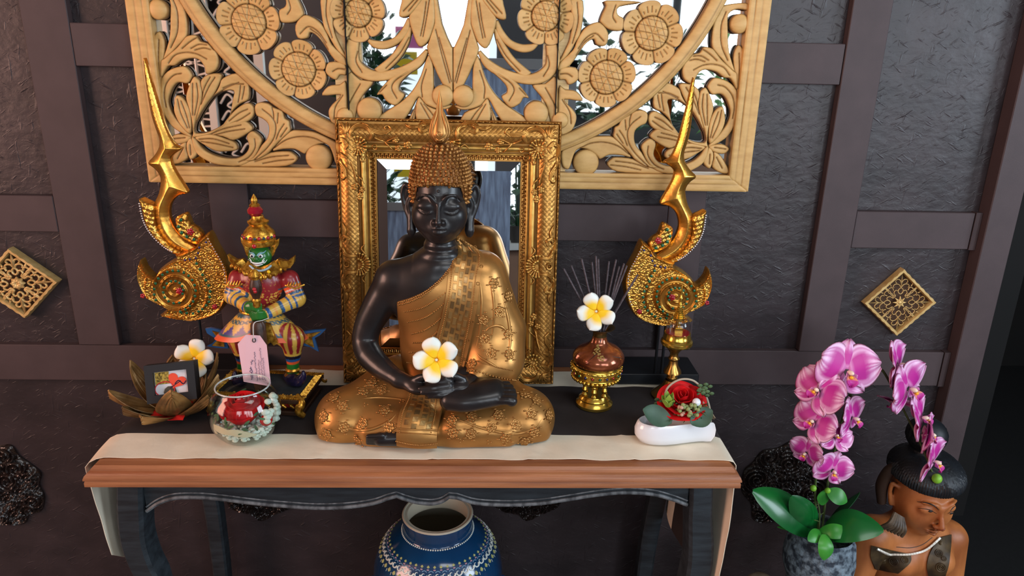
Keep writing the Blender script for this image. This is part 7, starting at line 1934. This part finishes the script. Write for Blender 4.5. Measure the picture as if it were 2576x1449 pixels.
for row, (o_, n_) in enumerate(((0, 15), (7, 13), (13, 9))):
    for k in range(n_):
        t = (k+.5)/n_*2-1; x = 656+t*(72-o_*1.6); y = 682-22*t*t+o_*.8; dy = -.026+.030*t*t-.003*row
        c = gl_(g(x, y, dy)); e = gl_(g(x+t*9, y+11, dy-.003)); sm_.tube(spline([c+np.array([0, .004, .004]), (c+e)/2+np.array([0, -.004, 0]), e], 3), [.0042, .0050, .0010], 7)
sm_.build('scale_collar', M_gg, gua, 60)
mb = MB(); mb.tube(spline([gl_(g(628, 668, -.032)), gl_(g(640, 678, -.040)), gl_(g(656, 681, -.043)), gl_(g(672, 676, -.040)), gl_(g(682, 668, -.032))], 5), .0022, 6); mb.build('necklace', mat('pale_blue_enamel', (150, 180, 196), rough=.3), gua)
mb = MB()
for p in ((634, 684), (655, 690), (676, 684)): mb.ball(gl_(g(*p, -.042)), (.0036, .002, .0036), 8, 6)
mb.build('collar_studs', mat('yellow_enamel', (232, 190, 30), rough=.25), gua)
# armlets points
mb = MB()
for (x, y) in ((588, 712), (738, 714)):
    for k in range(5): mb.tube([gl_(g(x-14+k*7, y+4, -.030)), gl_(g(x-11+k*7, y-6, -.032))], [.0026, .0003], 6)
for x, y, s in ((586, 718, -1), (742, 720, 1)): mb.tube([gl_(g(x-24, y-2, -.024)), gl_(g(x, y+6, -.032)), gl_(g(x+24, y-4, -.022))], .0020, 6)
mb.build('armlet', M_gg, gua)
# skirt
sk0 = gl_(g(655, 812, 0)); 
def skirt(u, v):
    a = 2*PI*v; t = u; w = .034+.055*t**.9+.010*math.cos(2*a)*t; d = .026+.026*t; z = .030-.052*t+.010*abs(math.cos(a))*t*-1.2
    zf = .012*t*math.exp(-((a-1.5*PI)/.35)**2)
    c = [cO, cT, cT, cY, cT, cT, cY, cY, cP, cP, cK, cT, cO, cO][min(int(t*14), 13)]
    if .15 < t < .42 and math.sin(a*26)*math.sin(t*60) > .35: c = cY
    if .44 < t < .78: c = cY if (abs(((a*7/PI) % 1)-.5)*2 > (t-.44)/.34) else cP
    return (np.array([sk0[0]+w*math.cos(a), sk0[1]+d*math.sin(a), sk0[2]+z+zf]), c)
MB().shell(skirt, 28, 112, .002).build('skirt', M_gp, gua, 60)
mb = MB(); mb.tube([(sk0[0]+.037*math.cos(t), sk0[1]+.029*math.sin(t), sk0[2]+.030) for t in np.linspace(0, 2*PI, 29)[:-1]], .004, 8, closed=True); mb.build('belt', M_gg, gua)
flare('sash_knot', [(668, 812), (680, 815), (690, 840), (700, 862), (690, 868), (682, 860), (672, 866), (666, 850)], 0, -.050, .008)
# fish-tail panels
def tail(px, inner, dy):
    n = 12; P = [gl_(g(x, y, dy)) for x, y in px]; c = sum(P)/len(P)
    def ex_(Q, s, y0): return [c+(q-c)*s+np.array([0, y0, 0]) for q in Q]
    k = len(P); V = ex_(P, 1, -.002)+ex_(P, 1, .004); F = [tuple(range(k)), tuple(range(2*k-1, k-1, -1))]+[(i, k+i, k+(i+1) % k, (i+1) % k) for i in range(k)]
    o = MB().add(V, F).build('side_panel', mat('blue_enamel', (42, 86, 136), rough=.3, coat=.3), gua, 20)
    Q = [gl_(g(x, y, dy-.001)) for x, y in inner]; V = [q+np.array([0, -.004, 0]) for q in Q]+[q for q in Q]; k = len(Q)
    MB().add(V, [tuple(range(k)), tuple(range(2*k-1, k-1, -1))]+[(i, k+i, k+(i+1) % k, (i+1) % k) for i in range(k)]).build('gold_inlay', M_gg, o, 20)
tail([(566, 832), (530, 824), (517, 826), (522, 838), (545, 852), (534, 864), (521, 870), (545, 874), (575, 876)], [(562, 838), (535, 831), (551, 852), (534, 868), (566, 871)], .012)
tail([(758, 834), (790, 830), (820, 828), (806, 842), (792, 850), (797, 868), (802, 884), (780, 872), (752, 866)], [(764, 840), (808, 833), (785, 848), (791, 873), (760, 858)], .012)
# club
cl0, cl1 = gl_(g(641, 690, -.078)), gl_(g(660, 985, -.066)); ax = cl1-cl0; L_c = np.linalg.norm(ax)
Mc = frame_at(cl0, ax, (1, 0, 0))
MB().lathe([(.0005, -.012), (.005, -.008), (.009, -.002), (.0125, .002), (.0085, .006), (.008, .014)], 16, M=Mc).build('club_finial', M_gg, gua)
MB().lathe([(.0085, .010), (.0120, .022), (.0125, .034), (.0085, .046), (.0065, .052)], 16, M=Mc).lathe([(.0105, .100), (.0150, .108), (.0165, .16), (.0165, L_c-.02), (.013, L_c-.004), (.001, L_c-.003)], 16, M=Mc).build('club', mat('club_brown', (72, 44, 30), rough=.4, col2=(44, 26, 18), scale=60, bump=.3, bscale=80), gua)
mb = MB(); mb.ball(gl_(g(640, 728, -.090)), (.004, .003, .004), 8, 6); mb.ball(gl_(g(642, 734, -.091)), (.0036, .003, .0036), 8, 6); mb.build('club_jewel', M_red, gua)
MB().lathe([(.0068, .050), (.0095, .054), (.0075, .060), (.0080, .066), (.006, .070)], 14, M=Mc).build('club_collar', M_gg, gua)
# pedestal
pc = np.array([at_z(682, 1000, CZ)[0], -.205, CZ]); pq = pc-GR_; pa = R(8)
Mp = xf(tuple(pq), (0, 0, R(-6))); ph_ = .062
tp_z = g(655, 960, -.03)[2]-CZ-.012
mb = MB(); mb.box((-.098, -.060, 0), (.098, .060, .010), M=Mp, bev=.002).box((-.082, -.046, .010), (.082, .046, tp_z-.012), M=Mp).box((-.104, -.066, tp_z-.012), (.104, .066, tp_z-.002), M=Mp, bev=.002)
mb.build('pedestal', mat('brown_enamel', (58, 36, 22), rough=.4, col2=(38, 24, 16), scale=30), gua, 0)
MB().box((-.086, -.049, tp_z-.002), (.086, .049, tp_z+.001), M=Mp).build('pedestal_top', mat('slate_top', (56, 62, 66), rough=.6, col2=(42, 46, 50), scale=30), gua, 0)
mb = MB(); 
for k in range(42):
    for y in (-.0575, .0575): x = -.100+.2*k/41; mb.tube([(x-.003, y-.007, tp_z), (x+.003, y+.007, tp_z)], .0028, 5, M=Mp)
for k in range(22):
    for x in (-.0955, .0955): y = -.05+.1*k/21; mb.tube([(x-.007, y-.003, tp_z), (x+.007, y+.003, tp_z)], .0028, 5, M=Mp)
mb.build('rope_border', M_gg, gua, 60)
mb = MB()
for x in (-.095, .095):
    mb.tube(spline([(x*.9, -.050, .045), (x*1.05, -.066, .036), (x*.98, -.070, .018), (x*1.08, -.066, .006)], 4), [.005, .008, .009, .006], 8, M=Mp)
    mb.ball((x, -.072, .028), (.008, .006, .009), 10, 8, M=Mp); mb.tube(spline([(x*1.04, .05, tp_z-.004), (x*1.15, .056, tp_z-.016), (x*1.2, .05, tp_z-.008)], 4), [.004, .003, .002], 6, M=Mp)
for k in range(9): mb.tube(spline([(-.070+k*.0175, -.048, .044), (-.064+k*.0175, -.052, .034), (-.072+k*.0175, -.050, .024), (-.064+k*.0175, -.050, .014)], 3), [.0032, .0048, .003], 6, M=Mp)
mb.build('gold_scrollwork', M_gg, gua, 60)
MB().box((-.08, -.0475, .014), (.08, -.046, tp_z-.014), M=Mp).build('red_panel', mat('red_enamel', (130, 26, 26), rough=.3), gua, 0)
# paper tag on a string
tg = thing('paper_tag', 'pale pink paper price tag with handwriting hanging on the guardian figure', 'tag', tuple(g(640, 845, -.098)))
T0 = np.array(tg.location); TQ = [g(619, 842, -.100), g(654, 844, -.100), g(671, 868, -.100), g(682, 972, -.104), g(613, 960, -.104), g(598, 865, -.100)]
V = [q-T0+np.array([0, -.0004, 0]) for q in TQ]+[q-T0+np.array([0, .0002, 0]) for q in TQ]
MB().add(V, [tuple(range(5, -1, -1)), tuple(range(6, 12))]+[(i, (i+1) % 6, 6+(i+1) % 6, 6+i) for i in range(6)]).build('card', mat('pink_card', (226, 186, 196), rough=.8), tg, 0)
wr_ = MB()
def scrib(x0, y0, x1, y1, amp, nn, th):
    d = np.array([x1-x0, y1-y0], float); L_ = np.hypot(*d); d /= L_; n_ = np.array([-d[1], d[0]]); pts = []
    rs = random.Random(int(x0*7+y0))
    for k in range(nn):
        q = np.array([x0, y0])+d*L_*k/(nn-1)+n_*amp*(rs.random()-.5)*2; pts.append(g(q[0], q[1], -.1005-.004*max(0, (q[1]-868)/104))-T0+np.array([0, -.0008, 0]))
    wr_.tube(pts, th, 4)
scrib(648, 958, 640, 885, 2.0, 60, .00035); scrib(655, 955, 650, 905, 2.0, 40, .0003); scrib(661, 955, 654, 875, 2.0, 60, .0003); scrib(667, 958, 662, 900, 2.0, 44, .0003)
scrib(634, 955, 630, 925, 3.0, 16, .0005); scrib(637, 950, 631, 922, 1.5, 12, .0005); scrib(630, 915, 636, 905, 4.0, 8, .0005)
wr_.build('handwriting', mat('tag_ink', (64, 60, 96), rough=.6), tg, 60)
MB().tube([g(639+4*math.cos(t), 856+5*math.sin(t), -.1015)-T0 for t in np.linspace(0, 2*PI, 15)[:-1]], .0008, 6, closed=True).build('eyelet', M_ink, tg)
MB().tube(spline([g(639, 856, -.1018)-T0, g(637, 832, -.105)-T0, g(640, 812, -.100)-T0, g(660, 806, -.088)-T0, g(676, 800, -.07)-T0], 6), .0008, 6).build('string', mat('white_string', (214, 214, 210), rough=.8), tg)
# ================================================================== the shop behind the camera, seen in the mirrors
M_white = mat('white_painted_wood', (214, 212, 206), rough=.6)
scr = thing('lattice_screen', 'white carved lattice screen reflected in the left of the carved mirror', 'screen', (-1.66, -2.62, 0))
mb = MB(); mb.box((-.42, -.02, 0), (-.37, .02, 2.1)).box((.37, -.02, 0), (.42, .02, 2.1)).box((-.37, -.02, 2.04), (.37, .02, 2.1)).box((-.37, -.02, .3), (.37, .02, .36)).box((-.12, -.02, .36), (-.08, .02, 2.04)).box((.10, -.02, .36), (.14, .02, 2.04)).build('frame', M_white, scr, 0)
mb = MB(); rr = random.Random(5)
for x in np.arange(-.34, -.13, .042):
    for z in np.arange(.40, 2.0, .05): mb.tube([(x+.017*math.cos(t), 0, z+.021*math.sin(t)) for t in np.linspace(0, 2*PI, 9)[:-1]], .006, 5, closed=True)
for z in np.arange(.40, 2.02, .036): mb.tube([(-.075, 0, z), (.005, 0, z+.03*math.sin(z*90)), (.095, 0, z)], .006, 5)
for x in (-.03, .05): mb.tube([(x, 0, .36), (x, 0, 2.04)], .009, 5)
for z in np.arange(.40, 2.0, .09):
    for x in (.20, .29): mb.tube(spline([(x-.04, 0, z), (x, 0, z+.05), (x+.03, 0, z+.02), (x+.0, 0, z-.01), (x+.04, 0, z-.03)], 4), .007, 5)
mb.build('lattice', M_white, scr, 60)
MB().box((-.37, -.034, .36), (.37, -.03, 2.04)).build('dark_backing', M_dark, scr, 0)
# counter under the window
ct = thing('display_counter', 'low display counter under the shop window, seen in the mirror', 'counter', (1.2, -3.6, .0))
MB().box((-2.15, -.30, .84), (1.5, .18, .88)).build('worktop', mat('light_counter', (206, 204, 200), rough=.4), ct, 0)
MB().box((-2.12, -.28, 0), (1.47, .14, .84)).build('carcass', mat('terracotta_panel', (150, 110, 86), rough=.6, col2=(120, 92, 78), scale=2), ct, 0)
M_pl1 = mat('foliage_dark', (40, 84, 44), rough=.5, col2=(24, 58, 36), scale=30); M_pl2 = mat('foliage_light', (96, 150, 62), rough=.5, col2=(56, 110, 48), scale=30)
def bush(x, y, z0, hgt, spread, n, ln, m, label, thin=.3, seed=1):
    root = thing('potted_plant', label, 'plant', (x, y, z0)); rs = random.Random(seed)
    MB().lathe([(.05, 0), (.07, .11), (.075, .12), (.065, .12), (.06, .10), (.001, .10)], 20).build('pot', mat('dark_pot', (60, 54, 50), rough=.6), root)
    mb = MB()
    for k in range(n):
        a = rs.random()*2*PI; t = rs.random(); b0 = np.array([.02*math.cos(a), .02*math.sin(a), .1+hgt*.75*t]); d = np.array([math.cos(a)*spread*(.5+rs.random()), math.sin(a)*spread*(.5+rs.random()), hgt*.3*(rs.random()*1.3-.2)])
        e = b0+d; dd = d/np.linalg.norm(d); sd = np.cross(dd, (0, 0, 1)); sd /= np.linalg.norm(sd)+1e-9; L_ = ln*(.7+.6*rs.random())
        mb.tube([(0, 0, .08), b0, e], .0025, 4)
        V = [e, e+dd*L_*.45+sd*L_*thin-np.array([0, 0, .01]), e+dd*L_-np.array([0, 0, L_*.35]), e+dd*L_*.45-sd*L_*thin-np.array([0, 0, .01]), e+dd*L_*.5+np.array([0, 0, .008])]
        mb.add(V, [(0, 1, 4), (1, 2, 4), (2, 3, 4), (3, 0, 4)])
    mb.build('foliage', m, root, 0)
bush(-.78, -3.55, .88, .72, .12, 150, .12, M_pl1, 'dark leafy plant seen in the centre left of the carved mirror', seed=2)
bush(-.22, -3.60, .88, .30, .08, 50, .10, M_pl2, 'light green plant beside the dark leafy plant in the mirror', seed=3)
bush(1.24, -3.55, .88, .62, .09, 120, .13, M_pl1, 'tall narrow-leaved plant seen in the right of the carved mirror', thin=.07, seed=4)
bush(.80, -3.60, .88, .76, .11, 90, .12, M_pl1, 'leafy plant by the window seen between the mirror sunflowers', seed=6)
bush(1.68, -3.55, .88, .60, .11, 90, .12, M_pl2, 'bright leafy plant at the far right of the mirror reflection', seed=5)
for x, z, w_, hh_, c, lb in ((-.57, 1.52, .20, .15, (226, 120, 186), 'pink paper poster on the shop window seen in the mirror'), (-.60, 1.34, .17, .16, (226, 196, 40), 'yellow paper poster below the pink one on the shop window')):
    o = MB().box((-w_/2, -.003, 0), (w_/2, .003, hh_)).build('paper_poster', mat('poster_%d_%d' % (c[0], c[1]), c, rough=.6), None, 0); o.location = (x, -3.92, z); tag(o, lb, 'poster')
# blue-grey panelled door leaf standing in the shop: what the small mirror shows
pn = thing('wooden_partition', 'weathered blue-grey wooden partition reflected in the gilt mirror', 'partition', (-.10, -3.0, 0))
M_bluep = mat('blue_weathered_paint', (140, 172, 208), rough=.35, col2=(84, 98, 124), scale=5, stretch=(9, 1, 1.2), detail=6, thr=(.3, .7), bump=.3, bscale=30)
MB().box((-.66, -.02, 0), (-.20, .02, 1.12)).box((-.20, -.02, 0), (.58, .02, 1.42)).build('boarding', M_bluep, pn, 0)
mb = MB()
for z in (.30, .52, .74): mb.box((-.50, .02, z), (-.02, .034, z+.07))
mb.build('brown_slats', mat('brown_slats', (104, 82, 74), rough=.5), pn, 0)
MB().box((-.72, -.03, 0), (-.66, .03, 1.17)).box((.58, -.03, 0), (.64, .03, 1.48)).box((-.23, -.03, 1.42), (.64, .03, 1.48)).box((-.72, -.03, 1.12), (-.20, .03, 1.17)).box((-.23, .02, 0), (-.17, .035, 1.42)).build('posts', mat('grey_post', (112, 120, 126), rough=.5), pn, 0)
